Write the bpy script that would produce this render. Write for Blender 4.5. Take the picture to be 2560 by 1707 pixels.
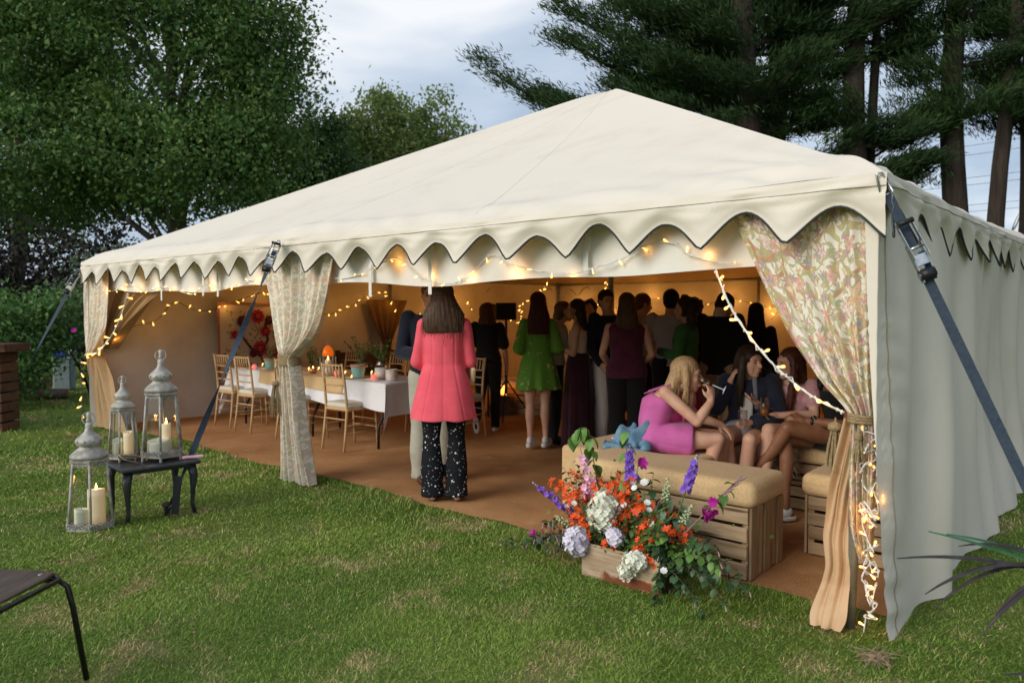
import bpy, bmesh, math, random
import numpy as np
from mathutils import Vector, Matrix, Quaternion
for o in list(bpy.data.objects):
    bpy.data.objects.remove(o)
S = bpy.context.scene
COL = S.collection
rnd = random.Random(11)
rng = np.random.default_rng(11)
PI = math.pi

# ------------------------------------------------------------------ camera, sky, sun, exposure
cam = bpy.data.cameras.new('camera')
cam.sensor_width = 36
cam.lens = 26.33
cam.clip_start = 0.05
cam.clip_end = 2000
cam.dof.use_dof = True
cam.dof.focus_distance = 4.9
cam.dof.aperture_fstop = 2.4
camo = bpy.data.objects.new('camera', cam)
camo.location = (0, 0, 1.5)
camo.rotation_euler = (math.radians(90) - 0.0425, 0, 0)
COL.objects.link(camo)
S.camera = camo

SUN_EL, SUN_DIR = 25, Vector((-0.62, -0.50, 0))
w = bpy.data.worlds.new('World')
S.world = w
w.use_nodes = True
nt = w.node_tree
nt.nodes.clear()
def wn(t, **k):
    n = nt.nodes.new(t)
    for a, b in k.items():
        setattr(n, a, b)
    return n
out = wn('ShaderNodeOutputWorld')
sky = wn('ShaderNodeTexSky', sky_type='NISHITA')
sky.sun_disc = False
sky.sun_elevation = math.radians(SUN_EL)
sky.sun_rotation = math.atan2(SUN_DIR.x, SUN_DIR.y)
sky.dust_density = 1.5
bg1 = wn('ShaderNodeBackground')
bg1.inputs['Strength'].default_value = 0.10
nt.links.new(sky.outputs[0], bg1.inputs['Color'])
tc = wn('ShaderNodeTexCoord')
sep = wn('ShaderNodeSeparateXYZ')
nt.links.new(tc.outputs['Generated'], sep.inputs[0])
zc = wn('ShaderNodeMath', operation='MAXIMUM')
zc.inputs[1].default_value = 0.0
nt.links.new(sep.outputs['Z'], zc.inputs[0])
za = wn('ShaderNodeMath', operation='ADD')
za.inputs[1].default_value = 0.22
nt.links.new(zc.outputs[0], za.inputs[0])
dx = wn('ShaderNodeMath', operation='DIVIDE')
dy = wn('ShaderNodeMath', operation='DIVIDE')
nt.links.new(sep.outputs['X'], dx.inputs[0]); nt.links.new(za.outputs[0], dx.inputs[1])
nt.links.new(sep.outputs['Y'], dy.inputs[0]); nt.links.new(za.outputs[0], dy.inputs[1])
cmb = wn('ShaderNodeCombineXYZ')
nt.links.new(dx.outputs[0], cmb.inputs[0]); nt.links.new(dy.outputs[0], cmb.inputs[1])
cmb.inputs[2].default_value = 0.7
no = wn('ShaderNodeTexNoise')
no.inputs['Scale'].default_value = 1.15
no.inputs['Detail'].default_value = 7
no.inputs['Roughness'].default_value = 0.5
no.inputs['Distortion'].default_value = 0.35
nt.links.new(cmb.outputs[0], no.inputs['Vector'])
ramp = wn('ShaderNodeValToRGB')
e = ramp.color_ramp.elements
e[0].position = 0.38; e[0].color = (0.36, 0.45, 0.585, 1)
e[1].position = 0.66; e[1].color = (0.90, 0.91, 0.93, 1)
m_ = e.new(0.53); m_.color = (0.56, 0.64, 0.745, 1)
nt.links.new(no.outputs['Fac'], ramp.inputs[0])
bg2 = wn('ShaderNodeBackground')
bg2.inputs['Strength'].default_value = 0.92
nt.links.new(ramp.outputs[0], bg2.inputs['Color'])
mx = wn('ShaderNodeMixShader')
mx.inputs[0].default_value = 0.85
nt.links.new(bg1.outputs[0], mx.inputs[1]); nt.links.new(bg2.outputs[0], mx.inputs[2])
nt.links.new(mx.outputs[0], out.inputs['Surface'])

sl = bpy.data.lights.new('sun', 'SUN')
sl.energy = 1.7
sl.angle = math.radians(35)
sl.color = (1.0, 0.93, 0.80)
so = bpy.data.objects.new('sun', sl)
sd = SUN_DIR.normalized() * math.cos(math.radians(SUN_EL)) + Vector((0, 0, math.sin(math.radians(SUN_EL))))
so.rotation_euler = (-sd).to_track_quat('-Z', 'Y').to_euler()
so.location = (-10, -10, 12)
COL.objects.link(so)
S.view_settings.view_transform = 'Standard'
S.view_settings.look = 'None'
S.view_settings.exposure = 0.36
S.view_settings.gamma = 1
S.view_settings.use_curve_mapping = False
S.render.engine = 'CYCLES'
S.cycles.use_denoising = True
S.cycles.max_bounces = 8
S.cycles.transparent_max_bounces = 24
S.cycles.sample_clamp_indirect = 4
S.cycles.caustics_reflective = False
S.cycles.caustics_refractive = False

# ------------------------------------------------------------------ the tent frame: s along the open front (right to left), t inwards
A0 = 0.72
OX, OY = 1.61, 3.33
UX, UY = -math.cos(A0), math.sin(A0)
NX, NY = math.sin(A0), math.cos(A0)
TL, TW, EAVE, PEAK = 9.2, 9.6, 2.09, 4.42
def T(s, t, z=0.0):
    return Vector((OX + UX * s + NX * t, OY + UY * s + NY * t, z))
def Tn(s, t, z):
    s = np.asarray(s, float); t = np.asarray(t, float); z = np.asarray(z, float)
    s, t, z = np.broadcast_arrays(s, t, z)
    return np.stack([OX + UX * s + NX * t, OY + UY * s + NY * t, z], -1)
TROT = math.atan2(UY, UX) + PI      # rotation whose local +X is -s (towards the right corner) and +Y is t

# ------------------------------------------------------------------ helpers
def tag(o, label=None, cat=None, group=None, kind=None):
    if label: o['label'] = label
    if cat: o['category'] = cat
    if group: o['group'] = group
    if kind: o['kind'] = kind
    return o
def thing(name, label, cat, loc=(0, 0, 0), rz=0.0, group=None):
    o = bpy.data.objects.new(name, None)
    o.empty_display_size = 0.1
    COL.objects.link(o)
    o.location = loc
    o.rotation_euler = (0, 0, rz)
    return tag(o, label, cat, group)
def link(name, me, mat=None, parent=None, smooth=False):
    o = bpy.data.objects.new(name, me)
    COL.objects.link(o)
    if mat is not None and len(me.materials) == 0:
        for m in (mat if isinstance(mat, (list, tuple)) else [mat]):
            me.materials.append(m)
    if parent is not None: o.parent = parent
    if smooth:
        me.polygons.foreach_set('use_smooth', np.ones(len(me.polygons), bool))
    return o
def inst(name, me, parent=None, loc=(0, 0, 0), rot=(0, 0, 0), scale=(1, 1, 1)):
    o = bpy.data.objects.new(name, me)
    COL.objects.link(o)
    if parent is not None: o.parent = parent
    o.location = loc
    if isinstance(rot, Quaternion):
        o.rotation_mode = 'QUATERNION'; o.rotation_quaternion = rot
    else:
        o.rotation_euler = rot
    o.scale = scale if hasattr(scale, '__len__') else (scale,) * 3
    return o
def copy_tree(o, parent=None):
    c = o.copy(); COL.objects.link(c)
    if parent is not None: c.parent = parent
    for ch in list(o.children): copy_tree(ch, c)
    return c
def npmesh(name, V, F, uv=None, col=None):
    """V (n,3); F (m,k) with k = 3 or 4, or a list of such arrays"""
    me = bpy.data.meshes.new(name)
    V = np.ascontiguousarray(V, np.float32)
    if not isinstance(F, list): F = [F]
    loops = np.concatenate([f.ravel() for f in F]).astype(np.int32)
    tot = np.concatenate([np.full(len(f), f.shape[1], np.int32) for f in F])
    start = np.concatenate([[0], np.cumsum(tot)[:-1]]).astype(np.int32)
    me.vertices.add(len(V)); me.vertices.foreach_set('co', V.ravel())
    me.loops.add(len(loops)); me.loops.foreach_set('vertex_index', loops)
    me.polygons.add(len(tot)); me.polygons.foreach_set('loop_start', start)
    me.polygons.foreach_set('loop_total', tot)
    if uv is not None:
        l = me.uv_layers.new(name='UVMap')
        l.data.foreach_set('uv', np.ascontiguousarray(np.asarray(uv, np.float32)[loops]).ravel())
    if col is not None:
        a = me.color_attributes.new('tint', 'FLOAT_COLOR', 'POINT')
        c = np.ones((len(V), 4), np.float32); c[:, :col.shape[1]] = col
        a.data.foreach_set('color', c.ravel())
    me.update(calc_edges=True)
    return me
def gridfaces(nu, nv, wrap=False):
    i = np.arange(nu - (0 if wrap else 1))[:, None]; j = np.arange(nv - 1)[None, :]
    i2 = (i + 1) % nu
    return np.stack([i * nv + j, i2 * nv + j, i2 * nv + j + 1, i * nv + j + 1], -1).reshape(-1, 4)
def sheet(name, nu, nv, fn, mat, parent=None, us=None, vs=None, uvs=(1, 1)):
    u = np.linspace(0, 1, nu) if us is None else np.asarray(us)
    v = np.linspace(0, 1, nv) if vs is None else np.asarray(vs)
    U, V = np.meshgrid(u, v, indexing='ij')
    P = fn(U, V)
    me = npmesh(name, P.reshape(-1, 3), gridfaces(len(u), len(v)), uv=np.stack([U * uvs[0], V * uvs[1]], -1).reshape(-1, 2))
    return link(name, me, mat, parent, True)
def wob(P, k, amp, seed=0):
    """cheap smooth pseudo noise in -amp..amp at points P (...,3)"""
    r = np.random.default_rng(seed)
    o = np.zeros(P.shape[:-1])
    for i in range(5):
        d = r.normal(size=3); d /= np.linalg.norm(d)
        o += np.sin((P @ d) * k * (0.6 + 0.25 * i) + r.uniform(0, 6.28)) / (1 + 0.35 * i)
    return o * amp / 2.4

class MB:
    """collects simple shapes into one mesh"""
    def __init__(self): self.v = []; self.f = []
    def add(self, vs, fs):
        b = len(self.v)
        self.v.extend([tuple(x) for x in vs]); self.f.extend([tuple(i + b for i in f) for f in fs]); return self
    def box(self, c, size, R=None, bev=0.0, taper=(1, 1)):
        c = Vector(c); hx, hy, hz = [q / 2 for q in size]
        if bev <= 0:
            pts = []
            for z in (-1, 1):
                tx, ty = taper if z > 0 else (1, 1)
                for x, y in ((-1, -1), (1, -1), (1, 1), (-1, 1)): pts.append(Vector((x * hx * tx, y * hy * ty, z * hz)))
            fs = [(3, 2, 1, 0), (4, 5, 6, 7), (0, 1, 5, 4), (1, 2, 6, 5), (2, 3, 7, 6), (3, 0, 4, 7)]
        else:
            pts = []; b = min(bev, hx * .95, hy * .95, hz * .95)
            for z, ins in ((-hz, b), (-hz + b, 0), (hz - b, 0), (hz, b)):
                for x, y, ax in ((-1, -1, 0), (1, -1, 1), (1, 1, 0), (-1, 1, 1)):
                    X, Y = hx - ins, hy - ins
                    if ins == 0:
                        p1 = Vector((x * (X - b), y * Y, z)); p2 = Vector((x * X, y * (Y - b), z))
                    else:
                        p1 = Vector((x * (X - 0), y * (Y), z)); p2 = p1.copy()
                        p1.x -= x * b * .3; p2.y -= y * b * .3
                    pts += [p1, p2] if ax == 1 else [p2, p1]
            fs = []
            for r in range(3):
                for k in range(8):
                    a, d = r * 8 + k, r * 8 + (k + 1) % 8
                    fs.append((a, d, d + 8, a + 8))
            fs += [tuple(reversed(range(8))), tuple(range(24, 32))]
        if R is not None: pts = [R @ p for p in pts]
        return self.add([c + p for p in pts], fs)
    def tube(self, pts, r, n=8, caps=True, flat=1.0):
        pts = [Vector(p) for p in pts]
        rs = r if hasattr(r, '__len__') else [r] * len(pts)
        up = Vector((0, 0, 1)); prev = None; vs = []; fs = []
        for i, p in enumerate(pts):
            d = (pts[min(i + 1, len(pts) - 1)] - pts[max(i - 1, 0)])
            d = d.normalized() if d.length > 1e-9 else Vector((0, 0, 1))
            if prev is None:
                a = d.cross(up)
                if a.length < 1e-3: a = d.cross(Vector((1, 0, 0)))
                a.normalize()
            else:
                a = prev - d * prev.dot(d)
                a = a.normalized() if a.length > 1e-6 else d.orthogonal().normalized()
            prev = a; b = d.cross(a)
            for k in range(n):
                q = 2 * PI * k / n
                vs.append(p + a * (rs[i] * math.cos(q)) + b * (rs[i] * flat * math.sin(q)))
        for i in range(len(pts) - 1):
            for k in range(n):
                fs.append((i * n + k, i * n + (k + 1) % n, (i + 1) * n + (k + 1) % n, (i + 1) * n + k))
        if caps: fs += [tuple(reversed(range(n))), tuple(range((len(pts) - 1) * n, len(pts) * n))]
        return self.add(vs, fs)
    def lathe(self, prof, n=16, c=(0, 0, 0), squash=1.0, R=None, lobes=0, lamp=0):
        c = Vector(c); vs = []; fs = []
        for (r, z) in prof:
            for k in range(n):
                q = 2 * PI * k / n
                rr = r * (1 + (lamp * math.cos(lobes * q) if lobes else 0))
                p = Vector((rr * math.cos(q), rr * squash * math.sin(q), z))
                vs.append(c + (R @ p if R is not None else p))
        for i in range(len(prof) - 1):
            for k in range(n): fs.append((i * n + k, i * n + (k + 1) % n, (i + 1) * n + (k + 1) % n, (i + 1) * n + k))
        fs += [tuple(reversed(range(n))), tuple(range((len(prof) - 1) * n, len(prof) * n))]
        return self.add(vs, fs)
    def ball(self, c, r, n=8, m=5, R=None):
        r = r if hasattr(r, '__len__') else (r, r, r)
        c = Vector(c); vs = []; fs = []
        for i in range(m + 1):
            th = PI * (i + .001) / (m + .002)
            for k in range(n):
                q = 2 * PI * k / n
                p = Vector((r[0] * math.sin(th) * math.cos(q), r[1] * math.sin(th) * math.sin(q), -r[2] * math.cos(th)))
                vs.append(c + (R @ p if R is not None else p))
        for i in range(m):
            for k in range(n): fs.append((i * n + k, i * n + (k + 1) % n, (i + 1) * n + (k + 1) % n, (i + 1) * n + k))
        fs += [tuple(reversed(range(n))), tuple(range(m * n, (m + 1) * n))]
        return self.add(vs, fs)
    def mesh(self, name, mat=None, smooth=False):
        me = bpy.data.meshes.new(name); me.from_pydata(self.v, [], self.f); me.update()
        if mat is not None:
            for m in (mat if isinstance(mat, (list, tuple)) else [mat]): me.materials.append(m)
        if smooth: me.polygons.foreach_set('use_smooth', np.ones(len(me.polygons), bool))
        return me
    def build(self, name, mat, parent=None, smooth=False):
        return link(name, self.mesh(name, mat, smooth), None, parent)
def frame(d, up=Vector((0, 0, 1))):
    """rotation matrix whose Z axis is d"""
    d = Vector(d).normalized()
    return d.to_track_quat('Z', 'Y').to_matrix()
def bez(p0, p1, p2, n=10):
    p0, p1, p2 = Vector(p0), Vector(p1), Vector(p2)
    return [p0 * (1 - k) ** 2 + p1 * 2 * k * (1 - k) + p2 * k * k for k in [i / n for i in range(n + 1)]]

# ------------------------------------------------------------------ materials
MATS = {}
class N:
    def __init__(self, name):
        self.m = bpy.data.materials.new(name); self.m.use_nodes = True
        self.t = self.m.node_tree; self.t.nodes.clear()
        self.o = self.n('ShaderNodeOutputMaterial')
    def n(self, t, **k):
        x = self.t.nodes.new(t)
        for a, b in k.items(): setattr(x, a, b)
        return x
    def l(self, a, b): self.t.links.new(a, b)
    def val(self, x, inp):
        if hasattr(x, 'links'): self.l(x, inp)
        else: inp.default_value = x
    def math(self, op, a, b=None, c=None):
        x = self.n('ShaderNodeMath', operation=op)
        self.val(a, x.inputs[0])
        if b is not None: self.val(b, x.inputs[1])
        if c is not None: self.val(c, x.inputs[2])
        return x.outputs[0]
    def mix(self, f, a, b, mode='MIX'):
        x = self.n('ShaderNodeMix', data_type='RGBA', blend_type=mode)
        self.val(f, x.inputs['Factor'])
        for v, i in ((a, 6), (b, 7)):
            if hasattr(v, 'links'): self.l(v, x.inputs[i])
            else: x.inputs[i].default_value = (*v, 1) if len(v) == 3 else v
        return x.outputs[2]
    def noise(self, vec, scale, detail=3, rough=.55, dist=0):
        x = self.n('ShaderNodeTexNoise')
        x.inputs['Scale'].default_value = scale; x.inputs['Detail'].default_value = detail
        x.inputs['Roughness'].default_value = rough; x.inputs['Distortion'].default_value = dist
        if vec is not None: self.l(vec, x.inputs['Vector'])
        return x.outputs['Fac']
    def step(self, x, lo, hi):
        r = self.n('ShaderNodeMapRange'); r.interpolation_type = 'SMOOTHSTEP'
        self.val(x, r.inputs['Value']); r.inputs['From Min'].default_value = lo; r.inputs['From Max'].default_value = hi
        return r.outputs['Result']
    def coord(self, kind='Object', scale=(1, 1, 1), rot=(0, 0, 0)):
        c = self.n('ShaderNodeTexCoord'); m = self.n('ShaderNodeMapping')
        self.l(c.outputs[kind], m.inputs['Vector']); m.inputs['Scale'].default_value = scale; m.inputs['Rotation'].default_value = rot
        return m.outputs[0]
    def bsdf(self, col, rough=.7, metallic=0, bump=None, bstr=.3, bdist=.01, spec=.5, alpha=None, sheen=0, emit=None, estr=0, sss=0, coat=0):
        b = self.n('ShaderNodeBsdfPrincipled')
        if hasattr(col, 'links'): self.l(col, b.inputs['Base Color'])
        else: b.inputs['Base Color'].default_value = (*col, 1)
        self.val(rough, b.inputs['Roughness']); b.inputs['Metallic'].default_value = metallic
        b.inputs['Specular IOR Level'].default_value = spec
        b.inputs['Sheen Weight'].default_value = sheen
        b.inputs['Coat Weight'].default_value = coat
        if sss: b.inputs['Subsurface Weight'].default_value = sss; b.inputs['Subsurface Radius'].default_value = (.012, .005, .003); b.inputs['Subsurface Scale'].default_value = 1
        if emit is not None: b.inputs['Emission Color'].default_value = (*emit, 1); b.inputs['Emission Strength'].default_value = estr
        if bump is not None:
            k = self.n('ShaderNodeBump'); k.inputs['Strength'].default_value = bstr; k.inputs['Distance'].default_value = bdist
            self.l(bump, k.inputs['Height']); self.l(k.outputs[0], b.inputs['Normal'])
        self.l(b.outputs[0], self.o.inputs['Surface'])
        return b
def M(name, col, rough=.75, col2=None, ns=8, lo=.35, hi=.65, bs=0, bstr=.3, bdist=.004, metallic=0, spec=.4, sheen=0, vary=0, emit=None, estr=0, stretch=(1, 1, 1), detail=4, coat=0, sss=0):
    if name in MATS: return MATS[name]
    q = N(name); c = q.coord('Object', stretch)
    colr = col
    if col2 is not None:
        colr = q.mix(q.step(q.noise(c, ns, detail), lo, hi), col, col2)
    if vary:
        oi = q.n('ShaderNodeObjectInfo'); hs = q.n('ShaderNodeHueSaturation')
        q.l(q.math('MULTIPLY_ADD', oi.outputs['Random'], vary, 1 - vary / 2), hs.inputs['Value'])
        if hasattr(colr, 'links'): q.l(colr, hs.inputs['Color'])
        else: hs.inputs['Color'].default_value = (*colr, 1)
        colr = hs.outputs[0]
    bump = q.noise(c, bs, 3) if bs else None
    q.bsdf(colr, rough, metallic, bump, bstr, bdist, spec, sheen=sheen, emit=emit, estr=estr, coat=coat, sss=sss)
    MATS[name] = q.m
    return q.m
def weave(name, col, col2, scale=400, rough=.9, big=3, bstr=.4, sheen=.1):
    """woven cloth: fine crossing threads, broad stains"""
    if name in MATS: return MATS[name]
    q = N(name); c = q.coord('Object')
    w1 = q.n('ShaderNodeTexWave', wave_type='BANDS', bands_direction='Z'); w1.inputs['Scale'].default_value = scale / 20; w1.inputs['Distortion'].default_value = 1.5
    w2 = q.n('ShaderNodeTexWave', wave_type='BANDS', bands_direction='DIAGONAL'); w2.inputs['Scale'].default_value = scale / 20; w2.inputs['Distortion'].default_value = 1.5
    q.l(c, w1.inputs['Vector']); q.l(c, w2.inputs['Vector'])
    th = q.math('MULTIPLY', w1.outputs['Fac'], w2.outputs['Fac'])
    f = q.math('ADD', q.math('MULTIPLY', q.noise(c, scale / 4, 2), .6), q.math('MULTIPLY', q.noise(c, big, 4), .6))
    q.bsdf(q.mix(q.step(f, .42, .78), col, col2), rough, bump=q.math('ADD', th, q.noise(c, scale / 3, 2)), bstr=bstr, bdist=.002, spec=.15, sheen=sheen)
    MATS[name] = q.m
    return q.m
def canvas_mat():
    q = N('canvas'); c = q.coord('Object')
    stain = q.step(q.noise(c, 1.3, 7, .66, .4), .46, .76)
    spots = q.step(q.noise(c, 22, 3, .6), .70, .78)
    dirt = q.mix(q.math('MULTIPLY', stain, .42), (.765, .70, .60), (.60, .525, .415))
    dirt = q.mix(q.math('MULTIPLY', q.math('MULTIPLY', spots, stain), .5), dirt, (.30, .25, .19))
    b = q.math('ADD', q.math('MULTIPLY', q.noise(c, 3.2, 6, .62, .6), 1.3), q.math('MULTIPLY', q.noise(c, 300, 1), .08))
    q.bsdf(dirt, .85, bump=b, bstr=.35, bdist=.012, spec=.2)
    MATS['canvas'] = q.m
    return q.m
CANVAS = canvas_mat()
def print_mat(name, ground, kscale, muted=0.0):
    """a generic scrolling floral print: leaves, blossoms, berries and stems on a pale ground, all in the cloth's UV metres"""
    q = N(name); c = q.coord('UV', (kscale, kscale, 1))
    def cells(scale, off):
        mp = q.n('ShaderNodeMapping'); q.l(c, mp.inputs['Vector']); mp.inputs['Location'].default_value = (off, off * .7, 0); mp.inputs['Scale'].default_value = (scale, scale, 1)
        v = q.n('ShaderNodeTexVoronoi', voronoi_dimensions='2D'); v.inputs['Scale'].default_value = 1; v.inputs['Randomness'].default_value = .75
        q.l(mp.outputs[0], v.inputs['Vector'])
        d = q.n('ShaderNodeVectorMath', operation='SUBTRACT'); q.l(mp.outputs[0], d.inputs[0]); q.l(v.outputs['Position'], d.inputs[1])
        s = q.n('ShaderNodeSeparateXYZ'); q.l(d.outputs[0], s.inputs[0])
        cs = q.n('ShaderNodeSeparateColor'); q.l(v.outputs['Color'], cs.inputs[0])
        ang = q.math('ARCTAN2', s.outputs[1], s.outputs[0])
        return v.outputs['Distance'], ang, cs.outputs[0], cs.outputs[1], s
    def bloom(scale, off, R, lob, depth, edge):
        d, a, r1, r2, s = cells(scale, off)
        ph = q.math('MULTIPLY_ADD', r1, 6.28, a)
        lobes = q.math('MULTIPLY_ADD', q.math('COSINE', q.math('MULTIPLY', ph, float(lob))), depth, 1 - depth)
        rr = q.math('DIVIDE', d, q.math('MULTIPLY', lobes, R))
        fill = q.math('SUBTRACT', 1.0, q.step(rr, 1 - edge, 1.0))
        line = q.math('MULTIPLY', q.step(rr, .82, .92), q.math('SUBTRACT', 1.0, q.step(rr, 1.0, 1.1)))
        return fill, line, rr, r1, r2
    col = q.mix(q.noise(c, 1.2, 2), ground, tuple(x * .94 for x in ground))
    # scrolling stems
    n1 = q.noise(c, .9, 1, .4, .6)
    stem = q.math('SUBTRACT', 1.0, q.step(q.math('ABSOLUTE', q.math('SUBTRACT', n1, .5)), .012, .022))
    col = q.mix(stem, col, (.46, .20, .07))
    n2 = q.noise(c, 1.9, 1, .4, .8)
    vine = q.math('SUBTRACT', 1.0, q.step(q.math('ABSOLUTE', q.math('SUBTRACT', n2, .52)), .010, .018))
    col = q.mix(vine, col, (.42, .40, .17))
    # leaves: ellipses turned at random
    for sc, off, ca, cb, wd in ((3.0, 1.3, (.50, .36, .12), (.40, .44, .22), .17), (4.6, 7.1, (.44, .46, .24), (.56, .42, .15), .14), (5.2, 3.7, (.62, .46, .18), (.34, .38, .20), .13)):
        d, a, r1, r2, s = cells(sc, off)
        th = q.math('MULTIPLY', r1, 6.28)
        cx, sx = q.math('COSINE', th), q.math('SINE', th)
        X = q.math('ADD', q.math('MULTIPLY', s.outputs[0], cx), q.math('MULTIPLY', s.outputs[1], sx))
        Y = q.math('SUBTRACT', q.math('MULTIPLY', s.outputs[1], cx), q.math('MULTIPLY', s.outputs[0], sx))
        Y = q.math('ADD', Y, q.math('MULTIPLY', q.math('MULTIPLY', X, X), .9))
        e = q.math('ADD', q.math('POWER', q.math('ABSOLUTE', q.math('DIVIDE', X, .46)), 1.7), q.math('POWER', q.math('ABSOLUTE', q.math('DIVIDE', Y, wd)), 1.3))
        fill = q.math('SUBTRACT', 1.0, q.step(e, .9, 1.0))
        vein = q.math('MULTIPLY', fill, q.math('SUBTRACT', 1.0, q.step(q.math('ABSOLUTE', Y), .008, .02)))
        rim = q.math('MULTIPLY', q.step(e, .70, .86), q.math('SUBTRACT', 1.0, q.step(e, .98, 1.08)))
        col = q.mix(fill, col, q.mix(q.step(r2, .45, .55), ca, cb))
        col = q.mix(q.math('MULTIPLY', q.math('MAXIMUM', vein, rim), .75), col, (.28, .22, .12))
    # blossoms
    for sc, off, R, lob, dep, c1, c2, c3 in ((1.35, 2.2, .40, 6, .30, (.80, .70, .52), (.78, .58, .34), (.66, .30, .10)),
                                       (2.3, 5.5, .34, 5, .34, (.74, .40, .30), (.80, .64, .64), (.52, .14, .20)),
                                       (3.4, 9.3, .30, 5, .38, (.30, .32, .40), (.60, .26, .32), (.16, .14, .18))):
        fill, line, rr, r1, r2 = bloom(sc, off, R, lob, dep, .05)
        on = q.step(r2, .38, .40)
        base = q.mix(q.step(r1, .45, .55), c1, c2)
        base = q.mix(q.step(q.math('SINE', q.math('MULTIPLY', rr, 26.0)), .35, .8), base, q.mix(.5, base, c3))
        base = q.mix(q.math('SUBTRACT', 1.0, q.step(rr, .16, .24)), base, c3)
        col = q.mix(q.math('MULTIPLY', fill, on), col, base)
        col = q.mix(q.math('MULTIPLY', q.math('MULTIPLY', line, on), .8), col, (.36, .17, .09))
    if muted: col = q.mix(muted, col, (.86, .78, .65))
    wv = q.noise(c, 90, 1)
    q.bsdf(col, .85, bump=wv, bstr=.15, bdist=.002, spec=.15, sheen=.1)
    return q.m
PRINT = print_mat('floral_print', (.82, .78, .68), 3.0, .20)
PRINT2 = print_mat('pale_floral_print', (.86, .80, .68), 3.8, .50)
def glass_mat(name, tint=(1, 1, 1), gl=.12):
    q = N(name)
    tr = q.n('ShaderNodeBsdfTransparent'); tr.inputs[0].default_value = (*tint, 1)
    g = q.n('ShaderNodeBsdfGlossy'); g.inputs['Roughness'].default_value = .03
    lw = q.n('ShaderNodeLayerWeight'); lw.inputs[0].default_value = .35
    f = q.math('MULTIPLY_ADD', lw.outputs['Fresnel'], .35, gl * .15)
    mxs = q.n('ShaderNodeMixShader'); q.l(f, mxs.inputs[0]); q.l(tr.outputs[0], mxs.inputs[1]); q.l(g.outputs[0], mxs.inputs[2])
    q.l(mxs.outputs[0], q.o.inputs['Surface'])
    return q.m
GLASS = glass_mat('clear_glass', (.97, .98, .975))
AMBER = glass_mat('beer', (.75, .38, .08), .1)
BURLAP = weave('burlap', (.68, .48, .26), (.57, .39, .20), 260, .92)
BURLAP_D = weave('brown_burlap', (.46, .31, .17), (.37, .24, .12), 260, .92)
PIPE = M('dark_piping', (.035, .04, .045), .8)
WEB = M('navy_webbing', (.042, .062, .092), .75, (.03, .046, .072), 60, bs=300, bstr=.4)
STEEL = M('zinc_steel', (.62, .64, .64), .28, (.45, .47, .47), 30, metallic=1)
BLACK = M('black_plastic', (.012, .012, .014), .45)
WIREW = M('white_cable', (.78, .78, .74), .5)
WIRED = M('dark_cable', (.10, .085, .05), .6)
BULB = M('lit_bulb', (.9, .6, .3), .4, emit=(1, .43, .07), estr=3.2)
BULBF = M('lit_bulb_casing', (1, .9, .7), .4, emit=(1, .66, .30), estr=.9)
SKIN = M('fair_skin', (.66, .41, .30), .5, (.59, .33, .235), 9, sss=.0, spec=.35)
SKIN_B = M('tanned_skin', (.58, .34, .225), .5, (.50, .275, .18), 9, spec=.35)
SKIN_D = M('brown_skin', (.27, .125, .07), .45, (.23, .10, .055), 14, spec=.4)
# ------------------------------------------------------------------ parents whose children are modelled in world coordinates
WORLDSPACE = set()
def wthing(name, label, cat, loc, group=None):
    o = thing(name, label, cat, loc, 0, group); WORLDSPACE.add(o.name); return o
_link = link
def link(name, me, mat=None, parent=None, smooth=False):
    o = _link(name, me, mat, parent, smooth)
    if parent is not None and parent.name in WORLDSPACE:
        o.matrix_parent_inverse = Matrix.Translation(parent.location).inverted()
    return o
def adopt(o, parent):
    o.parent = parent
    if parent.name in WORLDSPACE: o.matrix_parent_inverse = Matrix.Translation(parent.location).inverted()
    return o

# ------------------------------------------------------------------ lawn
def lawn_mat(name, blades):
    q = N(name); g = q.n('ShaderNodeNewGeometry')
    mp = q.n('ShaderNodeMapping'); q.l(g.outputs['Position'], mp.inputs['Vector']); mp.inputs['Scale'].default_value = (1, 1, 0)
    c = mp.outputs[0]
    big = q.noise(c, .55, 4, .6)
    mid = q.noise(c, 2.6, 5, .62, .4)
    small = q.noise(c, 26, 3, .6)
    green = q.mix(q.step(big, .43, .57), (.108, .200, .024), (.185, .275, .042))
    green = q.mix(q.step(q.noise(c, 1.3, 3), .48, .66), green, (.17, .24, .050))
    dry = q.math('ADD', q.math('MULTIPLY', mid, .75), q.math('MULTIPLY', q.noise(c, .9, 3), .4))
    f = q.step(dry, .57, .77)
    if blades:
        at = q.n('ShaderNodeAttribute', attribute_name='tint'); s = q.n('ShaderNodeSeparateColor'); q.l(at.outputs['Color'], s.inputs[0])
        f = q.math('GREATER_THAN', q.math('ADD', q.math('MULTIPLY', f, .85), .05), s.outputs[0])
        straw = q.mix(s.outputs[1], (.56, .45, .22), (.38, .30, .12))
        green = q.mix(q.math('MULTIPLY', s.outputs[1], .55), green, (.27, .36, .065))
        col = q.mix(f, green, straw)
        hs = q.n('ShaderNodeHueSaturation'); q.l(q.math('MULTIPLY_ADD', s.outputs[2], .7, .78), hs.inputs['Value']); q.l(col, hs.inputs['Color'])
        b = q.bsdf(hs.outputs[0], .55, spec=.3)
    else:
        col = q.mix(q.math('MULTIPLY', f, .7), q.mix(.3, green, (.10, .13, .04)), (.34, .27, .14))
        col = q.mix(q.step(small, .35, .7), q.mix(.35, col, (.045, .055, .018)), col)
        q.bsdf(col, .9, bump=q.noise(c, 60, 4), bstr=.8, bdist=.03, spec=.1)
    return q.m
GROUNDM = lawn_mat('lawn_soil', False)
BLADES = lawn_mat('grass_blades', True)
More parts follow.
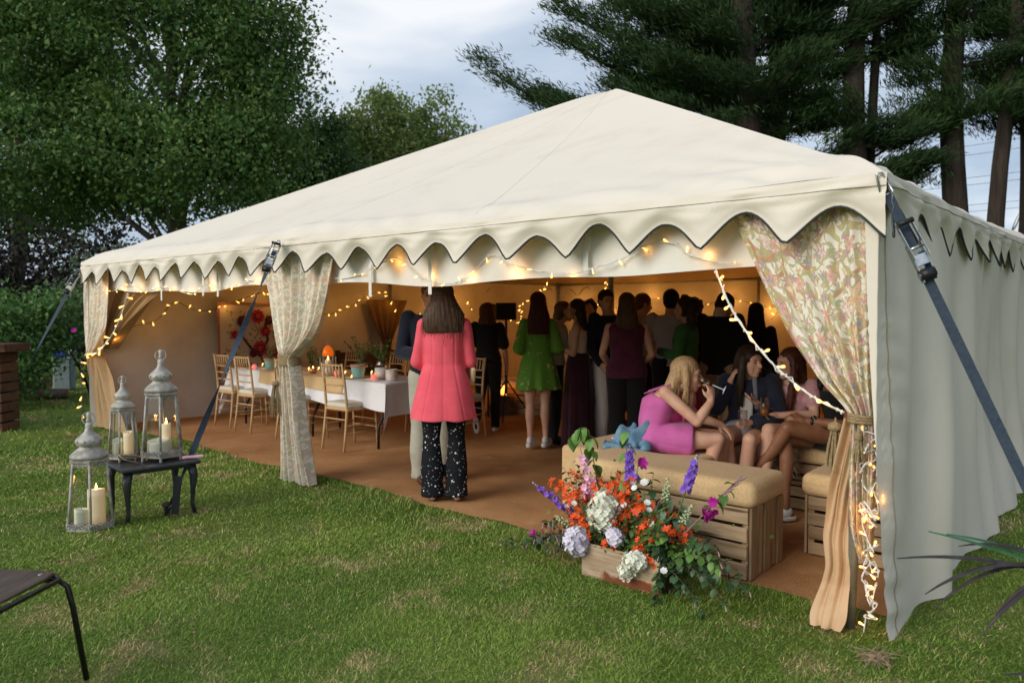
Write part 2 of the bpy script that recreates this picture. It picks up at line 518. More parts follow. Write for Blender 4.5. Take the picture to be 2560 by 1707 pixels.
def gz(x, y):
    """gentle unevenness of the lawn, flat under the tent"""
    x = np.asarray(x, float); y = np.asarray(y, float)
    t = (x - OX) * NX + (y - OY) * NY
    s = (x - OX) * UX + (y - OY) * UY
    out = np.clip(-t - .1, 0, 1)
    return out * .014 * (np.sin(x * 1.7 + .4) + np.sin(y * 2.3 + x) + np.sin(x * 3.9 - y * 2.9) * .6)
n_ = 181
gx = np.concatenate([[-700, -300, -120, -60], np.linspace(-30, 30, n_), [60, 120, 300, 700]])
gy = np.concatenate([[-120, -40], np.linspace(-6, 34, 161), [60, 120, 300, 900]])
GXX, GYY = np.meshgrid(gx, gy, indexing='ij')
me = npmesh('lawn', np.stack([GXX, GYY, gz(GXX, GYY)], -1).reshape(-1, 3), gridfaces(len(gx), len(gy)))
tag(link('lawn', me, GROUNDM, None, True), kind='structure')

def mat_edge(s):
    return .30 + .035 * np.sin(s * 1.9) + .02 * np.sin(s * 5.1 + 1) + .012 * np.sin(s * 13.0)
def blades(n, rmin, rmax, p, length, width, seed, angmax=44):
    r = np.random.default_rng(seed)
    k = r.uniform(0, 1, n)
    R = (rmin ** p + k * (rmax ** p - rmin ** p)) ** (1 / p)
    th = np.radians(r.uniform(-angmax, angmax, n))
    X, Y = R * np.sin(th), R * np.cos(th)
    s = (X - OX) * UX + (Y - OY) * UY; t = (X - OX) * NX + (Y - OY) * NY
    keep = ~((s > -.05) & (s < TL + .05) & (t > mat_edge(s) - .02))
    X, Y, R = X[keep], Y[keep], R[keep]; s, t = s[keep], t[keep]; n = len(X)
    # clumps: blades near each other lean the same way
    la = 1.6 * np.sin(X * 1.1 + Y * .7 + 1.5 * np.sin(Y * .9)) + 1.2 * np.sin(X * 7.3 - Y * 5.1 + 2 * np.sin(X * 2.2)) + r.normal(0, 1.5, n)
    L = length * r.uniform(.5, 1.5, n) * (1 + .15 * np.sin(X * 3.1 + 2 * np.sin(Y * 1.9)) * np.sin(Y * 2.7 + X))
    lean = np.clip(r.normal(.95, .25, n), .3, 1.35)
    W = width * r.uniform(.6, 1.3, n) * np.clip(R / 4.0, .8, 4)
    fringe = (t > mat_edge(s) - .16) & (t < mat_edge(s)) & (s > 0) & (s < TL)
    L[fringe] *= 1.35; lean[fringe] *= .75
    dx, dy = np.cos(la), np.sin(la)
    fa = r.uniform(0, PI, n)
    bx, by = np.cos(fa) * W / 2, np.sin(fa) * W / 2
    z0 = gz(X, Y) - .004
    mid = np.stack([X + dx * L * np.sin(lean) * .45, Y + dy * L * np.sin(lean) * .45, z0 + L * np.cos(lean * .6) * .55], -1)
    tip = np.stack([X + dx * L * np.sin(lean), Y + dy * L * np.sin(lean), z0 + L * np.maximum(np.cos(lean), .25)], -1)
    a = np.stack([X - bx, Y - by, z0], -1); b = np.stack([X + bx, Y + by, z0], -1)
    m2 = np.stack([bx, by, np.zeros(n)], -1) * .8
    V = np.stack([a, b, mid + m2, mid - m2, tip], 1).reshape(-1, 3)
    i = np.arange(n)[:, None] * 5
    Q = i + np.array([[0, 1, 2, 3]]); Tt = i + np.array([[3, 2, 4]])
    tint = np.repeat(r.uniform(0, 1, (n, 3)), 5, axis=0)
    return V, Q, Tt, tint
Vs, Qs, Ts, Cs = [], [], [], []; off = 0
for args in ((240000, 2.3, 5.2, 1.5, .024, .0032, 1), (180000, 4.8, 9.5, 1.4, .029, .0036, 2), (60000, 9, 24, 1.2, .05, .0042, 3)):
    V, Q, Tt, C = blades(*args)
    Vs.append(V); Qs.append(Q + off); Ts.append(Tt + off); Cs.append(C); off += len(V)
me = npmesh('grass', np.concatenate(Vs), [np.concatenate(Qs), np.concatenate(Ts)], col=np.concatenate(Cs))
tag(link('grass', me, BLADES), kind='stuff')

# coir matting on the tent floor, with a rough edge
q = N('coir'); c = q.coord('Object')
f = q.math('ADD', q.math('MULTIPLY', q.noise(c, 1.2, 4), .7), q.math('MULTIPLY', q.noise(c, 130, 2), .45))
colr = q.mix(q.step(f, .42, .72), (.38, .185, .078), (.58, .315, .145))
colr = q.mix(q.step(q.noise(c, 3.0, 5, .65), .56, .76), colr, (.62, .37, .19))
q.bsdf(colr, .95, bump=q.noise(c, 170, 2), bstr=.9, bdist=.01, spec=.08)
COIR = q.m
def fmat(U, V):
    s = -.02 + U * (TL + .06); e = mat_edge(s) + .006 * np.sin(s * 90)
    t = e + V * (TW - .02 - e)
    return Tn(s, t, .008 + .0035 * np.sin(s * 2.3) * np.sin(t * 3.1) * np.clip(1 - V * 2, 0, 1) - (V < .001) * .012)
o = sheet('coir_matting_floor', 420, 40, fmat, COIR, vs=np.concatenate([[0, .0008], np.linspace(.01, 1, 38)]))
tag(o, kind='structure')

# ------------------------------------------------------------------ the marquee
MQ = wthing('marquee', 'large cream canvas marquee with peaked roof and dark edged scalloped valance', 'marquee', T(TL / 2, TW / 2, 0))
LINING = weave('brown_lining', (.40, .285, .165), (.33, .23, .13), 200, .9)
WALLC = M('pale_wall_canvas', (.70, .655, .58), .85, (.62, .565, .48), 2.2, .4, .7, bs=5, bstr=.3, bdist=.02, spec=.15)
def eave_z(p, L):
    return EAVE + .03 * np.exp(-((p - L / 2) / .7) ** 2) - .018 * np.abs(np.sin(PI * 2 * p / L)) ** 1.2
def side(k, p, o, z):
    p, o, z = np.broadcast_arrays(np.asarray(p, float), np.asarray(o, float), np.asarray(z, float))
    if k == 0: return Tn(p, -o, z)
    if k == 1: return Tn(-o, p, z)
    if k == 2: return Tn(TL + o, p, z)
    return Tn(p, TW + o, z)
LEN = [TL, TW, TW, TL]
bs_ = np.concatenate([np.linspace(0, .16, 26), np.linspace(.19, 1, 22)])
for k in range(4):
    L = LEN[k]
    def froof(U, V, k=k, L=L, drop=0.0):
        p = -.05 + U * (L + .10)
        edge = side(k, p, .05, eave_z(p, L))
        ap = np.array(Tn(TL / 2, TW / 2, PEAK))
        P = edge + (ap - edge) * V[..., None]
        mid = np.sin(PI * np.clip(U, 0, 1))
        P[..., 2] -= .10 * np.sin(PI * V) * mid ** .8
        # rolled over the eave bar: the last part stands a little proud
        P[..., 2] += .035 * np.exp(-((V - .035) / .03) ** 2) * (1 - np.exp(-V * 90))
        wr = np.exp(-V / .045) * np.minimum(1, V * 60) * np.minimum(1, np.minimum(U, 1 - U) * 25)
        dg = p * 30 + V * 130 + 2.5 * np.sin(p * 3.3) + 1.5 * np.sin(p * 7.1)
        P[..., 2] += wr * .013 * np.sin(dg) * (.55 + .45 * np.sin(p * 2.3 + 1))
        P[..., 2] += wr * .015 * np.sin(p * 11 - V * 60 + 2 * np.sin(p * 1.7))
        P[..., 2] += .007 * np.sin(p * 2.1 + V * 9) * mid * np.sin(PI * V)
        # pegged hard at the near corner: folds radiate
        if k in (0, 1):
            d = np.sqrt((U * L) ** 2 + (V * 5.5) ** 2)
            P[..., 2] += .014 * np.exp(-d / .8) * np.sin(np.arctan2(V * 5.5, U * L + .02) * 16 + 1) * np.minimum(1, d * 6) * np.minimum(1, U * 25)
        # soft cap over the king pole
        P[..., 2] -= .06 * np.exp(-((1 - V) / .02))
        P[..., 2] -= drop
        return P
    sheet('roof_panel', 240 if k == 0 else 120, 0, froof, CANVAS, MQ, vs=bs_)
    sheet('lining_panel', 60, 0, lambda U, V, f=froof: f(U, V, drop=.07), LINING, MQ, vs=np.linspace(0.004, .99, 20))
    # stitched panel joins running up the slope
    for uu in (.27, .52, .77):
        vv = np.linspace(.02, .985, 60); pts = froof(np.full_like(vv, uu), vv); pts[:, 2] += .0006
        MB().tube([Vector(x) for x in pts], .0014, 4).build('seam', M('canvas_seam', (.69, .62, .52), .9), MQ)
    # apron and scalloped valance
    NS = 21
    per = L / NS; s0 = -.067
    def scal(p):
        x = (p - s0) / per
        amp = 1 + .13 * np.sin(np.floor(x) * 2.7)
        return 1.805 + .014 * np.sin(np.floor(x + .5) * 3.1) + .158 * amp * np.abs(np.sin(PI * x)) ** 1.25
    nP = NS * 16 + 1
    def fval(U, V, k=k, L=L):
        p = -.055 + U * (L + .11)
        zt, zb = eave_z(p, L) + .004, scal(p)
        z = zt + (zb - zt) * V
        x = (p - s0) / per
        low = np.clip((2.0 - z) / .2, 0, 1)
        o = .052 + .018 * np.sin(PI * np.clip(V * 1.15, 0, 1)) + low * (.022 * np.cos(2 * PI * x) + .03 * np.sin(x * 1.3 + k)) - .01 * V
        o = o + .008 * np.sin(z * 105 + 3 * np.sin(p * 3.1) + 2 * np.sin(p * 1.1)) * np.exp(-((V - .35) / .22) ** 2) * (.5 + .5 * np.sin(p * 2.7 + 1))
        o = o + .006 * np.sin(p * 21 + z * 30) * np.exp(-((V - .5) / .25) ** 2)
        return side(k, p, o, z)
    sheet('valance', nP, 16, fval, CANVAS, MQ)
    pp = np.linspace(0, 1, nP)
    pts = fval(pp, np.ones_like(pp))
    MB().tube([Vector(x) for x in pts], .0062, 6).build('piping', PIPE, MQ, True)
    # seam stitched round under the eave
    zt_ = eave_z(-.055 + pp * (L + .11), L) + .004; sm = fval(pp, (zt_ - 2.035) / (zt_ - scal(-.055 + pp * (L + .11))))
    dirn = np.array(side(k, 0, 1, 0)) - np.array(side(k, 0, 0, 0))
    MB().tube([Vector(x) + Vector(dirn) * .0015 for x in sm[::2]], .0022, 4).build('seam', M('seam_thread', (.30, .26, .2), .9), MQ)

# plain inner valance behind the scallops, open front only
def finv(U, V):
    s = .05 + U * (TL - .1)
    zb = 1.70 + .022 * np.sin(s * 1.5 + .6) + .014 * np.sin(s * 3.7) - .03 * np.exp(-s / .8) + .02 * np.clip((s - 5) / 4, 0, 1)
    z = 2.07 + (zb - 2.07) * V
    return Tn(s, .11 + .02 * np.sin(s * 4.3) * V + .012 * np.sin(s * 9 + 1) * V, z)
INNERC = M('white_inner_canvas', (.80, .78, .72), .85, (.72, .69, .61), 3, .45, .75, bs=8, bstr=.2, bdist=.01, spec=.15)
sheet('inner_valance', 260, 10, finv, INNERC, MQ)
for s_, zz in ((7.3, 1.60), (6.35, 1.64), (6.05, 1.63), (3.66, 1.60), (2.98, 1.61), (1.62, 1.72)):
    m = MB()
    for i, (z1, z2) in enumerate(((2.02, 1.85), (1.85, zz))):
        m.box(T(s_ + .006 * i, .085 - .01 * i, (z1 + z2) / 2), (.034, .003, z1 - z2 + .004), Matrix.Rotation(TROT, 3, 'Z'))
    m.build('tie_ribbon', INNERC, MQ)

# side and back walls
def wallfn(k, seed, amp, flare, nfold):
    L = LEN[k]
    def fn(U, V):
        z = 2.05 * (1 - V) + .012
        p = U * (L - .02) + .01
        fold = np.sin(p * nfold + 1.7 * np.sin(p * 1.3 + seed)) + .6 * np.sin(p * nfold * 2.3 + seed * 2)
        o = .012 + amp * fold * (.25 + .75 * V ** .6) + flare * V ** 2.2 + .02 * np.sin(p * .9 + V * 4)
        o = o + .012 * np.sin(p * 5 + V * 9 + seed) * V
        return side(k, p, o, z)
    return fn
sheet('side_wall', 170, 34, wallfn(2, 1.1, .022, .03, 4.1), WALLC, MQ)
sheet('back_wall', 120, 24, wallfn(3, 2.3, .02, .02, 3.7), WALLC, MQ)
# near side wall: hem wraps round the corner, foot flares over the grass
def frw(U, V):
    z = 2.04 * (1 - V) + .012
    d = -.075 + U * (TW + .06)
    b = V ** 1.4
    near = np.exp(-np.maximum(d + .075, 0) / .6)
    dd = d + .16 * b * near
    s = np.where(dd < 0, -dd * .85, 0) - .02
    t = np.where(dd < 0, -.02, dd - .02)
    # rounded corner
    rc = np.exp(-(dd / .05) ** 2) * .012
    env = np.minimum(1, np.maximum(dd, 0) / .35)
    fold = np.sin(dd * 6.6 + 1.3 * np.sin(dd * 1.7) + .5) + .45 * np.sin(dd * 13 + 2.2) + .5 * np.maximum(0, np.sin(dd * 8.3 + 1)) ** 3
    tens = .03 * np.sin((dd - .5 * (1 - V)) * 7.5 + 2) * V * (1 - V) * 3
    o = env * (.034 * fold * (.35 + .65 * V ** .5) + tens) + (.10 * V ** 2.4) * (1 - .55 * near) + .05 * env * np.sin(PI * V) * np.sin(dd * 1.4 + .4)
    # two rows of shirred stitching beside the hem
    row = np.exp(-((dd - .055) / .010) ** 2) + .9 * np.exp(-((dd + .045) / .010) ** 2) + .7 * np.exp(-((dd - .12) / .014) ** 2)
    o = o + row * .0045 * np.sin(z * 92 + 2 * np.sin(z * 9)) * (.6 + .4 * np.sin(z * 23)) * (.3 + .7 * np.minimum(1, V * 3))
    wr = .007 * np.sin(z * 34 + dd * 9 + 3 * np.sin(z * 5)) * np.exp(-((dd - .16) / .14) ** 2) * V
    return Tn(s - o - wr, t - rc - (.03 * b * near), z)
us_ = np.concatenate([np.linspace(0, .032, 60), np.linspace(.0335, .5, 150), np.linspace(.51, 1, 50)])
RW = sheet('side_wall', 0, 130, frw, CANVAS, MQ, us=us_)
for dd_ in (.085,):
    zz = np.linspace(.0, 1, 60)
    pts = frw(np.full_like(zz, (dd_ + .075 - .03) / (TW + .06)), zz)
    MB().tube([Vector(x) + Vector((UX, UY, 0)) * -.003 for x in pts], .0025, 4).build('seam', MATS['seam_thread'], MQ)
POLE = M('grey_pole', (.40, .42, .40), .45, (.30, .32, .30), 12, metallic=.6)
for (s_, t_) in ((.06, .10), (4.77, .12), (TL - .03, .14), (TL - .05, TW / 2), (.05, TW / 2), (TL / 2, TW - .05), (TL - .05, TW - .05), (.05, TW - .05)):
    MB().tube([T(s_ + (.05 if s_ < 1 and t_ < 1 else 0), t_ - .0, 0), T(s_, t_, 2.07)], .026, 12).build('pole', POLE, MQ, True)
MB().tube([T(TL / 2, TW / 2, 0), T(TL / 2, TW / 2, PEAK - .1)], .045, 12).build('king_pole', POLE, MQ, True)
for k in range(4):
    MB().tube([Vector(side(k, 0, -.02, EAVE - .05)), Vector(side(k, LEN[k], -.02, EAVE - .05))], .022, 8).build('eave_bar', POLE, MQ, True)

# ------------------------------------------------------------------ curtains, gathered with cords
def gathered(table, t0, nf, amp, width, seed=0, tsh=None):
    tb = np.array(sorted(table, key=lambda r: -r[0])); zt, zb = tb[0, 0], tb[-1, 0]
    full = np.max(np.abs(tb[:, 1] - tb[:, 2]))
    def fn(U, V):
        z = zt + (zb - zt) * V
        sl = np.interp(-z, -tb[:, 0], tb[:, 1]); sr = np.interp(-z, -tb[:, 0], tb[:, 2])
        wd = np.abs(sl - sr)
        a = amp * (.25 + .75 * np.clip((1 - wd / full) * 1.4, 0, 1)) * np.clip(wd / .1, .25, 1)
        ph = U * 2 * PI * nf + 1.3 * np.sin(U * 5 + seed) + .5 * np.sin(V * 5 + seed)
        s = sl + (sr - sl) * (U + .35 / nf * np.sin(ph * 1.0 + 1) / (2 * PI) * 2 * np.clip(1 - wd / full, 0, 1))
        t = t0 + a * np.sin(ph) + .5 * a * np.sin(ph * 2.3 + 1 + V * 3)
        if tsh is not None: t = t + np.interp(-z, -np.array([r[0] for r in tsh]), [r[1] for r in tsh])
        return Tn(s, t, z)
    return fn, (width, zt - zb)
def smooth_table(tb, n=40):
    tb = np.array(sorted(tb, key=lambda r: -r[0])); z = np.linspace(tb[0, 0], tb[-1, 0], n)
    l = np.interp(-z, -tb[:, 0], tb[:, 1]); r = np.interp(-z, -tb[:, 0], tb[:, 2])
    for _ in range(2):
        l[1:-1] = (l[:-2] + 2 * l[1:-1] + l[2:]) / 4; r[1:-1] = (r[:-2] + 2 * r[1:-1] + r[2:]) / 4
    return list(zip(z, l, r))
ROPE = M('twisted_rope', (.36, .27, .15), .9, (.24, .17, .09), 90, bs=160, bstr=1, bdist=.004)
def tie(parent, s, t, z, r, turns=3, th=.011):
    pts = []
    for i in range(turns * 14 + 1):
        q_ = 2 * PI * i / 14
        pts.append(T(s + r * math.cos(q_), t + r * .8 * math.sin(q_), z + (i / 14 - turns / 2) * th * 1.5))
    MB().tube(pts, th, 7).build('tie_cord', ROPE, parent, True)
def tassel(parent, s, t, z, ln, r):
    c = T(s, t, z)
    o = MB().lathe([(.004, 0), (.006, -.02), (r * .75, -.03), (r * .8, -.055), (r * .45, -.065)], 10, c).build('tassel', ROPE, parent, True)
    m = MB(); rr = random.Random(4)
    for i in range(26):
        a = rr.uniform(0, 6.28); k = r * math.sqrt(rr.random())
        p0 = c + Vector((k * .5 * math.cos(a), k * .5 * math.sin(a), -.06)); p1 = c + Vector((k * 1.2 * math.cos(a), k * 1.2 * math.sin(a), -ln * rr.uniform(.85, 1)))
        m.tube([p0, (p0 + p1) / 2 + Vector((.004 * math.cos(a), .004 * math.sin(a), 0)), p1], [.004, .0045, .003], 5)
    m.build('fringe', ROPE, o)
# right corner
CR = wthing('curtain', 'big floral print curtain tied back at the near right tent corner', 'curtain', T(.06, .05, 0), 'tied floral curtains at the tent front')
fn, uv = gathered(smooth_table([(2.04, .73, .02), (1.94, .68, .02), (1.56, .50, .02), (1.35, .385, .02), (1.16, .25, .02), (1.06, .14, .015), (1.01, .10, .01), (.95, .105, .0), (.7, .11, .0), (.5, .10, .0), (.36, .06, .005)], 70), .045, 4.5, .026, 1.0, 1)
sheet('drape', 150, 130, fn, PRINT, CR, uvs=uv)
fn, uv = gathered(smooth_table([(1.0, .13, .06), (.89, .155, .06), (.645, .205, .10), (.42, .235, .11), (.28, .215, .10), (.18, .235, .10), (.06, .26, .09), (.02, .245, .11)], 50), .06, 1.4, .028, .5, 4, tsh=[(1.0, 0), (.5, .03), (.2, .01), (.08, -.06), (.0, -.10)])
sheet('lining', 90, 80, fn, M('tan_lining', (.62, .42, .25), .9, (.55, .36, .2), 6, bs=200, bstr=.2), CR, uvs=uv)
tie(CR, .06, .045, 1.0, .052, 3, .009)
tassel(CR, .19, .10, .99, .26, .045)
tassel(CR, .055, -.01, .97, .16, .022)
# middle pole
CM = wthing('curtain', 'pale floral curtain wrapped round the middle pole and falling to the matting', 'curtain', T(4.72, .05, 0), 'tied floral curtains at the tent front')
fn, uv = gathered(smooth_table([(2.05, 5.2, 4.04), (2.0, 5.20, 4.05), (1.62, 5.08, 4.16), (1.39, 5.0, 4.26), (1.28, 4.95, 4.35), (1.17, 4.88, 4.5), (1.09, 4.82, 4.66), (1.02, 4.82, 4.64), (.9, 4.86, 4.6), (.56, 4.85, 4.55), (.25, 4.87, 4.48), (.015, 4.89, 4.41)], 80), .04, 6.5, .05, 1.7, 2)
sheet('drape', 190, 120, fn, PRINT2, CM, uvs=uv)
tie(CM, 4.745, .04, 1.065, .105, 5, .012)
tassel(CM, 4.87, -.02, .90, .34, .05)
MB().tube([T(4.80, -.03, 1.05), T(4.86, -.03, .98), T(4.87, -.02, .89)], .007, 6).build('tie_cord', ROPE, CM, True)
# left corner
CL = wthing('curtain', 'floral curtain with a brown burlap lining tied at the far left tent corner', 'curtain', T(9.2, .05, 0), 'tied floral curtains at the tent front')
fn, uv = gathered(smooth_table([(2.0, 9.42, 8.62), (1.7, 9.46, 8.62), (1.3, 9.46, 8.72), (1.08, 9.42, 8.92), (.98, 9.33, 9.04), (.92, 9.3, 9.1)], 50), .03, 4.5, .05, 1.3, 3)
sheet('drape', 110, 60, fn, PRINT2, CL, uvs=uv)
fn, uv = gathered(smooth_table([(.97, 9.33, 9.1), (.9, 9.34, 9.0), (.6, 9.36, 8.75), (.3, 9.36, 8.55), (.02, 9.4, 8.35)], 40), .08, 3.5, .05, 1.2, 5)
sheet('lining', 90, 50, fn, BURLAP_D, CL, uvs=uv)
fn, uv = gathered(smooth_table([(1.85, 8.9, 7.2), (1.6, 9.0, 7.9), (1.35, 9.1, 8.45), (1.15, 9.2, 8.85), (1.0, 9.25, 9.08)], 40), .22, 5, .06, 2.0, 6)
sheet('lining', 110, 50, fn, BURLAP_D, CL, uvs=uv)
tie(CL, 9.2, .05, .95, .09, 3, .012)
# curtains tied on the far walls (brown mesh)
MESHC = weave('brown_net', (.20, .12, .06), (.15, .09, .04), 150, .9)
CN = wthing('curtain', 'dark brown net curtain gathered to a point on the left wall inside the tent', 'curtain', T(9.05, 4.65, 0))
tb = np.array(smooth_table([(1.66, 4.2, 5.1), (1.3, 4.35, 4.95), (1.0, 4.5, 4.78), (.8, 4.6, 4.68), (.72, 4.61, 4.67), (.3, 4.56, 4.72)], 40))
def fnet(U, V):
    z = tb[0, 0] + (tb[-1, 0] - tb[0, 0]) * V
    a = np.interp(-z, -tb[:, 0], tb[:, 1]); b = np.interp(-z, -tb[:, 0], tb[:, 2])
    return Tn(9.05 - .03 * np.sin(U * 30) * (.3 + V), a + (b - a) * U, z)
sheet('drape', 90, 40, fnet, MESHC, CN)
# ------------------------------------------------------------------ furniture
def wood(name, c1, c2, rough=.6, scale=6, stretch=(1, 1, 1), vary=.25):
    return M(name, c1, rough, c2, scale, .35, .7, bs=scale * 5, bstr=.35, bdist=.004, stretch=stretch, vary=vary)
LIMED = M('limed_wood', (.60, .40, .21), .45, (.50, .31, .15), 30, .35, .7, bs=90, bstr=.1, stretch=(1, 1, .2), vary=.12)
PAD = M('ivory_seat_pad', (.66, .63, .53), .8, (.60, .57, .47), 8, bs=200, bstr=.15)
def plankmat(name, c1, c2, c3, axis):
    q = N(name)
    st = {'x': (1.2, 14, 14), 'z': (14, 14, 1.2)}[axis]
    c = q.coord('Object', st); oi = q.n('ShaderNodeObjectInfo')
    ad = q.n('ShaderNodeVectorMath', operation='ADD'); q.l(c, ad.inputs[0])
    cb = q.n('ShaderNodeCombineXYZ')
    for i in range(3): q.l(q.math('MULTIPLY', oi.outputs['Random'], 37.0 + 11 * i), cb.inputs[i])
    q.l(cb.outputs[0], ad.inputs[1])
    g = q.noise(ad.outputs[0], 4.0, 5, .65, 1.2); g2 = q.noise(ad.outputs[0], 1.2, 3)
    col = q.mix(q.step(g, .38, .68), c1, c2)
    col = q.mix(q.step(g2, .50, .72), col, c3)
    kn = q.n('ShaderNodeTexVoronoi'); kn.inputs['Scale'].default_value = .9; q.l(ad.outputs[0], kn.inputs['Vector'])
    col = q.mix(q.math('SUBTRACT', 1.0, q.step(kn.outputs['Distance'], .05, .16)), col, tuple(x * .35 for x in c3))
    hs = q.n('ShaderNodeHueSaturation'); q.l(q.math('MULTIPLY_ADD', oi.outputs['Random'], .45, .74), hs.inputs['Value']); q.l(col, hs.inputs['Color'])
    q.bsdf(hs.outputs[0], .8, bump=g, bstr=.5, bdist=.004, spec=.2)
    return q.m
CRATE_H = plankmat('weathered_board', (.46, .33, .20), (.36, .245, .145), (.27, .17, .095), 'x')
CRATE_V = plankmat('upright_board', (.44, .30, .17), (.33, .21, .115), (.22, .13, .07), 'z')
PALE_H = plankmat('pale_board', (.50, .38, .26), (.42, .30, .195), (.36, .24, .14), 'x')
DARKWOOD = wood('dark_brown_wood', (.075, .035, .018), (.045, .02, .01), .5, 5)

def make_chair(label):
    t = thing('chiavari_chair', label, 'chair')
    for sx in (-1, 1):
        MB().tube([(sx * .18, -.255, 0), (sx * .176, -.225, .22), (sx * .17, -.20, .45), (sx * .166, -.225, .72), (sx * .166, -.26, .925)], [.011, .014, .0155, .014, .012], 8).build('back_leg', LIMED, t, True)
        MB().tube([(sx * .19, .205, 0), (sx * .185, .19, .25), (sx * .18, .18, .435)], [.011, .0135, .0145], 8).build('front_leg', LIMED, t, True)
        for z in (.19, .27):
            MB().tube([(sx * .178, -.225, z), (sx * .186, .192, z - .01)], .008, 6).build('stretcher', LIMED, t, True)
    for y0, z in ((-.212, .33), (.19, .22), (.188, .30)):
        MB().tube([(-.178, y0, z), (.178, y0, z)], .008, 6).build('stretcher', LIMED, t, True)
    for z, y, r in ((.905, -.257, .0115), (.775, -.235, .0095), (.69, -.222, .009), (.605, -.213, .009)):
        MB().tube([(-.166, y, z), (0, y - .012, z), (.166, y, z)], r, 7).build('rail', LIMED, t, True)
    for k in range(6):
        x = -.125 + .05 * k
        MB().tube([(x, -.246, .775), (x + .002, -.262, .84), (x, -.267, .905)], [.0065, .0085, .0065], 6).build('spindle', LIMED, t, True)
    MB().box((0, -.005, .435), (.385, .415, .035), bev=.012).build('seat_frame', LIMED, t)
    V, F = rboxdata((.39, .41, .055), .026, 7)
    V[:, 2] += .475 + .012 * (1 - (V[:, 0] / .2) ** 2) * (1 - (V[:, 1] / .21) ** 2) * (V[:, 2] > 0)
    link('seat_pad', npmesh('seat_pad', V, F), PAD, t, True)
    return t
def rboxdata(size, r, n=8):
    """rounded box, numpy"""
    h = np.array(size) / 2; r = min(r, h.min() * .999)
    Vs, Fs, off = [], [], 0
    lin = np.linspace(-1, 1, n + 1)
    def warp(a, hh):
        k = np.clip((r / hh), .02, .98)     # put points in the round corners
        m = np.concatenate([np.linspace(-1, -1 + k, 4), np.linspace(-1 + k, 1 - k, n)[1:-1], np.linspace(1 - k, 1, 4)])
        return m * hh
    for ax in range(3):
        a, b = [(1, 2), (2, 0), (0, 1)][ax]
        ua, ub = warp(lin, h[a]), warp(lin, h[b])
        for sg in (-1, 1):
            U, W = np.meshgrid(ua, ub, indexing='ij')
            P = np.zeros(U.shape + (3,)); P[..., a] = U; P[..., b] = W; P[..., ax] = sg * h[ax]
            f = gridfaces(len(ua), len(ub))
            if sg < 0: f = f[:, ::-1]
            Vs.append(P.reshape(-1, 3)); Fs.append(f + off); off += P.shape[0] * P.shape[1]
    V = np.concatenate(Vs); inner = np.clip(V, -(h - r), h - r); d = V - inner
    L = np.linalg.norm(d, axis=1, keepdims=True); V = np.where(L > 1e-9, inner + d / np.maximum(L, 1e-9) * r, V)
    key = np.round(V, 5); uq, inv = np.unique(key, axis=0, return_inverse=True); inv = inv.ravel()
    first = np.zeros(len(uq), int); first[inv] = np.arange(len(V))
    F = inv[np.concatenate(Fs)]
    return V[first].copy(), F
def softbox(name, size, r, mat, parent, loc, n=12, amp=.006, k=12, seed=1, rz=0.0):
    V, F = rboxdata(size, r, n)
    nrm = V / np.linalg.norm(V, axis=1, keepdims=True)
    V += nrm * wob(V, k, amp, seed)[:, None] + nrm * wob(V, k * 3, amp * .35, seed + 5)[:, None]
    o = link(name, npmesh(name, V, F), mat, parent, True)
    o.location = loc; o.rotation_euler.z = rz
    return o
GRP_CH = 'limed wooden chairs round the long table'
chair0 = make_chair('pale wooden chair with ivory pad nearest the white cloth corner')
chair_at = [(5.65, 1.36, .06, 0, None),
            (6.60, 1.38, -.03, 0, 'pale wooden chair half hidden behind the floral middle curtain'),
            (7.50, 1.36, .02, 0, 'pale wooden chair beside the blue strap, third from the cloth corner'),
            (8.08, 1.40, .05, 0, 'pale wooden chair at the far left end of the white table'),
            (6.62, 2.60, 0, PI, 'chair facing us behind the amber lantern across the table'),
            (5.80, 2.62, .04, PI, 'chair facing us behind the white jar of greenery across the table'),
            (5.22, 2.58, -.05, PI, 'chair facing us across the table beside the navy jacket'),
            (7.6, 2.62, .03, PI, 'chair facing us across the table, behind the teal pot')]
for i, (s_, t_, a, flip, lab) in enumerate(chair_at):
    c_ = chair0 if i == 0 else copy_tree(chair0)
    if lab: c_['label'] = lab
    c_['group'] = GRP_CH
    c_.location = T(s_, t_, .012); c_.rotation_euler = (0, 0, TROT + a + flip)

# long table, its cloth and runner
TS0, TS1, TT0, TT1, TZ = 5.12, 8.30, 1.40, 2.16, .715
tcx, tcy = (TS0 + TS1) / 2, (TT0 + TT1) / 2
tab = thing('folding_table', 'long folding table with black bent tube legs under a white cloth', 'table', T(tcx, tcy, .012), TROT)
hx, hy = (TS1 - TS0) / 2, (TT1 - TT0) / 2
MB().box((0, 0, TZ - .03), (hx * 2, hy * 2, .03)).build('tabletop', M('grey_laminate', (.4, .4, .4), .5), tab)
for x in (-hx + .22, -.15, .15, hx - .22):
    for y in (-hy + .08, hy - .08):
        sg = 1 if y > 0 else -1
        MB().tube([(x, y * .55, TZ - .05), (x, y * .6, .42), (x, y * .95, .26), (x, y, .22), (x, y, 0)], .015, 8).build('leg', BLACK, tab, True)
CLOTH = M('white_cotton', (.84, .85, .89), .8, (.78, .79, .84), 3, bs=9, bstr=.35, bdist=.02, spec=.15)
ox, oy = .37, .30
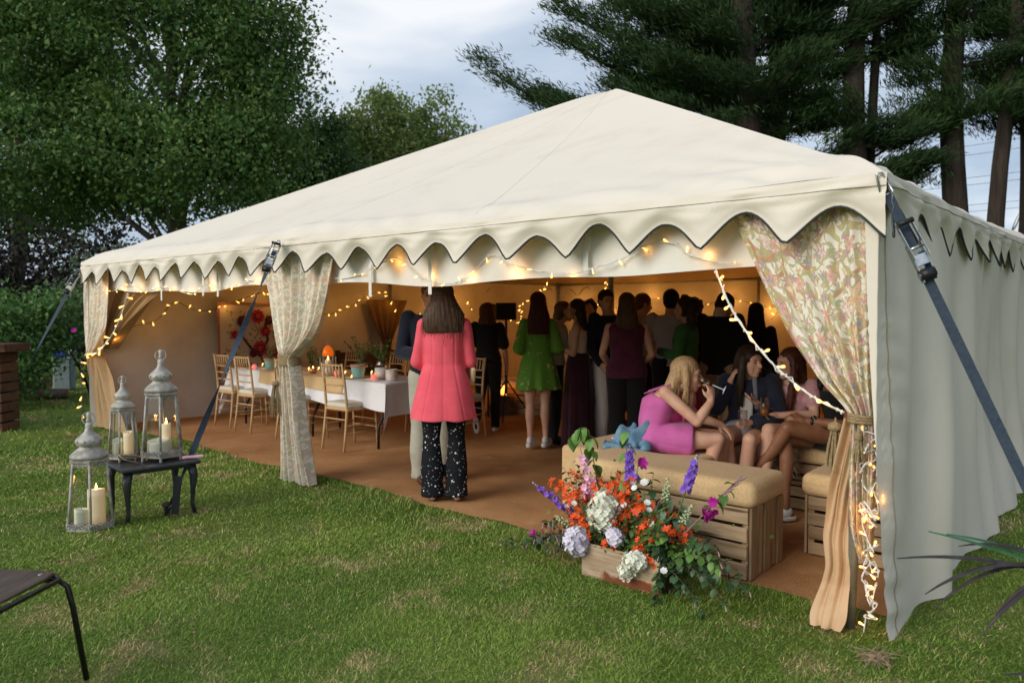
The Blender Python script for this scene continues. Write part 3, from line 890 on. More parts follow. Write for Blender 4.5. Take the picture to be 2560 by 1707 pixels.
def fcloth(U, V):
    a = (U - .5) * 2 * (hx + ox); b = (V - .5) * 2 * (hy + oy)
    ea = np.maximum(np.abs(a) - hx - .012, 0); eb = np.maximum(np.abs(b) - hy - .012, 0)
    ca = np.clip(a, -hx - .012, hx + .012); cb_ = np.clip(b, -hy - .012, hy + .012)
    dr = ea + eb
    cor = np.minimum(ea, eb)
    x = ca + np.sign(a) * (ea * .10 + cor * .28 + .014 * np.sin(b * 15 + 1) * ea * 2)
    y = cb_ + np.sign(b) * (eb * .13 + cor * .28 + .035 * np.sin(a * 7.5 + 1.5 * np.sin(a * 2.2)) * eb * 3)
    # pushed up over the chair seats on the near side
    dip = eb * (b < 0) * (.10 * np.sin(a * 6.7 + .8))
    z = TZ + .006 - dr * .955 + dip * .8 + .0035 * np.sin(a * 3) * np.sin(b * 8) * (dr == 0)
    return np.stack([x, y, z], -1)
ua = np.concatenate([np.linspace(0, ox / (2 * (hx + ox)), 16), np.linspace(ox / (2 * (hx + ox)), 1 - ox / (2 * (hx + ox)), 110)[1:-1], np.linspace(1 - ox / (2 * (hx + ox)), 1, 16)])
va = np.concatenate([np.linspace(0, oy / (2 * (hy + oy)), 16), np.linspace(oy / (2 * (hy + oy)), 1 - oy / (2 * (hy + oy)), 14)[1:-1], np.linspace(1 - oy / (2 * (hy + oy)), 1, 16)])
cl = sheet('tablecloth', 0, 0, fcloth, CLOTH, None, us=ua, vs=va)
cl.location = T(tcx, tcy, .012); cl.rotation_euler.z = TROT
tag(cl, 'white cotton tablecloth draped over the long table with its corner hanging low', 'tablecloth')
def frun(U, V):
    s = 5.80 + U * 1.75 - (TS0 + TS1) / 2
    a = -s; b = -hy - .022 - .15 + V * (2 * hy + .22)
    e = np.maximum(-hy - .02 - b, 0)
    y = np.maximum(b, -hy - .022 - e * .16) - .012 * np.sin(a * 9) * e * 4
    z = TZ + .012 - e * .97 + .02 * np.sin(a * 5 + 1) * e * 3 + .004 * np.sin(a * 17 + b * 9) * (e == 0)
    return np.stack([a, y, z], -1)
ru = sheet('table_runner', 70, 40, frun, BURLAP, None)
ru.location = T(tcx, tcy, .012); ru.rotation_euler.z = TROT
tag(ru, 'brown burlap runner hanging over the front edge of the white cloth', 'table runner')

# things on the table
TOPZ = TZ + .026
TEAL = M('teal_glaze', (.22, .46, .42), .4, (.30, .52, .47), 12)
TERRA = M('terracotta', (.52, .27, .16), .8, (.42, .2, .12), 20)
WHITEC = M('white_ceramic', (.75, .73, .70), .5, (.62, .60, .58), 20)
PLEAF = M('herb_leaf', (.10, .16, .045), .6, (.20, .24, .07), 9)
PLEAF2 = M('olive_leaf', (.20, .21, .08), .6, (.12, .14, .05), 9)
def pot(s, t, r, h, mat, label, rim=True, cat='pot'):
    o = thing('plant_pot', label, cat, T(s, t, TOPZ), 0)
    MB().lathe([(r * .72, 0), (r * .8, h * .3), (r * .95, h * .82), (r * .95, h * .99), (r * .8, h * .98), (r * .7, h * .8)], 18).build('pot_body', mat, o, True)
    if rim: MB().lathe([(r, h * .80), (r * 1.05, h * .82), (r * 1.05, h), (r * .98, h), (r * .9, h * .93)], 18).build('rim', TERRA, o, True)
    return o
def herb(s, t, z, h, spread, n, mat, label, seed, lsize=.018):
    r = random.Random(seed)
    o = thing('potted_plant', label, 'plant', T(s, t, z), 0)
    st = MB(); lv = MB()
    for i in range(n):
        a = r.uniform(0, 6.28); sp = spread * r.uniform(.2, 1); hh = h * r.uniform(.55, 1)
        p = bez((r.uniform(-.01, .01), r.uniform(-.01, .01), -.03), (sp * .3 * math.cos(a), sp * .3 * math.sin(a), hh * .6), (sp * math.cos(a), sp * math.sin(a), hh), 7)
        st.tube(p, [.0028] * 8, 4)
        for q_ in p[2:]:
            for k in range(5):
                d = Vector((r.gauss(0, 1), r.gauss(0, 1), r.gauss(.3, .8))).normalized() * lsize * r.uniform(.6, 1.4)
                sd = d.orthogonal().normalized() * lsize * .42
                c0 = q_ + Vector((r.gauss(0, .006), r.gauss(0, .006), r.gauss(0, .006)))
                lv.add([c0, c0 + d * .5 + sd, c0 + d, c0 + d * .5 - sd], [(0, 1, 2, 3)])
    st.build('stems', PLEAF2, o); lv.build('leaves', mat, o)
    return o
pot(7.68, 1.60, .075, .135, TEAL, 'teal flowerpot with terracotta rim left of the middle curtain')
herb(7.68, 1.60, TOPZ + .10, .22, .10, 9, PLEAF2, 'small sprig growing in the left teal flowerpot', 1)
pot(5.80, 1.57, .085, .15, TEAL, 'teal flowerpot with brown rim behind the nearest chair back')
pot(6.22, 1.85, .06, .11, TEAL, 'small pale teal beaker further back on the table', False, 'beaker')
pot(7.42, 1.60, .065, .085, WHITEC, 'small white candle bowl right of the left teal pot', False, 'candle bowl')
def jar(s, t, r, h, label, cat='jar'):
    o = thing('glass_jar', label, cat, T(s, t, TOPZ), 0)
    MB().lathe([(r * .9, 0), (r, .01), (r, h * .72), (r * .8, h * .8), (r * .78, h), (r * .72, h * .99), (r * .74, h * .8)], 18).build('jar_body', GLASS, o, True)
    m = MB(); n = 18
    m.lathe([(r * 1.02, h * .08), (r * 1.02, h * .66), (r * 1.015, h * .66), (r * 1.015, h * .08)], 18); m.build('label', WHITEC, o, True)
    MB().lathe([(r * .8, h * .8), (r * .85, h * .82), (r * .85, h * .88), (r * .8, h * .9)], 18).build('neck', STEEL, o, True)
    return o
jar(5.50, 1.66, .075, .19, 'glass jar with white label holding greenery beside the cup')
herb(5.50, 1.66, TOPZ + .16, .26, .17, 14, PLEAF, 'bushy green herb standing in the white labelled jar', 2, .024)
jar(6.30, 1.52, .06, .15, 'white labelled jar in front of the amber lantern')
bx = thing('glass_planter', 'square clear glass planter behind the right teal pot', 'planter', T(5.98, 1.78, TOPZ), TROT)
MB().box((0, 0, .075), (.19, .12, .15), bev=.004).build('glass_box', GLASS, bx)
MB().box((0, 0, .045), (.17, .10, .085), bev=.01).build('soil', M('dark_soil', (.05, .035, .025), .9), bx)
herb(6.03, 1.78, TOPZ + .12, .33, .20, 13, PLEAF2, 'wispy olive sprigs rising from the square glass planter', 3, .02)
herb(6.95, 1.85, TOPZ + .02, .26, .14, 12, PLEAF2, 'dull green sprigs right of the middle curtain tie', 5, .022)
herb(7.20, 1.90, TOPZ + .02, .28, .08, 9, PLEAF, 'upright green sprigs left of the middle curtain tie', 6, .022)
WAX = M('cream_wax', (.88, .85, .70), .45, (.82, .78, .60), 10, spec=.4)
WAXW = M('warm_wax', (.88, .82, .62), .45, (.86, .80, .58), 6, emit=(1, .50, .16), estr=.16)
FLAME = M('flame', (1, .6, .2), .5, emit=(1, .50, .12), estr=14)
cup = thing('candle_cup', 'speckled white candle cup near the right end of the cloth', 'candle cup', T(5.26, 1.60, TOPZ))
MB().lathe([(.055, 0), (.064, .02), (.066, .12), (.06, .122), (.056, .03)], 18).build('cup_body', M('speckled_glaze', (.72, .64, .60), .5, (.60, .40, .34), 40, .5, .7), cup, True)
mug = thing('mug', 'blue grey mug behind the pink bauble light', 'mug', T(5.72, 1.80, TOPZ))
MB().lathe([(.045, 0), (.058, .03), (.06, .10), (.054, .10), (.05, .03)], 16).build('mug_body', M('blue_glaze', (.12, .20, .24), .4), mug, True)
MB().tube(bez((.058, 0, .085), (.105, 0, .06), (.056, 0, .03)), .007, 6).build('handle', MATS['blue_glaze'], mug, True)
am = thing('glass_lantern', 'glowing amber glass lantern with a metal loop on the table', 'lantern', T(6.50, 1.66, TOPZ))
q = N('amber_glass'); g1 = q.n('ShaderNodeBsdfTransparent'); g1.inputs[0].default_value = (1, .50, .10, 1)
g2 = q.n('ShaderNodeBsdfPrincipled'); g2.inputs['Base Color'].default_value = (.8, .22, .02, 1); g2.inputs['Roughness'].default_value = .15
g2.inputs['Emission Color'].default_value = (1, .26, .02, 1); g2.inputs['Emission Strength'].default_value = .35
g3 = q.n('ShaderNodeMixShader'); g3.inputs[0].default_value = .6; q.l(g1.outputs[0], g3.inputs[1]); q.l(g2.outputs[0], g3.inputs[2]); q.l(g3.outputs[0], q.o.inputs[0])
MB().lathe([(.062, .21), (.064, .25), (.054, .29), (.03, .325), (.014, .335)], 12, lobes=6, lamp=.05).build('amber_shade', q.m, am, True)
for sx, sy in ((-1, -1), (1, -1), (1, 1), (-1, 1)): MB().box((sx * .075, sy * .075, .10), (.008, .008, .20)).build('post', STEEL, am)
MB().box((0, 0, .004), (.165, .165, .008)).build('base', STEEL, am)
MB().tube([(.02 * math.cos(a), 0, .358 + .02 * math.sin(a)) for a in np.linspace(0, 2 * PI, 13)], .004, 5).build('loop', STEEL, am, True)
cand = thing('candle', 'cream pillar candle alight inside the amber lantern', 'candle', T(6.50, 1.66, TOPZ + .008))
MB().lathe([(.038, 0), (.038, .15), (.034, .155), (.01, .148)], 14).build('wax', WAXW, cand, True)
MB().lathe([(.003, .150), (.009, .165), (.007, .18), (.001, .205)], 8).build('flame', FLAME, cand, True)
cop = thing('tealight_holder', 'small copper tealight holder left of the amber lantern', 'tealight', T(6.72, 1.60, TOPZ))
MB().lathe([(.04, 0), (.045, .03), (.04, .06), (.034, .06), (.03, .01)], 12).build('holder', M('copper', (.55, .28, .12), .35, metallic=.8), cop, True)
MB().lathe([(.003, .04), (.007, .055), (.001, .085)], 8).build('flame', FLAME, cop, True)

# ------------------------------------------------------------------ crate benches with burlap cushions
def crate_bench(s0, s1, t0, t1, h, ch, label, rows=4, ends=5, zbase=.012, group='burlap topped benches inside the tent', seed=1, over=.02):
    W, D = s1 - s0, t1 - t0
    o = thing('crate_bench', label, 'bench', T((s0 + s1) / 2, (t0 + t1) / 2, zbase), TROT, group)
    r = random.Random(seed)
    ph = h / rows
    for sy in (-1, 1):
        for k in range(rows):
            z = ph * (k + .5)
            e = MB().box((0, 0, 0), (W - .05 + r.uniform(-.01, .01), .013, ph * r.uniform(.80, .88)), bev=.003).build('plank', CRATE_H, o)
            e.location = (r.uniform(-.004, .004), sy * (D / 2 - .004), z + r.uniform(-.004, .004)); e.rotation_euler = (0, r.uniform(-.008, .008), 0)
    pw = D / ends
    for sx in (-1, 1):
        for k in range(ends):
            e = MB().box((0, 0, 0), (.016, pw * r.uniform(.82, .92), h * r.uniform(.985, 1.0)), bev=.003).build('end_board', CRATE_V, o)
            e.location = (sx * (W / 2 - .008 - .010 * (k % 2)), -D / 2 + pw * (k + .5), h / 2)
    for sx in (-1, 1):
        for sy in (-1, 1):
            MB().box((sx * (W / 2 - .04), sy * (D / 2 - .03), h / 2), (.035, .035, h - .01)).build('corner_post', CRATE_V, o)
    softbox('cushion', (W + over * 2, D + over * 2, ch), ch * .36, BURLAP, o, (0, 0, h + ch / 2 - .004), 16, .007, 9, seed)
    return o
B1 = crate_bench(.70, 1.90, .34, .80, .40, .145, 'crate bench with fitted burlap cushion behind the flower box', seed=2)
b2 = wthing('burlap_bench', 'boxy bench fully covered in burlap with the denim jacket on it', 'bench', T(1.9, 1.2, 0), 'burlap topped benches inside the tent')
softbox('cover', (1.04, 1.06, .49), .035, BURLAP, b2, T(1.86, 1.35, .255), 14, .007, 5, 3, TROT).matrix_parent_inverse = Matrix.Translation(b2.location).inverted()
B3 = crate_bench(.12, .66, 1.02, 1.62, .36, .14, 'short crate bench with burlap cushion beside the right curtain', seed=4)
B4 = crate_bench(.45, 1.72, 1.98, 2.5, .36, .13, 'crate bench the three girls sit on, burlap cushion and slats', seed=5)
B5 = crate_bench(5.2, 6.35, 4.5, 5.1, .36, .13, 'dim crate bench with burlap cushion far inside the tent', seed=6)
# sheepskins: shaggy tufts
FUR = M('cream_fleece', (.74, .70, .60), .9, (.62, .57, .46), 30, bs=120, bstr=.6)
def fleece(name, label, pts, seed, n=1600, ln=.035, ctr=(0, 0, 0)):
    r = np.random.default_rng(seed)
    P = np.array([p[:3] for p in pts]); Rr = np.array([p[3] for p in pts])
    idx = r.integers(0, len(P), n); d = r.normal(size=(n, 3)); d /= np.linalg.norm(d, axis=1, keepdims=True)
    base = P[idx] + d * Rr[idx][:, None] * np.array([1, 1, .75])
    tip = base + d * ln * r.uniform(.5, 1.2, (n, 1)) + np.array([0, 0, -ln * .5]) + r.normal(0, ln * .25, (n, 3))
    sd = np.cross(d, r.normal(size=(n, 3))); sd /= np.linalg.norm(sd, axis=1, keepdims=True); sd *= .006
    V = np.stack([base - sd, base + sd, tip], 1).reshape(-1, 3); F = np.arange(3 * n).reshape(-1, 3)
    o = thing(name, label, 'sheepskin', Vector(P.mean(0)), 0, 'sheepskins on the benches'); WORLDSPACE.add(o.name)
    link('wool', npmesh('wool', V, F), FUR, o)
    m = MB()
    for p, rr_ in zip(P, Rr): m.ball(p, (rr_, rr_, rr_ * .75), 10, 6)
    m.build('hide', FUR, o, True)
    return o
def skin_line(a, b, r, n=5):
    a, b = Vector(a), Vector(b); return [(*(a.lerp(b, i / (n - 1))), r) for i in range(n)]
fleece('sheepskin', 'white sheepskin draped over the bench front between the seated girls', skin_line(T(1.28, 1.92, .30), T(1.20, 1.92, .46), .075, 4) + skin_line(T(1.25, 2.0, .50), T(1.25, 2.35, .50), .07, 4) + skin_line(T(1.12, 1.94, .34), T(1.12, 1.94, .46), .075, 3), 1)
fleece('sheepskin', 'sheepskin under the girl in the navy hoodie at the bench end', skin_line(T(1.66, 1.95, .40), T(1.60, 2.3, .50), .08, 4), 2)
fleece('sheepskin', 'cream sheepskin on the short bench beside the right curtain', skin_line(T(.24, 1.12, .54), T(.30, 1.45, .54), .09, 5) + skin_line(T(.16, 1.1, .50), T(.18, 1.3, .52), .08, 3), 3)
fleece('sheepskin', 'sheepskin on the dim bench far inside behind the green dress', skin_line(T(5.3, 4.55, .52), T(5.6, 4.6, .52), .09, 4), 4)

# denim jacket crumpled on the burlap bench
DENIM = M('blue_denim', (.095, .21, .33), .85, (.17, .31, .43), 14, .4, .65, bs=250, bstr=.4, sheen=.1)
DENIMD = M('denim_lining', (.05, .16, .24), .85, (.08, .2, .28), 20)
dj = wthing('denim_jacket', 'crumpled light blue denim jacket lying on the burlap bench', 'jacket', T(1.80, 1.02, .5))
def fden(U, V, k=0):
    s = 2.03 - U * .36 + .03 * np.sin(V * 9 + k); t = .86 + V * .34 + .03 * np.sin(U * 8 + k * 2)
    h = .52 + .15 * np.exp(-((U - .27) / .15) ** 4) * np.exp(-((V - .45) / .33) ** 4) + .17 * np.exp(-((U - .74) / .13) ** 4) * np.exp(-((V - .5) / .35) ** 4)
    h = h + .034 * np.sin(U * 19 + V * 7 + k) * np.sin(V * 11 + k) + .014 * np.sin(U * 37 - V * 23)
    return Tn(s, t, np.maximum(h, .502))
sheet('jacket_body', 60, 50, fden, DENIM, dj)
def ftube(p0, p1, p2, r, name, mat, seed):
    m = MB(); pts = bez(p0, p1, p2, 14); rr_ = random.Random(seed)
    m.tube(pts, [r * (1 + .25 * math.sin(i * 1.9 + seed)) for i in range(15)], 12, True, .75); m.build(name, mat, dj, True)
ftube(T(1.99, .85, .525), T(1.92, .80, .57), T(1.80, .84, .53), .030, 'sleeve', DENIM, 1)
ftube(T(1.68, .86, .525), T(1.66, .84, .60), T(1.74, .94, .56), .034, 'sleeve', DENIM, 2)
ftube(T(1.90, .82, .52), T(1.80, .80, .55), T(1.66, .84, .52), .032, 'collar', DENIM, 3)
MB().box(T(1.80, .92, .575), (.13, .07, .02), Matrix.Rotation(.5, 3, 'X')).build('lining', DENIMD, dj)
MB().lathe([(.008, -.002), (.009, .002)], 10, T(1.93, .83, .60), R=frame((0, -1, .3))).build('button', STEEL, dj)

# ------------------------------------------------------------------ far inside: wooden settle, speaker on a stand, floral hanging, paraffin glow
st_ = wthing('wooden_settle', 'dark brown wooden settle back against the left wall', 'settle', T(8.85, 4.1, 0))
for k in range(6):
    z = .14 + .125 * k
    m = MB().box(T(8.85, 4.1, z), (.035, 1.3, .118), Matrix.Rotation(TROT, 3, 'Z'), bev=.004); m.build('board', DARKWOOD, st_)
for t_ in (3.47, 4.73): MB().box(T(8.83, t_, .43), (.06, .06, .86), Matrix.Rotation(TROT, 3, 'Z')).build('post', DARKWOOD, st_)
MB().box(T(8.65, 4.1, .42), (.4, 1.28, .04), Matrix.Rotation(TROT, 3, 'Z')).build('seat', DARKWOOD, st_)
sp = thing('speaker', 'black speaker box raised on a thin stand inside the tent', 'speaker', (-.08, 10.2, 0))
MB().box((0, 0, 1.475), (.28, .24, .235), bev=.012).build('cabinet', BLACK, sp)
MB().box((0, -.123, 1.475), (.25, .006, .205)).build('grille', M('speaker_mesh', (.006, .006, .007), .7, bs=200, bstr=.5), sp)
MB().tube([(0, 0, .35), (0, 0, 1.37)], .018, 8).build('pole', BLACK, sp)
for k in range(3):
    a = k * 2.094 + .4
    MB().tube([(0, 0, .55), (.38 * math.cos(a), .38 * math.sin(a), .012)], .011, 6).build('leg', BLACK, sp)
sp2 = thing('speaker', 'rounded dark speaker left of the speaker box, behind the woman in black', 'speaker', (-.33, 10.4, 0))
MB().lathe([(.10, 1.36), (.13, 1.42), (.13, 1.52), (.09, 1.58)], 14).build('cabinet', BLACK, sp2, True)
MB().tube([(0, 0, .0), (0, 0, 1.37)], .018, 8).build('pole', BLACK, sp2)

# floral wall hanging, appliqued motifs on cream
HC = M('cream_linen', (.66, .60, .50), .9, (.60, .53, .43), 5, bs=200, bstr=.2)
RED = M('red_applique', (.42, .02, .05), .8, (.55, .05, .09), 22); MAR = M('maroon_applique', (.08, .012, .025), .85, (.14, .02, .035), 22)
GRN = M('olive_applique', (.16, .16, .06), .85, (.24, .22, .08), 14); BRN = M('brown_applique', (.07, .03, .02), .9)
BORD = M('rust_border', (.32, .12, .08), .9, (.42, .2, .13), 30)
wh = wthing('wall_hanging', 'cream wall hanging with red roses on a dark branching tree', 'wall hanging', T(9.10, 2.2, 1.1))
def wp(a, z, o=0.0): return T(9.09 - o, 1.62 + a, z)      # a metres along the wall
HW, HZ0, HZ1 = 1.18, .42, 1.60
sheet('cloth', 30, 30, lambda U, V: Tn(9.09 - .012 * np.sin(U * 9 + V * 3), 1.62 + U * HW, HZ1 - V * (HZ1 - HZ0)), HC, wh)
for a0, a1, z0, z1 in ((0, .035, HZ0, HZ1), (HW - .035, HW, HZ0, HZ1), (.035, HW - .035, HZ1 - .035, HZ1), (.035, HW - .035, HZ0, HZ0 + .035)):
    MB().box(wp((a0 + a1) / 2, (z0 + z1) / 2, .018), (.006, a1 - a0, z1 - z0), Matrix.Rotation(TROT, 3, 'Z')).build('border', BORD, wh)
def disc(a, z, r, o, lob, mat, name, parent=wh, lamp=.10, ph=0.0):
    m = MB(); n = 26; vs = [wp(a, z, o + .004)]
    for k in range(n):
        q_ = 2 * PI * k / n; rr_ = r * (1 + lamp * math.cos(lob * q_ + ph)); vs.append(wp(a + rr_ * math.cos(q_), z + rr_ * math.sin(q_), o))
    m.add(vs, [(0, 1 + k, 1 + (k + 1) % n) for k in range(n)])
    return m.build(name, mat, parent)
rr = random.Random(8)
for (a, z, r, mt) in ((.62, 1.40, .105, RED), (.38, 1.33, .085, MAR), (.80, 1.34, .07, MAR), (.26, 1.14, .06, RED), (.74, 1.18, .085, RED), (.98, 1.20, .06, RED), (1.02, 1.03, .09, MAR),
                      (.66, .93, .115, RED), (.90, .86, .065, RED), (1.00, .62, .10, MAR), (.46, .66, .075, RED), (.54, .86, .06, MAR), (.90, 1.44, .05, MAR)):
    f_ = disc(a, z, r, .022, 9, mt, 'rose')
    disc(a, z, r * .62, .028, 7, MAR if mt is RED else BRN, 'petal_ring', f_, .14, 1)
    disc(a, z, r * .38, .034, 6, mt, 'petal_ring', f_, .12, 2)
for pts in ([(.70, .42), (.69, .55), (.72, .68), (.66, .82)], [(.70, .58), (.85, .70), (.95, .72)], [(.70, .55), (.55, .64), (.46, .70)], [(.71, .68), (.84, .80), (.88, .9)], [(.66, .82), (.50, .95), (.38, 1.1), (.40, 1.25)], [(.68, .9), (.78, 1.05), (.74, 1.3)]):
    MB().tube([wp(a, z, .02) for a, z in pts], [.022 - .004 * i for i in range(len(pts))], 6).build('branch', BRN, wh)
m = MB()
for i in range(150):
    a, z = rr.uniform(.12, HW - .12), rr.uniform(.62, HZ1 - .12)
    q_ = rr.uniform(0, 6.28); L_ = rr.uniform(.018, .04); c_, s_ = math.cos(q_), math.sin(q_)
    m.add([wp(a, z, .019), wp(a + L_ * c_ - .3 * L_ * s_, z + L_ * s_ + .3 * L_ * c_, .021), wp(a + 2 * L_ * c_, z + 2 * L_ * s_, .019), wp(a + L_ * c_ + .3 * L_ * s_, z + L_ * s_ - .3 * L_ * c_, .021)], [(0, 1, 2, 3)])
tag(m.build('leaves', GRN, wh), kind='stuff')

# ------------------------------------------------------------------ side table with lanterns on the grass
TABM = M('black_cast_metal', (.018, .022, .028), .38, (.03, .035, .042), 30, bs=60, bstr=.15, spec=.5)
th_ = math.atan2(5.39 - 5.06, -2.31 + 2.66)
st2 = thing('side_table', 'low black metal side table with curved legs holding two lanterns', 'table', (-2.635, 5.44, gz(-2.6, 5.4)), th_)
V, F = rboxdata((.54, .46, .028), .013, 6); V[:, 2] += .385
link('tabletop', npmesh('tabletop', V, F), TABM, st2, True)
MB().box((0, 0, .362), (.48, .40, .022), bev=.006).build('apron', TABM, st2)
for sx in (-1, 1):
    for sy in (-1, 1):
        p = [(sx * .215, sy * .175, .36), (sx * .228, sy * .19, .29), (sx * .222, sy * .184, .18), (sx * .218, sy * .18, .08), (sx * .232, sy * .195, 0)]
        MB().tube(p, [.034, .030, .018, .014, .016], 10).build('leg', TABM, st2, True)
ZINC = M('weathered_zinc', (.48, .465, .42), .62, (.30, .285, .25), 18, .38, .62, bs=70, bstr=.35, metallic=.25, spec=.4)
ZDARK = M('rust_brown_metal', (.16, .09, .06), .7, (.22, .15, .11), 25)
def lantern(h, wb, loc, rz, label, lid=1.0):
    """six sided tapering lantern; h total height, wb base width"""
    o = thing('lantern', label, 'lantern', loc, rz, 'tapering grey metal lanterns')
    R0, R1 = wb / 2, wb / 2 * .72
    zb, zt = h * .045, h * .60
    def hexa(r, z, k, n=6): return Vector((r * math.cos(PI / 3 * k + PI / 6), r * math.sin(PI / 3 * k + PI / 6), z))
    for k in range(6): MB().tube([hexa(R0 * .97, 0, k), hexa(R0 * .97, zb, k)], h * .012, 6).build('foot', ZINC, o)
    MB().lathe([(R0 * .6, zb * .7), (R0 * 1.03, zb * .7), (R0 * 1.03, zb * 1.2), (R0 * .9, zb * 1.25)], 6, R=Matrix.Rotation(PI / 6, 3, 'Z')).build('base', ZINC, o)
    for k in range(6):
        MB().tube([hexa(R0 * .98, zb, k), hexa(R1, zt, k)], h * .0105, 6).build('post', ZINC if k % 2 else ZINC, o, True)
        a, b, c, d = hexa(R0 * .95, zb * 1.2, k), hexa(R0 * .95, zb * 1.2, k + 1), hexa(R1 * .97, zt, k + 1), hexa(R1 * .97, zt, k)
        nrm = ((a + b) / 2).copy(); nrm.z = 0; nrm.normalize()
        g = MB(); g.add([a, b, c, d, a - nrm * .003, b - nrm * .003, c - nrm * .003, d - nrm * .003], [(0, 1, 2, 3), (7, 6, 5, 4), (0, 4, 5, 1), (1, 5, 6, 2), (2, 6, 7, 3), (3, 7, 4, 0)])
        g.build('pane', GLASS, o)
        # pierced lace trims, top and foot
        for (r0, z0, r1, hh, up) in ((R1 * 1.02, zt, R1 * 1.03, h * .05, -1), (R0 * 1.0, zb * 1.15, R0 * .99, h * .045, 1)):
            l = MB(); nb = 7; A, B = hexa(r0, z0, k), hexa(r0, z0, k + 1)
            ex = (B - A).normalized()
            for j in range(nb):
                c0 = A.lerp(B, (j + .5) / nb) + nrm * .004; rr_ = (B - A).length / nb / 2
                c0 = c0 + Vector((0, 0, up * hh * (.35 if j % 2 else .6)))
                ring = [c0 + ex * (rr_ * 1.05 * math.cos(q_)) + Vector((0, 0, rr_ * 1.1 * math.sin(q_))) for q_ in np.linspace(0, 2 * PI, 9)]
                l.tube(ring, h * .0045, 4, False)
                l.tube([c0, Vector((c0.x, c0.y, z0))], h * .004, 4, False)
            l.build('lace_trim', ZINC, o)
    # collar, roof and finial
    MB().lathe([(R1 * 1.0, zt - h * .004), (R1 * 1.16, zt), (R1 * 1.18, zt + h * .016), (R1 * 1.0, zt + h * .02)], 6, R=Matrix.Rotation(PI / 6, 3, 'Z')).build('collar', ZINC, o)
    z = zt + h * .02; u = h * .40
    rf = MB().lathe([(R1 * .95, z), (R1 * 1.08, z + u * .04), (R1 * .98, z + u * .10), (R1 * .72, z + u * .18), (R1 * .52, z + u * .235), (R1 * .56, z + u * .26), (R1 * .72, z + u * .31), (R1 * .76, z + u * .37), (R1 * .66, z + u * .43), (R1 * .42, z + u * .50), (R1 * .25, z + u * .56), (R1 * .19, z + u * .66), (R1 * .21, z + u * .70), (R1 * .15, z + u * .76)], 20).build('roof', ZINC, o, True)
    MB().lathe([(R1 * .14, z + u * .76), (R1 * .17, z + u * .80), (R1 * .10, z + u * .84), (R1 * .14, z + u * .89), (R1 * .12, z + u * .94), (R1 * .03, z + u * .97)], 12).build('finial', ZINC, rf, True)
    v = MB()
    for k in range(10):
        q_ = 2 * PI * k / 10; v.ball((R1 * .765 * math.cos(q_), R1 * .765 * math.sin(q_), z + u * .37), (h * .006,) * 3, 6, 4)
    v.build('vent_holes', ZDARK, rf)
    rc = Vector((0, 0, z + u * .84)); rg = [rc + Vector((R1 * .34 * math.cos(q_), R1 * .10 * math.sin(q_), R1 * .34 * math.sin(q_) * 1.0)) for q_ in np.linspace(0, 2 * PI, 17)]
    MB().tube(rg, h * .005, 5, False).build('ring_handle', ZINC, o, True)
    return o
def pillar(loc, r, h, label, lit, seed, mat=None, tip=.12):
    rr_ = random.Random(seed); o = thing('candle', label, 'candle', loc, rr_.uniform(0, 6), 'pillar candles in the lanterns')
    m = MB(); n = 18; vs = []; prof = [(r, 0), (r * 1.01, h * .3), (r, h * .8), (r * .99, h), (r * .80, h * .985), (r * .6, h * .93), (.004, h * .9)]
    m.lathe(prof, n)
    m.v = [(x, y, z + (tip * (x + .3 * y) * (z > h * .9))) for x, y, z in m.v]
    m.build('wax', mat or WAX, o, True)
    MB().tube([(0, 0, h * .88), (.002, 0, h * .9 + .018)], .0016, 5).build('wick', BLACK, o)
    if lit:
        f = MB().lathe([(.002, h * .9 + .008), (.0075, h * .9 + .022), (.006, h * .9 + .038), (.0015, h * .9 + .062)], 8).build('flame', FLAME, o, True)
        ld = bpy.data.lights.new('candle_light', 'POINT'); ld.energy = .22; ld.color = (1, .45, .12); ld.shadow_soft_size = .012
        lo = bpy.data.objects.new('candle_light', ld); COL.objects.link(lo); lo.parent = o; lo.location = (0, 0, h * .9 + .05)
    return o
LB, LM_, LG = (-2.585, 5.50, .40), (-2.85, 5.46, .40), (-2.87, 5.05, .0)
lantern(.80, .30, LB, .35, 'tallest lantern, on the black table with a burning candle inside')
lantern(.615, .215, LM_, .2, 'smallest lantern, on the black table left of the tallest one')
lantern(.80, .315, LG, .5, 'lantern standing on the grass in front of the black table')
z0 = .40 + .04
pillar((LB[0] - .01, LB[1] - .03, z0), .078, .105, 'wide low pillar candle in the tallest lantern', False, 1)
pillar((LB[0] + .01, LB[1] + .045, z0), .032, .215, 'tall slim pillar candle burning behind the wide one', True, 2, WAXW)
pillar((LM_[0] - .035, LM_[1] - .02, z0 - .008), .034, .115, 'short melted candle in the smallest lantern', False, 3, tip=.5)
pillar((LM_[0] + .035, LM_[1] + .0, z0 - .008), .034, .175, 'taller candle at the right in the smallest lantern', False, 4, WAXW)
pillar((LG[0] - .04, LG[1] - .04, .038), .045, .12, 'short candle at the left in the lantern on the grass', False, 5)
pillar((LG[0] + .04, LG[1] + .0, .038), .055, .245, 'tall glowing candle in the lantern on the grass', True, 6, WAXW)
pillar((LG[0] + .01, LG[1] + .07, .038), .035, .15, 'candle at the back of the lantern on the grass', False, 7)
tw = thing('twine', 'loop of brown twine lying on the black table edge', 'twine', (-2.70, 5.33, .40))
MB().tube([Vector((.09 * math.cos(a) * (1 + .2 * math.sin(3 * a)) - .02, .05 * math.sin(a), .006 + .045 * max(0, math.sin(a * .5 + .3)))) for a in np.linspace(0, 5.6, 24)], .004, 5).build('cord', ROPE, tw, True)
fan = thing('folded_fan', 'folded pink fabric fan lying on the right edge of the black table', 'fan', (-2.36, 5.50, .401), .5)
V, F = rboxdata((.15, .035, .022), .01, 5); V[:, 2] += .012
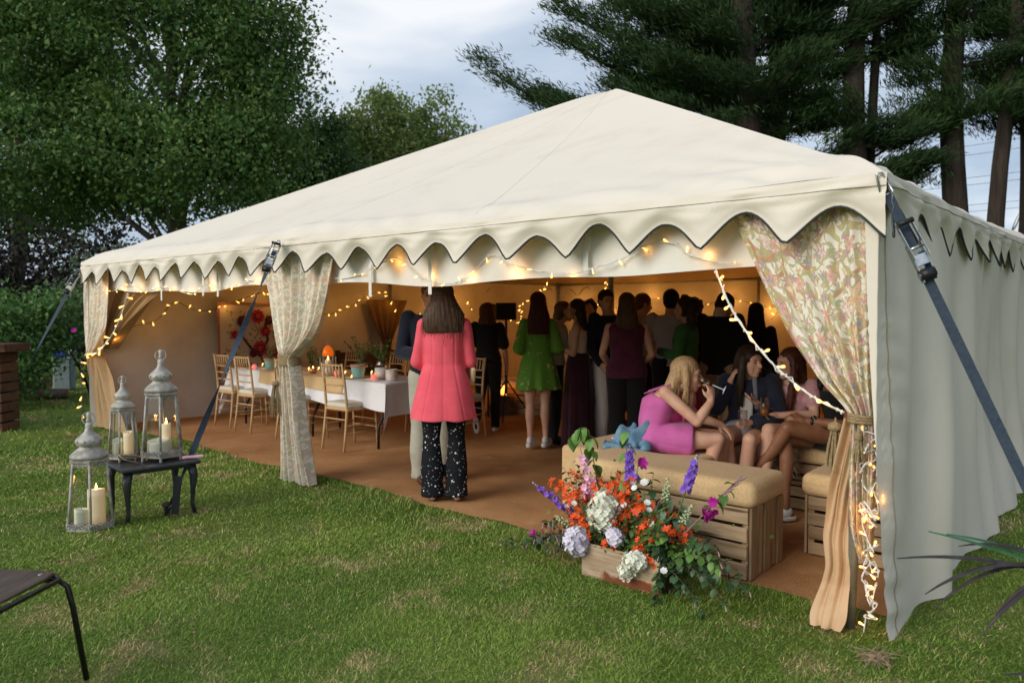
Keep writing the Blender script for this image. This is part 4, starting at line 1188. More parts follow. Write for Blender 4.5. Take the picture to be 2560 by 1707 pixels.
link('folds', npmesh('folds', V, F), M('pink_cloth', (.80, .40, .52), .7, (.86, .58, .64), 30), fan, True)

# ------------------------------------------------------------------ ratchet straps holding the tent down
def strap(top, end, wid, label, ratch=.16, twist=0.0, t_face=Vector((0, -1, 0)), stake=True, big=True):
    top, end = Vector(top), Vector(end)
    o = wthing('guy_strap', label, 'strap', end, 'ratchet straps guying the tent')
    d = (end - top); Ln = d.length; d.normalize()
    side0 = d.cross(t_face).normalized()
    Q0 = lambda k: (Quaternion(d, twist * k) @ side0)
    def ribbon(k0, k1, w, name, n=40, thick=.0035):
        m = MB(); vs = []; fs = []
        for i in range(n + 1):
            k = k0 + (k1 - k0) * i / n; p = top + d * (Ln * k); sd = Q0(max(0, k - ratch)); nn = d.cross(sd)
            vs += [p - sd * w / 2 - nn * thick / 2, p + sd * w / 2 - nn * thick / 2, p + sd * w / 2 + nn * thick / 2, p - sd * w / 2 + nn * thick / 2]
        for i in range(n):
            for j in range(4): fs.append((i * 4 + j, i * 4 + (j + 1) % 4, i * 4 + 4 + (j + 1) % 4, i * 4 + 4 + j))
        fs += [(3, 2, 1, 0), (n * 4, n * 4 + 1, n * 4 + 2, n * 4 + 3)]
        m.add(vs, fs); m.build(name, WEB, o)
    hk = .085 / Ln
    ribbon(hk, ratch, wid, 'webbing', 8)
    ribbon(ratch + .14 / Ln, 1.0, wid, 'webbing', 60)
    ribbon(ratch + .10 / Ln, min(.98, ratch + .55), wid * .96, 'loose_tail', 30) if big else None
    sd, nn = side0, d.cross(side0)
    if nn.dot(t_face) < 0: nn = -nn
    # hook: a bent wire triangle
    a = top + d * .09
    MB().tube([top + nn * .02 + Vector((0, 0, .0)), top + sd * .012 + nn * .012, a + sd * wid * .62, a + sd * wid * .5 + d * .006, a - sd * wid * .5 + d * .006, a - sd * wid * .62, top - sd * .012 + nn * .012, top + nn * .02], .0055, 8).build('hook', STEEL, o, True)
    # ratchet: two cheeks, handle, spool, release bar
    p0 = top + d * (Ln * ratch - .05)
    R = Matrix((sd, d, nn)).transposed()
    rb = MB()
    for sg in (-1, 1):
        rb.box(p0 + sd * (sg * wid * .66) + d * .11 + nn * .016, (.003, .17, .034), R)
        rb.box(p0 + sd * (sg * wid * .74) + d * .01 + nn * .034, (.003, .17, .022), R @ Matrix.Rotation(.16, 3, 'X'))
    rb.build('cheek_plates', STEEL, o)
    MB().tube([p0 + d * -.07 + nn * .045 - sd * wid * .76, p0 + d * -.07 + nn * .045 + sd * wid * .76], .012, 10).build('handle_bar', BLACK, o, True)
    MB().tube([p0 + d * .165 + nn * .02 - sd * wid * .7, p0 + d * .165 + nn * .02 + sd * wid * .7], .026, 12).build('spool', BLACK, o, True)
    MB().box(p0 + d * .10 + nn * .03, (wid * 1.25, .05, .006), R, bev=.002).build('release_bar', STEEL, o)
    MB().tube([p0 + d * .045 + nn * .028 - sd * wid * .8, p0 + d * .045 + nn * .028 + sd * wid * .8], .007, 8).build('cross_pin', STEEL, o, True)
    for sg in (-1, 1):
        MB().lathe([(.014, -.004), (.014, .004)], 10, p0 + d * .165 + nn * .02 + sd * (sg * wid * .74), R=frame(sd)).build('cog', STEEL, o)
    if big:
        MB().box(p0 + d * .13 - sd * wid * .62 - nn * .004, (.03, .13, .002), R).build('care_tag', M('blue_tag', (.02, .16, .42), .6), o)
    if stake:
        MB().lathe([(.012, -.2), (.014, .05), (.03, .052), (.03, .075), (.02, .08)], 10, end + Vector((0, 0, .01))).build('stake', M('rusty_stake', (.05, .035, .03), .8), o, True)
        MB().tube([end + Vector((0, 0, .04)), end + d * -.05 + Vector((.02, 0, .02)), end + d * -.1], .006, 6).build('ground_hook', STEEL, o, True)
    return o
c0 = T(.03, .0, 2.085) + Vector((-.0, -.075, .0))
strap(c0, c0 + Vector((.88, -.47, 0)).normalized() * .90 + Vector((0, 0, -2.07)), .042, 'grey webbing strap with big zinc ratchet at the near right corner', .16, .5, Vector((-.25, -1, .25)))
m0 = T(4.66, -.10, 2.07)
strap(m0, Vector((-2.50, 5.36, .02)), .046, 'twisted blue grey strap running from the middle pole to the grass', .07, 9.0, Vector((0, -1, 0)), True, False)
tl = wthing('strap_tail', 'loose black strap end hanging beside the stake under the side table', 'strap', (-2.43, 5.33, .0))
MB().box((-2.41, 5.33, .17), (.055, .006, .28), Matrix.Rotation(.12, 3, 'Y'), bev=.002).build('webbing', M('black_webbing', (.012, .014, .018), .8), tl)
l0 = T(9.28, -.06, 2.0)
strap(l0, Vector((-6.55, 9.45, .02)), .052, 'dark strap running down left from the far tent corner', .09, 2.0, Vector((0, -1, 0)), False, False)

# ------------------------------------------------------------------ metal framed chair cropped at the near left
TUBE = M('dark_steel_tube', (.05, .05, .05), .3, (.035, .034, .032), 40, metallic=.85)
SEATW = wood('worn_brown_ply', (.12, .085, .065), (.07, .048, .036), .45, 4, (1, 6, 1), 0)
nc = thing('metal_chair', 'brown wooden seat on a dark steel tube frame at the lawn edge', 'chair', (-2.02, 2.77, 0), math.radians(85))
V, F = rboxdata((.40, .40, .016), .0078, 6)
cr = .06
def roundxy(V, hx_, hy_, r):
    inn = np.stack([np.clip(V[:, 0], -(hx_ - r), hx_ - r), np.clip(V[:, 1], -(hy_ - r), hy_ - r)], 1); d = V[:, :2] - inn
    L = np.linalg.norm(d, axis=1, keepdims=True); k = np.where(L > r, r / np.maximum(L, 1e-6), 1); V[:, :2] = inn + d * k; return V
V = roundxy(V, .20, .20, cr); V[:, 2] += .452 - .010 * (1 - (V[:, 0] / .2) ** 2) * (1 - (V[:, 1] / .2) ** 2)
link('seat', npmesh('seat', V, F), SEATW, nc, True)
fr_ = [(-.215, -.20), (-.215, .17), (-.17, .215), (.17, .215), (.215, .17), (.215, -.17), (.17, -.215), (-.17, -.215), (-.215, -.17)]
MB().tube([(x, y, .432) for x, y in fr_], .0105, 10).build('seat_ring', TUBE, nc, True)
for sx in (-1, 1):
    MB().tube([(sx * .20, -.10, .418), (sx * .208, -.185, .416), (sx * .215, -.215, .39), (sx * .222, -.232, .30), (sx * .24, -.27, 0)], .0115, 10).build('leg', TUBE, nc, True)
    MB().tube([(sx * .20, .10, .418), (sx * .208, .185, .416), (sx * .215, .215, .39), (sx * .222, .232, .30), (sx * .24, .27, 0)], .0115, 10).build('leg', TUBE, nc, True)
    for sy in (-1, 1): MB().lathe([(.008, 0), (.007, .003), (.003, .004)], 10, (sx * .15, sy * .15, .4585)).build('rivet', STEEL, nc, True)
MB().tube([(-.2, .2, .45), (-.2, .27, .80), (-.15, .29, .84), (.15, .29, .84), (.2, .27, .80), (.2, .2, .45)], .0105, 8).build('back_frame', TUBE, nc, True)
MB().box((0, .283, .74), (.39, .012, .14), bev=.005).build('backrest', SEATW, nc)

# ------------------------------------------------------------------ slatted wooden wall at the far left, bin, logs
SLATM = plankmat('red_brown_slat', (.105, .052, .030), (.075, .036, .021), (.05, .025, .014), 'x')
sw = thing('slatted_wall', 'low reddish brown slatted wooden wall with a flat cap', 'wall', (-7.46, 9.15, 0), .04)
for k in range(8):
    e = MB().box((0, 0, 0), (2.55, .35, .104), bev=.004).build('slat', SLATM, sw); e.location = (0, 0, .062 + .122 * k)
e = MB().box((0, 0, 0), (2.72, .50, .10), bev=.006).build('cap', SLATM, sw); e.location = (.02, 0, 1.035)
MB().box((0, .05, .49), (2.4, .2, .96)).build('core', DARKWOOD, sw)
bn = thing('bin', 'grey lidded bin with a blue bag on the far lawn', 'bin', (-8.37, 13.97, 0), .2)
GREYP = M('grey_blue_plastic', (.24, .30, .33), .5, (.20, .26, .29), 10)
MB().box((0, 0, .30), (.30, .28, .58), bev=.02, taper=(1.12, 1.12)).build('bin_body', GREYP, bn)
MB().box((0, 0, .60), (.34, .32, .05), bev=.015).build('rim', GREYP, bn)
bb = softbox('bag', (.34, .30, .10), .045, M('blue_bag', (.015, .06, .38), .4), bn, (-.06, 0, .66), 8, .02, 16, 3)
softbox('clear_bag', (.16, .16, .13), .06, M('pale_plastic', (.5, .55, .57), .3), bn, (.12, .02, .67), 6, .02, 20, 4)
rr = random.Random(3)
for i, (x, y, L_, a, lab) in enumerate(((-8.35, 12.6, .9, .2, 'long grey log at the bottom of the pile by the bushes'), (-7.75, 12.45, .6, .5, 'short reddish log at the right of the pile'), (-8.2, 12.7, .7, -.1, 'upper grey log lying across the pile'))):
    o = thing('log', lab, 'log', (x, y, .09 + (.15 if i == 2 else 0)), a)
    MB().tube([(-L_ / 2, 0, 0), (0, .02, .01), (L_ / 2, 0, 0)], [.09, .085, .08], 10).build('bark', M('log_bark', (.13, .095, .075), .9, (.22, .17, .14), 14, bs=30, bstr=.6), o, True)
    MB().lathe([(.07, 0), (.068, .006)], 10, (L_ / 2, 0, 0), R=frame((1, 0, 0))).build('cut_end', M('cut_wood', (.36, .2, .11), .8), o)
# ------------------------------------------------------------------ people: one remeshed body each, clothes and hair as children
TMP = bpy.data.scenes.new('tmp_build')
def circle_frame(d):
    d = d / np.linalg.norm(d); a = np.cross(d, [0, 0, 1.0])
    if np.linalg.norm(a) < 1e-3: a = np.array([1.0, 0, 0])
    a /= np.linalg.norm(a); return d, a, np.cross(d, a)
class Blob:
    """closed shapes that a voxel remesh fuses into one skin"""
    def __init__(self): self.V = []; self.F = []; self.n = 0
    def put(self, V, F):
        self.V.append(np.asarray(V, float)); self.F.append(np.asarray(F) + self.n); self.n += len(V)
    def rings(self, R, n):
        """R: list of (n,3) loops; capped"""
        k = len(R); V = np.concatenate(R); i = np.arange(n)
        F = [np.stack([r * n + i, r * n + (i + 1) % n, (r + 1) * n + (i + 1) % n, (r + 1) * n + i], -1) for r in range(k - 1)]
        F = np.concatenate(F)
        c0, c1 = len(V), len(V) + 1
        V = np.concatenate([V, R[0].mean(0)[None], R[-1].mean(0)[None]])
        t0 = np.stack([np.full(n, c0), (i + 1) % n, i, i], -1); t1 = np.stack([np.full(n, c1), (k - 1) * n + i, (k - 1) * n + (i + 1) % n, (k - 1) * n + (i + 1) % n], -1)
        self.V.append(V); self.F.append(np.concatenate([F]) + self.n)
        self.T = getattr(self, 'T', []); self.T += [t0[:, :3] + self.n, t1[:, :3] + self.n]
        self.n += len(V)
    def cap(self, p, q, r0, r1, n=14):
        p, q = np.asarray(p, float), np.asarray(q, float); d, a, b = circle_frame(q - p if np.linalg.norm(q - p) > 1e-6 else np.array([0, 0, 1.0]))
        L = np.linalg.norm(q - p); th = np.linspace(0, 2 * PI, n, endpoint=False)
        C = np.cos(th)[:, None] * a + np.sin(th)[:, None] * b; R = []
        for k in (-.96, -.7, -.35, 0): R.append(p + d * (r0 * k) + C * r0 * math.sqrt(1 - k * k))
        for k in (0, .35, .7, .96): R.append(q + d * (r1 * k) + C * r1 * math.sqrt(1 - k * k))
        self.rings(R, n); return self
    def chain(self, pts, rs, n=14):
        for i in range(len(pts) - 1): self.cap(pts[i], pts[i + 1], rs[i], rs[i + 1], n)
        return self
    def ell(self, c, r, B=None, n=16, m=10):
        th = np.linspace(0, 2 * PI, n, endpoint=False); R = []
        B = np.eye(3) if B is None else B      # columns: axes
        for i in range(1, m):
            ph = PI * i / m
            L = np.stack([r[0] * math.sin(ph) * np.cos(th), r[1] * math.sin(ph) * np.sin(th), np.full(n, -r[2] * math.cos(ph))], -1)
            R.append(np.asarray(c, float) + L @ B.T)
        self.rings(R, n); return self
    def loft(self, secs, n=28, e=2.3):
        """secs: (centre, rx, ry[, right, fwd])"""
        th = np.linspace(0, 2 * PI, n, endpoint=False); R = []
        for s in secs:
            c, rx, ry = s[:3]; right = np.array(s[3]) if len(s) > 3 else np.array([1.0, 0, 0]); fwd = np.array(s[4]) if len(s) > 4 else np.array([0, 1.0, 0])
            cx = np.sign(np.cos(th)) * np.abs(np.cos(th)) ** (2 / e); sy = np.sign(np.sin(th)) * np.abs(np.sin(th)) ** (2 / e)
            R.append(np.asarray(c, float) + (cx * rx)[:, None] * right + (sy * ry)[:, None] * fwd)
        self.rings(R, n); return self
    def make(self, name, voxel, mat, parent, smooth=4, post=None, recess=True):
        V = np.concatenate(self.V); F = [np.concatenate(self.F)]
        if getattr(self, 'T', None): F.append(np.concatenate(self.T))
        me = npmesh(name, V, F)
        ob = bpy.data.objects.new('tmp', me); TMP.collection.objects.link(ob)
        # outward facing normals per shell
        bm = bmesh.new(); bm.from_mesh(me); bmesh.ops.recalc_face_normals(bm, faces=bm.faces); bm.to_mesh(me); bm.free()
        r = ob.modifiers.new('r', 'REMESH'); r.mode = 'VOXEL'; r.voxel_size = voxel; r.adaptivity = 0
        s = ob.modifiers.new('s', 'SMOOTH'); s.factor = .5; s.iterations = smooth
        with bpy.context.temp_override(scene=TMP, view_layer=TMP.view_layers[0]):
            dg = bpy.context.evaluated_depsgraph_get(); dg.update()
        out_ = bpy.data.meshes.new_from_object(ob.evaluated_get(dg), depsgraph=dg)
        bpy.data.objects.remove(ob); bpy.data.meshes.remove(me)
        out_.name = name
        if post is not None:
            co = np.empty(len(out_.vertices) * 3, np.float32); out_.vertices.foreach_get('co', co); co = co.reshape(-1, 3).astype(float)
            nr = np.empty(len(out_.vertices) * 3, np.float32); out_.vertices.foreach_get('normal', nr); nr = nr.reshape(-1, 3).astype(float)
            out_.vertices.foreach_set('co', post(co, nr).astype(np.float32).ravel()); out_.update()
        out_.materials.clear()
        return link(name, out_, mat, parent, True)
A3 = lambda *a: np.array(a, float)
def lerp(a, b, k): return np.asarray(a, float) * (1 - k) + np.asarray(b, float) * k
def basis(f, up=(0, 0, 1)):
    f = np.asarray(f, float); f = f / np.linalg.norm(f); r = np.cross(f, up); r /= np.linalg.norm(r); u = np.cross(r, f)
    return r, f, u
STAND = dict(pel=(0, 0, .93), waist=(0, 0, 1.07), chest=(0, .005, 1.25), neck=(0, -.01, 1.435), head=(0, .015, 1.575), look=(0, 1, 0),
             shR=(.165, -.01, 1.375), elR=(.215, -.03, 1.10), wrR=(.20, .05, .88), shL=(-.165, -.01, 1.375), elL=(-.215, -.03, 1.10), wrL=(-.20, .05, .88),
             hipR=(.085, 0, .90), knR=(.095, .015, .49), anR=(.095, -.02, .085), hipL=(-.085, 0, .90), knL=(-.095, .015, .49), anL=(-.095, -.02, .085), haR=None, haL=None, ftR=None, ftL=None)
def hand(b, wr, d, palm, k, side, curl=.5, spread=1.0, gr=None):
    """palm plus four bent fingers and a thumb; d along the hand, palm = direction the palm faces, gr: grip radius"""
    d = np.asarray(d, float); d /= np.linalg.norm(d); palm = np.asarray(palm, float); palm = palm - d * (palm @ d); palm /= np.linalg.norm(palm)
    x = np.cross(d, palm) * side           # towards the thumb side
    wr = np.asarray(wr, float)
    B = np.stack([x, palm, d], 1)
    b.cap(wr - d * .02 * k, wr + d * .03 * k, .024 * k, .027 * k, 10)
    b.ell(wr + d * .055 * k, (.040 * k, .017 * k, .050 * k), B, 12, 8)
    for i, (off, L) in enumerate(((.029, .070), (.010, .078), (-.010, .072), (-.028, .056))):
        p0 = wr + d * .088 * k + x * off * k
        c = curl * (1 + .10 * i); d1 = d * math.cos(c * .6) + palm * math.sin(c * .6) + x * (.10 * spread * (1.5 - i))
        d1 /= np.linalg.norm(d1); p1 = p0 + d1 * L * .5 * k
        d2 = d * math.cos(c * 1.7) + palm * math.sin(c * 1.7); p2 = p1 + d2 * L * .32 * k
        d3 = d * math.cos(c * 2.5) + palm * math.sin(c * 2.5); p3 = p2 + d3 * L * .25 * k
        b.chain([p0 - d * .015 * k, p0, p1, p2, p3], [.0095 * k, .0098 * k, .0088 * k, .0078 * k, .0066 * k], 8)
    t0 = wr + d * .025 * k + x * .026 * k; t1 = t0 + (d * .5 + x * .75 + palm * .25) * .034 * k; t2 = t1 + (d * .85 + x * .1 + palm * .45) * .03 * k; t3 = t2 + (d * .8 + palm * .5 - x * .15) * .022 * k
    b.chain([t0, t1, t2, t3], [.013 * k, .0115 * k, .0095 * k, .008 * k], 8)
def person(label, loc, face, h=1.65, pose=None, skin=None, male=False, vox=.011, wide=1.0, group=None, hands=(True, True), curl=(.5, .5), palmR=None, palmL=None, seated=False):
    """returns the Empty and the joint dictionary, already scaled; face = heading in degrees, 0 looks away from the camera"""
    t = thing('person', label, 'person', (loc[0], loc[1], loc[2] if len(loc) > 2 else .012), -math.radians(face), group)
    k = h / 1.69
    J = dict(STAND); J.update(pose or {})
    J = {a: (None if v is None else (A3(*v) * k if a not in ('look', 'haR', 'haL', 'ftR', 'ftL') else A3(*v))) for a, v in J.items()}
    J['k'] = k; J['male'] = male; J['wide'] = wide
    skin = skin or SKIN
    b = Blob(); m = 1.14 if male else 1.0
    spine = J['neck'] - J['pel']; up = spine / np.linalg.norm(spine)
    rt = J['shR'] - J['shL']; rt /= np.linalg.norm(rt); fw = np.cross(up, rt); fw /= np.linalg.norm(fw)
    hr = J['hipR'] - J['hipL']; hr /= np.linalg.norm(hr); hf = np.cross(A3(0, 0, 1), hr)
    J['rt'], J['fw'], J['hr'], J['hf'] = rt, fw, hr, hf
    sw = np.linalg.norm(J['shR'] - J['shL']) / 2
    w_ = wide
    def torso(g):
        if male: P = [(-.06, .150, .105), (.04, .158, .108), (.30, .145, .105), (.60, .160, .112), (.84, sw * .93 / k, .098), (.95, .115, .075), (1.03, .062, .058)]
        else: P = [(-.08, .158, .112), (.03, .166, .115), (.28, .122, .092), (.60, .140, .108), (.83, sw * .90 / k, .088), (.94, .100, .066), (1.02, .052, .050)]
        S_ = []
        for (q_, rx, ry) in P:
            c = (J['pel'] + (J['waist'] - J['pel']) * (q_ / .28) if q_ <= .28 else (J['waist'] + (J['chest'] - J['waist']) * ((q_ - .28) / .32) if q_ <= .60 else J['chest'] + (J['neck'] - J['chest']) * ((q_ - .60) / .40)))
            kk = min(1, max(0, q_ / .6)); r_ = hr * (1 - kk) + rt * kk; f_ = hf * (1 - kk) + fw * kk
            S_.append((c, rx * k * w_ + g, ry * k * w_ + g, r_ / np.linalg.norm(r_), f_ / np.linalg.norm(f_)))
        return S_
    J['torso'] = torso
    b.loft(torso(-.012 * k), 24, 2.2)
    b.cap(J['neck'] - up * .02 * k, J['head'] - A3(0, 0, .05 * k) - (J['look'] / np.linalg.norm(J['look'])) * .018 * k, .056 * k * m, .050 * k * m)
    r, f, u = basis(J['look']); J['hB'] = (r, f, u); c = J['head']; HB = np.stack([r, f, u], 1)
    H = lambda x, y, z: c + (r * x + f * y + u * z) * k
    b.ell(H(0, -.012, .032), (.075 * k, .095 * k, .090 * k), HB).ell(H(0, .030, -.030), (.060 * k, .062 * k, .078 * k), HB)
    b.ell(H(0, .056, -.088), (.030 * k, .028 * k, .024 * k), HB, 10, 8)
    b.ell(H(0, .062, .032), (.056 * k, .030 * k, .030 * k), HB, 12, 8)                        # brow
    for sx in (-1, 1):
        b.ell(H(sx * .036, .062, -.020), (.022 * k, .022 * k, .020 * k), HB, 10, 8)              # cheeks
        b.ell(H(sx * .074, -.006, -.004), (.010 * k, .022 * k, .032 * k), HB, 10, 8)             # ears
    b.cap(H(0, .090, .014), H(0, .112, -.022), .0085 * k, .0135 * k, 10)
    b.ell(H(0, .090, -.052), (.023 * k, .013 * k, .007 * k), HB, 10, 8).ell(H(0, .089, -.064), (.020 * k, .013 * k, .008 * k), HB, 10, 8)
    for sd_, sg in (('R', 1), ('L', -1)):
        S_, E, W = J['sh' + sd_], J['el' + sd_], J['wr' + sd_]
        b.cap(S_, lerp(S_, E, .5), .047 * k * m, .043 * k * m).cap(lerp(S_, E, .5), E, .043 * k * m, .036 * k * m).cap(E, lerp(E, W, .35), .036 * k * m, .038 * k * m).cap(lerp(E, W, .35), W, .038 * k * m, .026 * k * m)
        hd = J['ha' + sd_]
        if hd is None: hd = (W - E) / np.linalg.norm(W - E)
        pm = palmR if sd_ == 'R' else palmL
        if pm is None: pm = -rt * sg + A3(0, .3, 0)
        J['hd' + sd_] = hd / np.linalg.norm(hd)
        if hands[0 if sg > 0 else 1]: hand(b, W, hd, pm, k * (1.06 if male else .97), sg, curl[0 if sg > 0 else 1])
        Hh, K, A_ = J['hip' + sd_], J['kn' + sd_], J['an' + sd_]
        b.cap(Hh, lerp(Hh, K, .45), .086 * k * m * w_, .075 * k * m).cap(lerp(Hh, K, .45), K, .075 * k * m, .052 * k * m)
        sh = A_ - K; sh = sh / np.linalg.norm(sh); ft = J['ft' + sd_]
        if ft is None: ft = A3(0, 1, 0)
        ft = ft / np.linalg.norm(ft); J['fd' + sd_] = ft
        bk = -(ft - sh * (ft @ sh)); bk = bk / (np.linalg.norm(bk) + 1e-9)
        b.cap(K, lerp(K, A_, .33) + bk * .016 * k, .050 * k * m, .053 * k * m).cap(lerp(K, A_, .33) + bk * .016 * k, lerp(K, A_, .7), .053 * k * m, .036 * k * m).cap(lerp(K, A_, .7), A_, .036 * k * m, .031 * k * m)
        b.cap(A_ - A3(0, 0, .035) * k, A_ + ft * .11 * k - A3(0, 0, .05) * k, .032 * k, .026 * k).cap(A_ - A3(0, 0, .04) * k, A_ - ft * .035 * k - A3(0, 0, .042) * k, .034 * k, .030 * k)
    J['body'] = b.make('body', vox, skin, t, 3)
    return t, J
def face_bits(t, J, eye=True, lips=(.50, .16, .14)):
    k = J['k']; r, f, u = J['hB']; c = J['head']; H = lambda x, y, z: Vector(c + (r * x + f * y + u * z) * k)
    R = Matrix((r, f, u)).transposed(); EY = M('eye', (.02, .014, .012), .2); BR = M('brow_hair', (.06, .035, .02), .8); LP = M('lips', lips, .45)
    for sx in (-1, 1):
        MB().ball(H(sx * .030, .0835, .006), (.0115 * k, .006 * k, .0052 * k), 8, 5, R).build('eye', EY, t, True)
        MB().ball(H(sx * .031, .088, .026), (.018 * k, .006 * k, .0032 * k), 8, 5, R).build('eyebrow', BR, t, True)
    MB().ball(H(0, .0985, -.058), (.021 * k, .008 * k, .0085 * k), 10, 5, R).build('lips', LP, t, True)
def folds_post(seed, amp, kk, z0=None, lobes=0, lamp=0, c=(0, 0), zf=None):
    def f(co, nr):
        d = wob(co, kk, amp, seed) + wob(co * np.array([1, 1, .45]), kk * 2.4, amp * .55, seed + 3)
        if lobes:
            a = np.arctan2(co[:, 1] - c[1], co[:, 0] - c[0]); fall = np.clip((zf[0] - co[:, 2]) / (zf[0] - zf[1]), 0, 1)
            d = d + lamp * fall * (np.sin(a * lobes + 1.2 * np.sin(a * 2 + seed)) + .4 * np.sin(a * lobes * 1.7 + seed))
        return co + nr * d[:, None]
    return f
def sleeve(b, J, sd, g0, g1, frac):
    k = J['k']; S_, E, W = J['sh' + sd], J['el' + sd], J['wr' + sd]; m = 1.14 if J['male'] else 1
    if frac <= .5:
        b.cap(S_, lerp(S_, E, frac * 2), (.047 * m * k + g0), (.045 * m * k + g1))
    else:
        q_ = (frac - .5) * 2
        b.cap(S_, lerp(S_, E, .5), .047 * m * k + g0, .043 * m * k + (g0 + g1) / 2).cap(lerp(S_, E, .5), E, .043 * m * k + (g0 + g1) / 2, .038 * m * k + g1).cap(E, lerp(E, W, q_), .038 * m * k + g1, .030 * m * k + g1)
def top(t, J, name, mat, g=.014, q0=-.05, q1=.95, slv=0, sg=(.008, .014), vox=.011, seed=1, amp=.004, flare=0, extra=None, kk=16):
    """bodice from spine fraction q0 to q1, optional sleeves (0..1)"""
    b = Blob(); k = J['k']; S_ = J['torso'](g * k)
    P = [-.06, .04, .30, .60, .84, .95, 1.03] if J['male'] else [-.08, .03, .28, .60, .83, .94, 1.02]
    def at(q_):
        for i in range(6):
            if q_ <= P[i + 1] or i == 5:
                x = (q_ - P[i]) / (P[i + 1] - P[i]); a_, c_ = S_[i], S_[i + 1]
                return tuple(lerp(a_[j], c_[j], x) if j in (0, 3, 4) else a_[j] + (c_[j] - a_[j]) * x for j in range(5))
    qs = [q0] + [q_ for q_ in P if q0 + .02 < q_ < q1 - .02] + [q1]
    secs = [at(q_) for q_ in qs]
    if flare:
        c, rx, ry, a_, f_ = secs[0]; secs[0] = (c, rx + flare * k, ry + flare * k, a_, f_)
    b.loft(secs, 30, 2.3)
    if slv:
        sleeve(b, J, 'R', sg[0] * k, sg[1] * k, slv if not hasattr(slv, '__len__') else slv[0]); sleeve(b, J, 'L', sg[0] * k, sg[1] * k, slv if not hasattr(slv, '__len__') else slv[1])
    if extra: extra(b)
    return b.make(name, vox * k, mat, t, 3, folds_post(seed, amp * k, kk))
def skirt_rings(J, prof, dy=0):
    """prof: (z, rx, ry) for h=1.69, standing"""
    k = J['k']; out_ = []
    for z, rx, ry in prof:
        c = J['pel'].copy(); c[2] = z * k; c[1] += dy * (J['pel'][2] - z * k); out_.append((c, rx * k, ry * k, J['hr'], J['hf']))
    return out_
def trousers(t, J, mat, g=(.018, .014, .03), hem=.055, name='trousers', vox=.011, seed=2, amp=.004, wl=.10, kk=15, cut=None):
    b = Blob(); k = J['k']; m = 1.14 if J['male'] else 1
    S_ = J['torso'](.012 * k)
    a0, a1, a2 = S_[0], S_[1], S_[2]
    x = max(0, min(1, (wl - .03) / .25)); topsec = tuple(lerp(a1[j], a2[j], x) if j in (0, 3, 4) else a1[j] + (a2[j] - a1[j]) * x for j in range(5))
    b.loft([a0, a1, topsec], 28, 2.3)
    for sd in 'RL':
        Hh, K, A_ = J['hip' + sd], J['kn' + sd], J['an' + sd]; e = A_ + (K - A_) / np.linalg.norm(K - A_) * (-.045 if hem < .09 else -.07) * k
        if cut: e = lerp(K, A_, cut)
        b.cap(Hh, lerp(Hh, K, .5), (.088 * m * J['wide'] + g[0]) * k, (.078 * m + g[0]) * k).cap(lerp(Hh, K, .5), K, (.078 * m + g[0]) * k, (.055 * m + g[1]) * k).cap(K, lerp(K, e, .5), (.055 * m + g[1]) * k, (.050 * m + (g[1] + hem - .03) / 2) * k)
        q_ = lerp(K, e, .5); d = e - q_; d /= np.linalg.norm(d); n_ = 20; dd, a_, b_ = circle_frame(d)
        b.loft([(q_, (.050 * m + (g[1] + hem - .03) / 2) * k, (.050 * m + (g[1] + hem - .03) / 2) * k, a_, b_), (lerp(q_, e, .6), (hem + .0) * k * .93, (hem) * k * .93, a_, b_), (e, hem * k, hem * k, a_, b_)], 20, 2)
    return b.make(name, vox * k, mat, t, 3, folds_post(seed, amp * k, kk))
def shoes(t, J, mat, sole=None, big=1.0, h=.0, name='shoe'):
    k = J['k']
    for sd in 'RL':
        A_, f = J['an' + sd], J['fd' + sd]; z = A_[2] - .085 * k
        r_ = np.cross(f, [0, 0, 1.0]); r_ /= np.linalg.norm(r_); u = np.cross(r_, f)
        b = Blob(); P = lambda y, zz: A_ + f * y * k + u * (zz - .085) * k
        b.ell(P(.06, .035 + h), (.040 * k * big, .115 * k * big, .040 * k * big), np.stack([r_, f, u], 1)).ell(P(-.005, .055 + h), (.036 * k * big, .052 * k * big, .052 * k * big), np.stack([r_, f, u], 1))
        o = b.make(name, .010, mat, t, 3)
        if sole is not None:
            s = Blob(); s.loft([(P(.045, .0), .040 * k * big, .128 * k * big, r_, f), (P(.045, .032 + h), .041 * k * big, .130 * k * big, r_, f)], 24, 2.6)
            s.make('sole', .008, sole, o, 2)
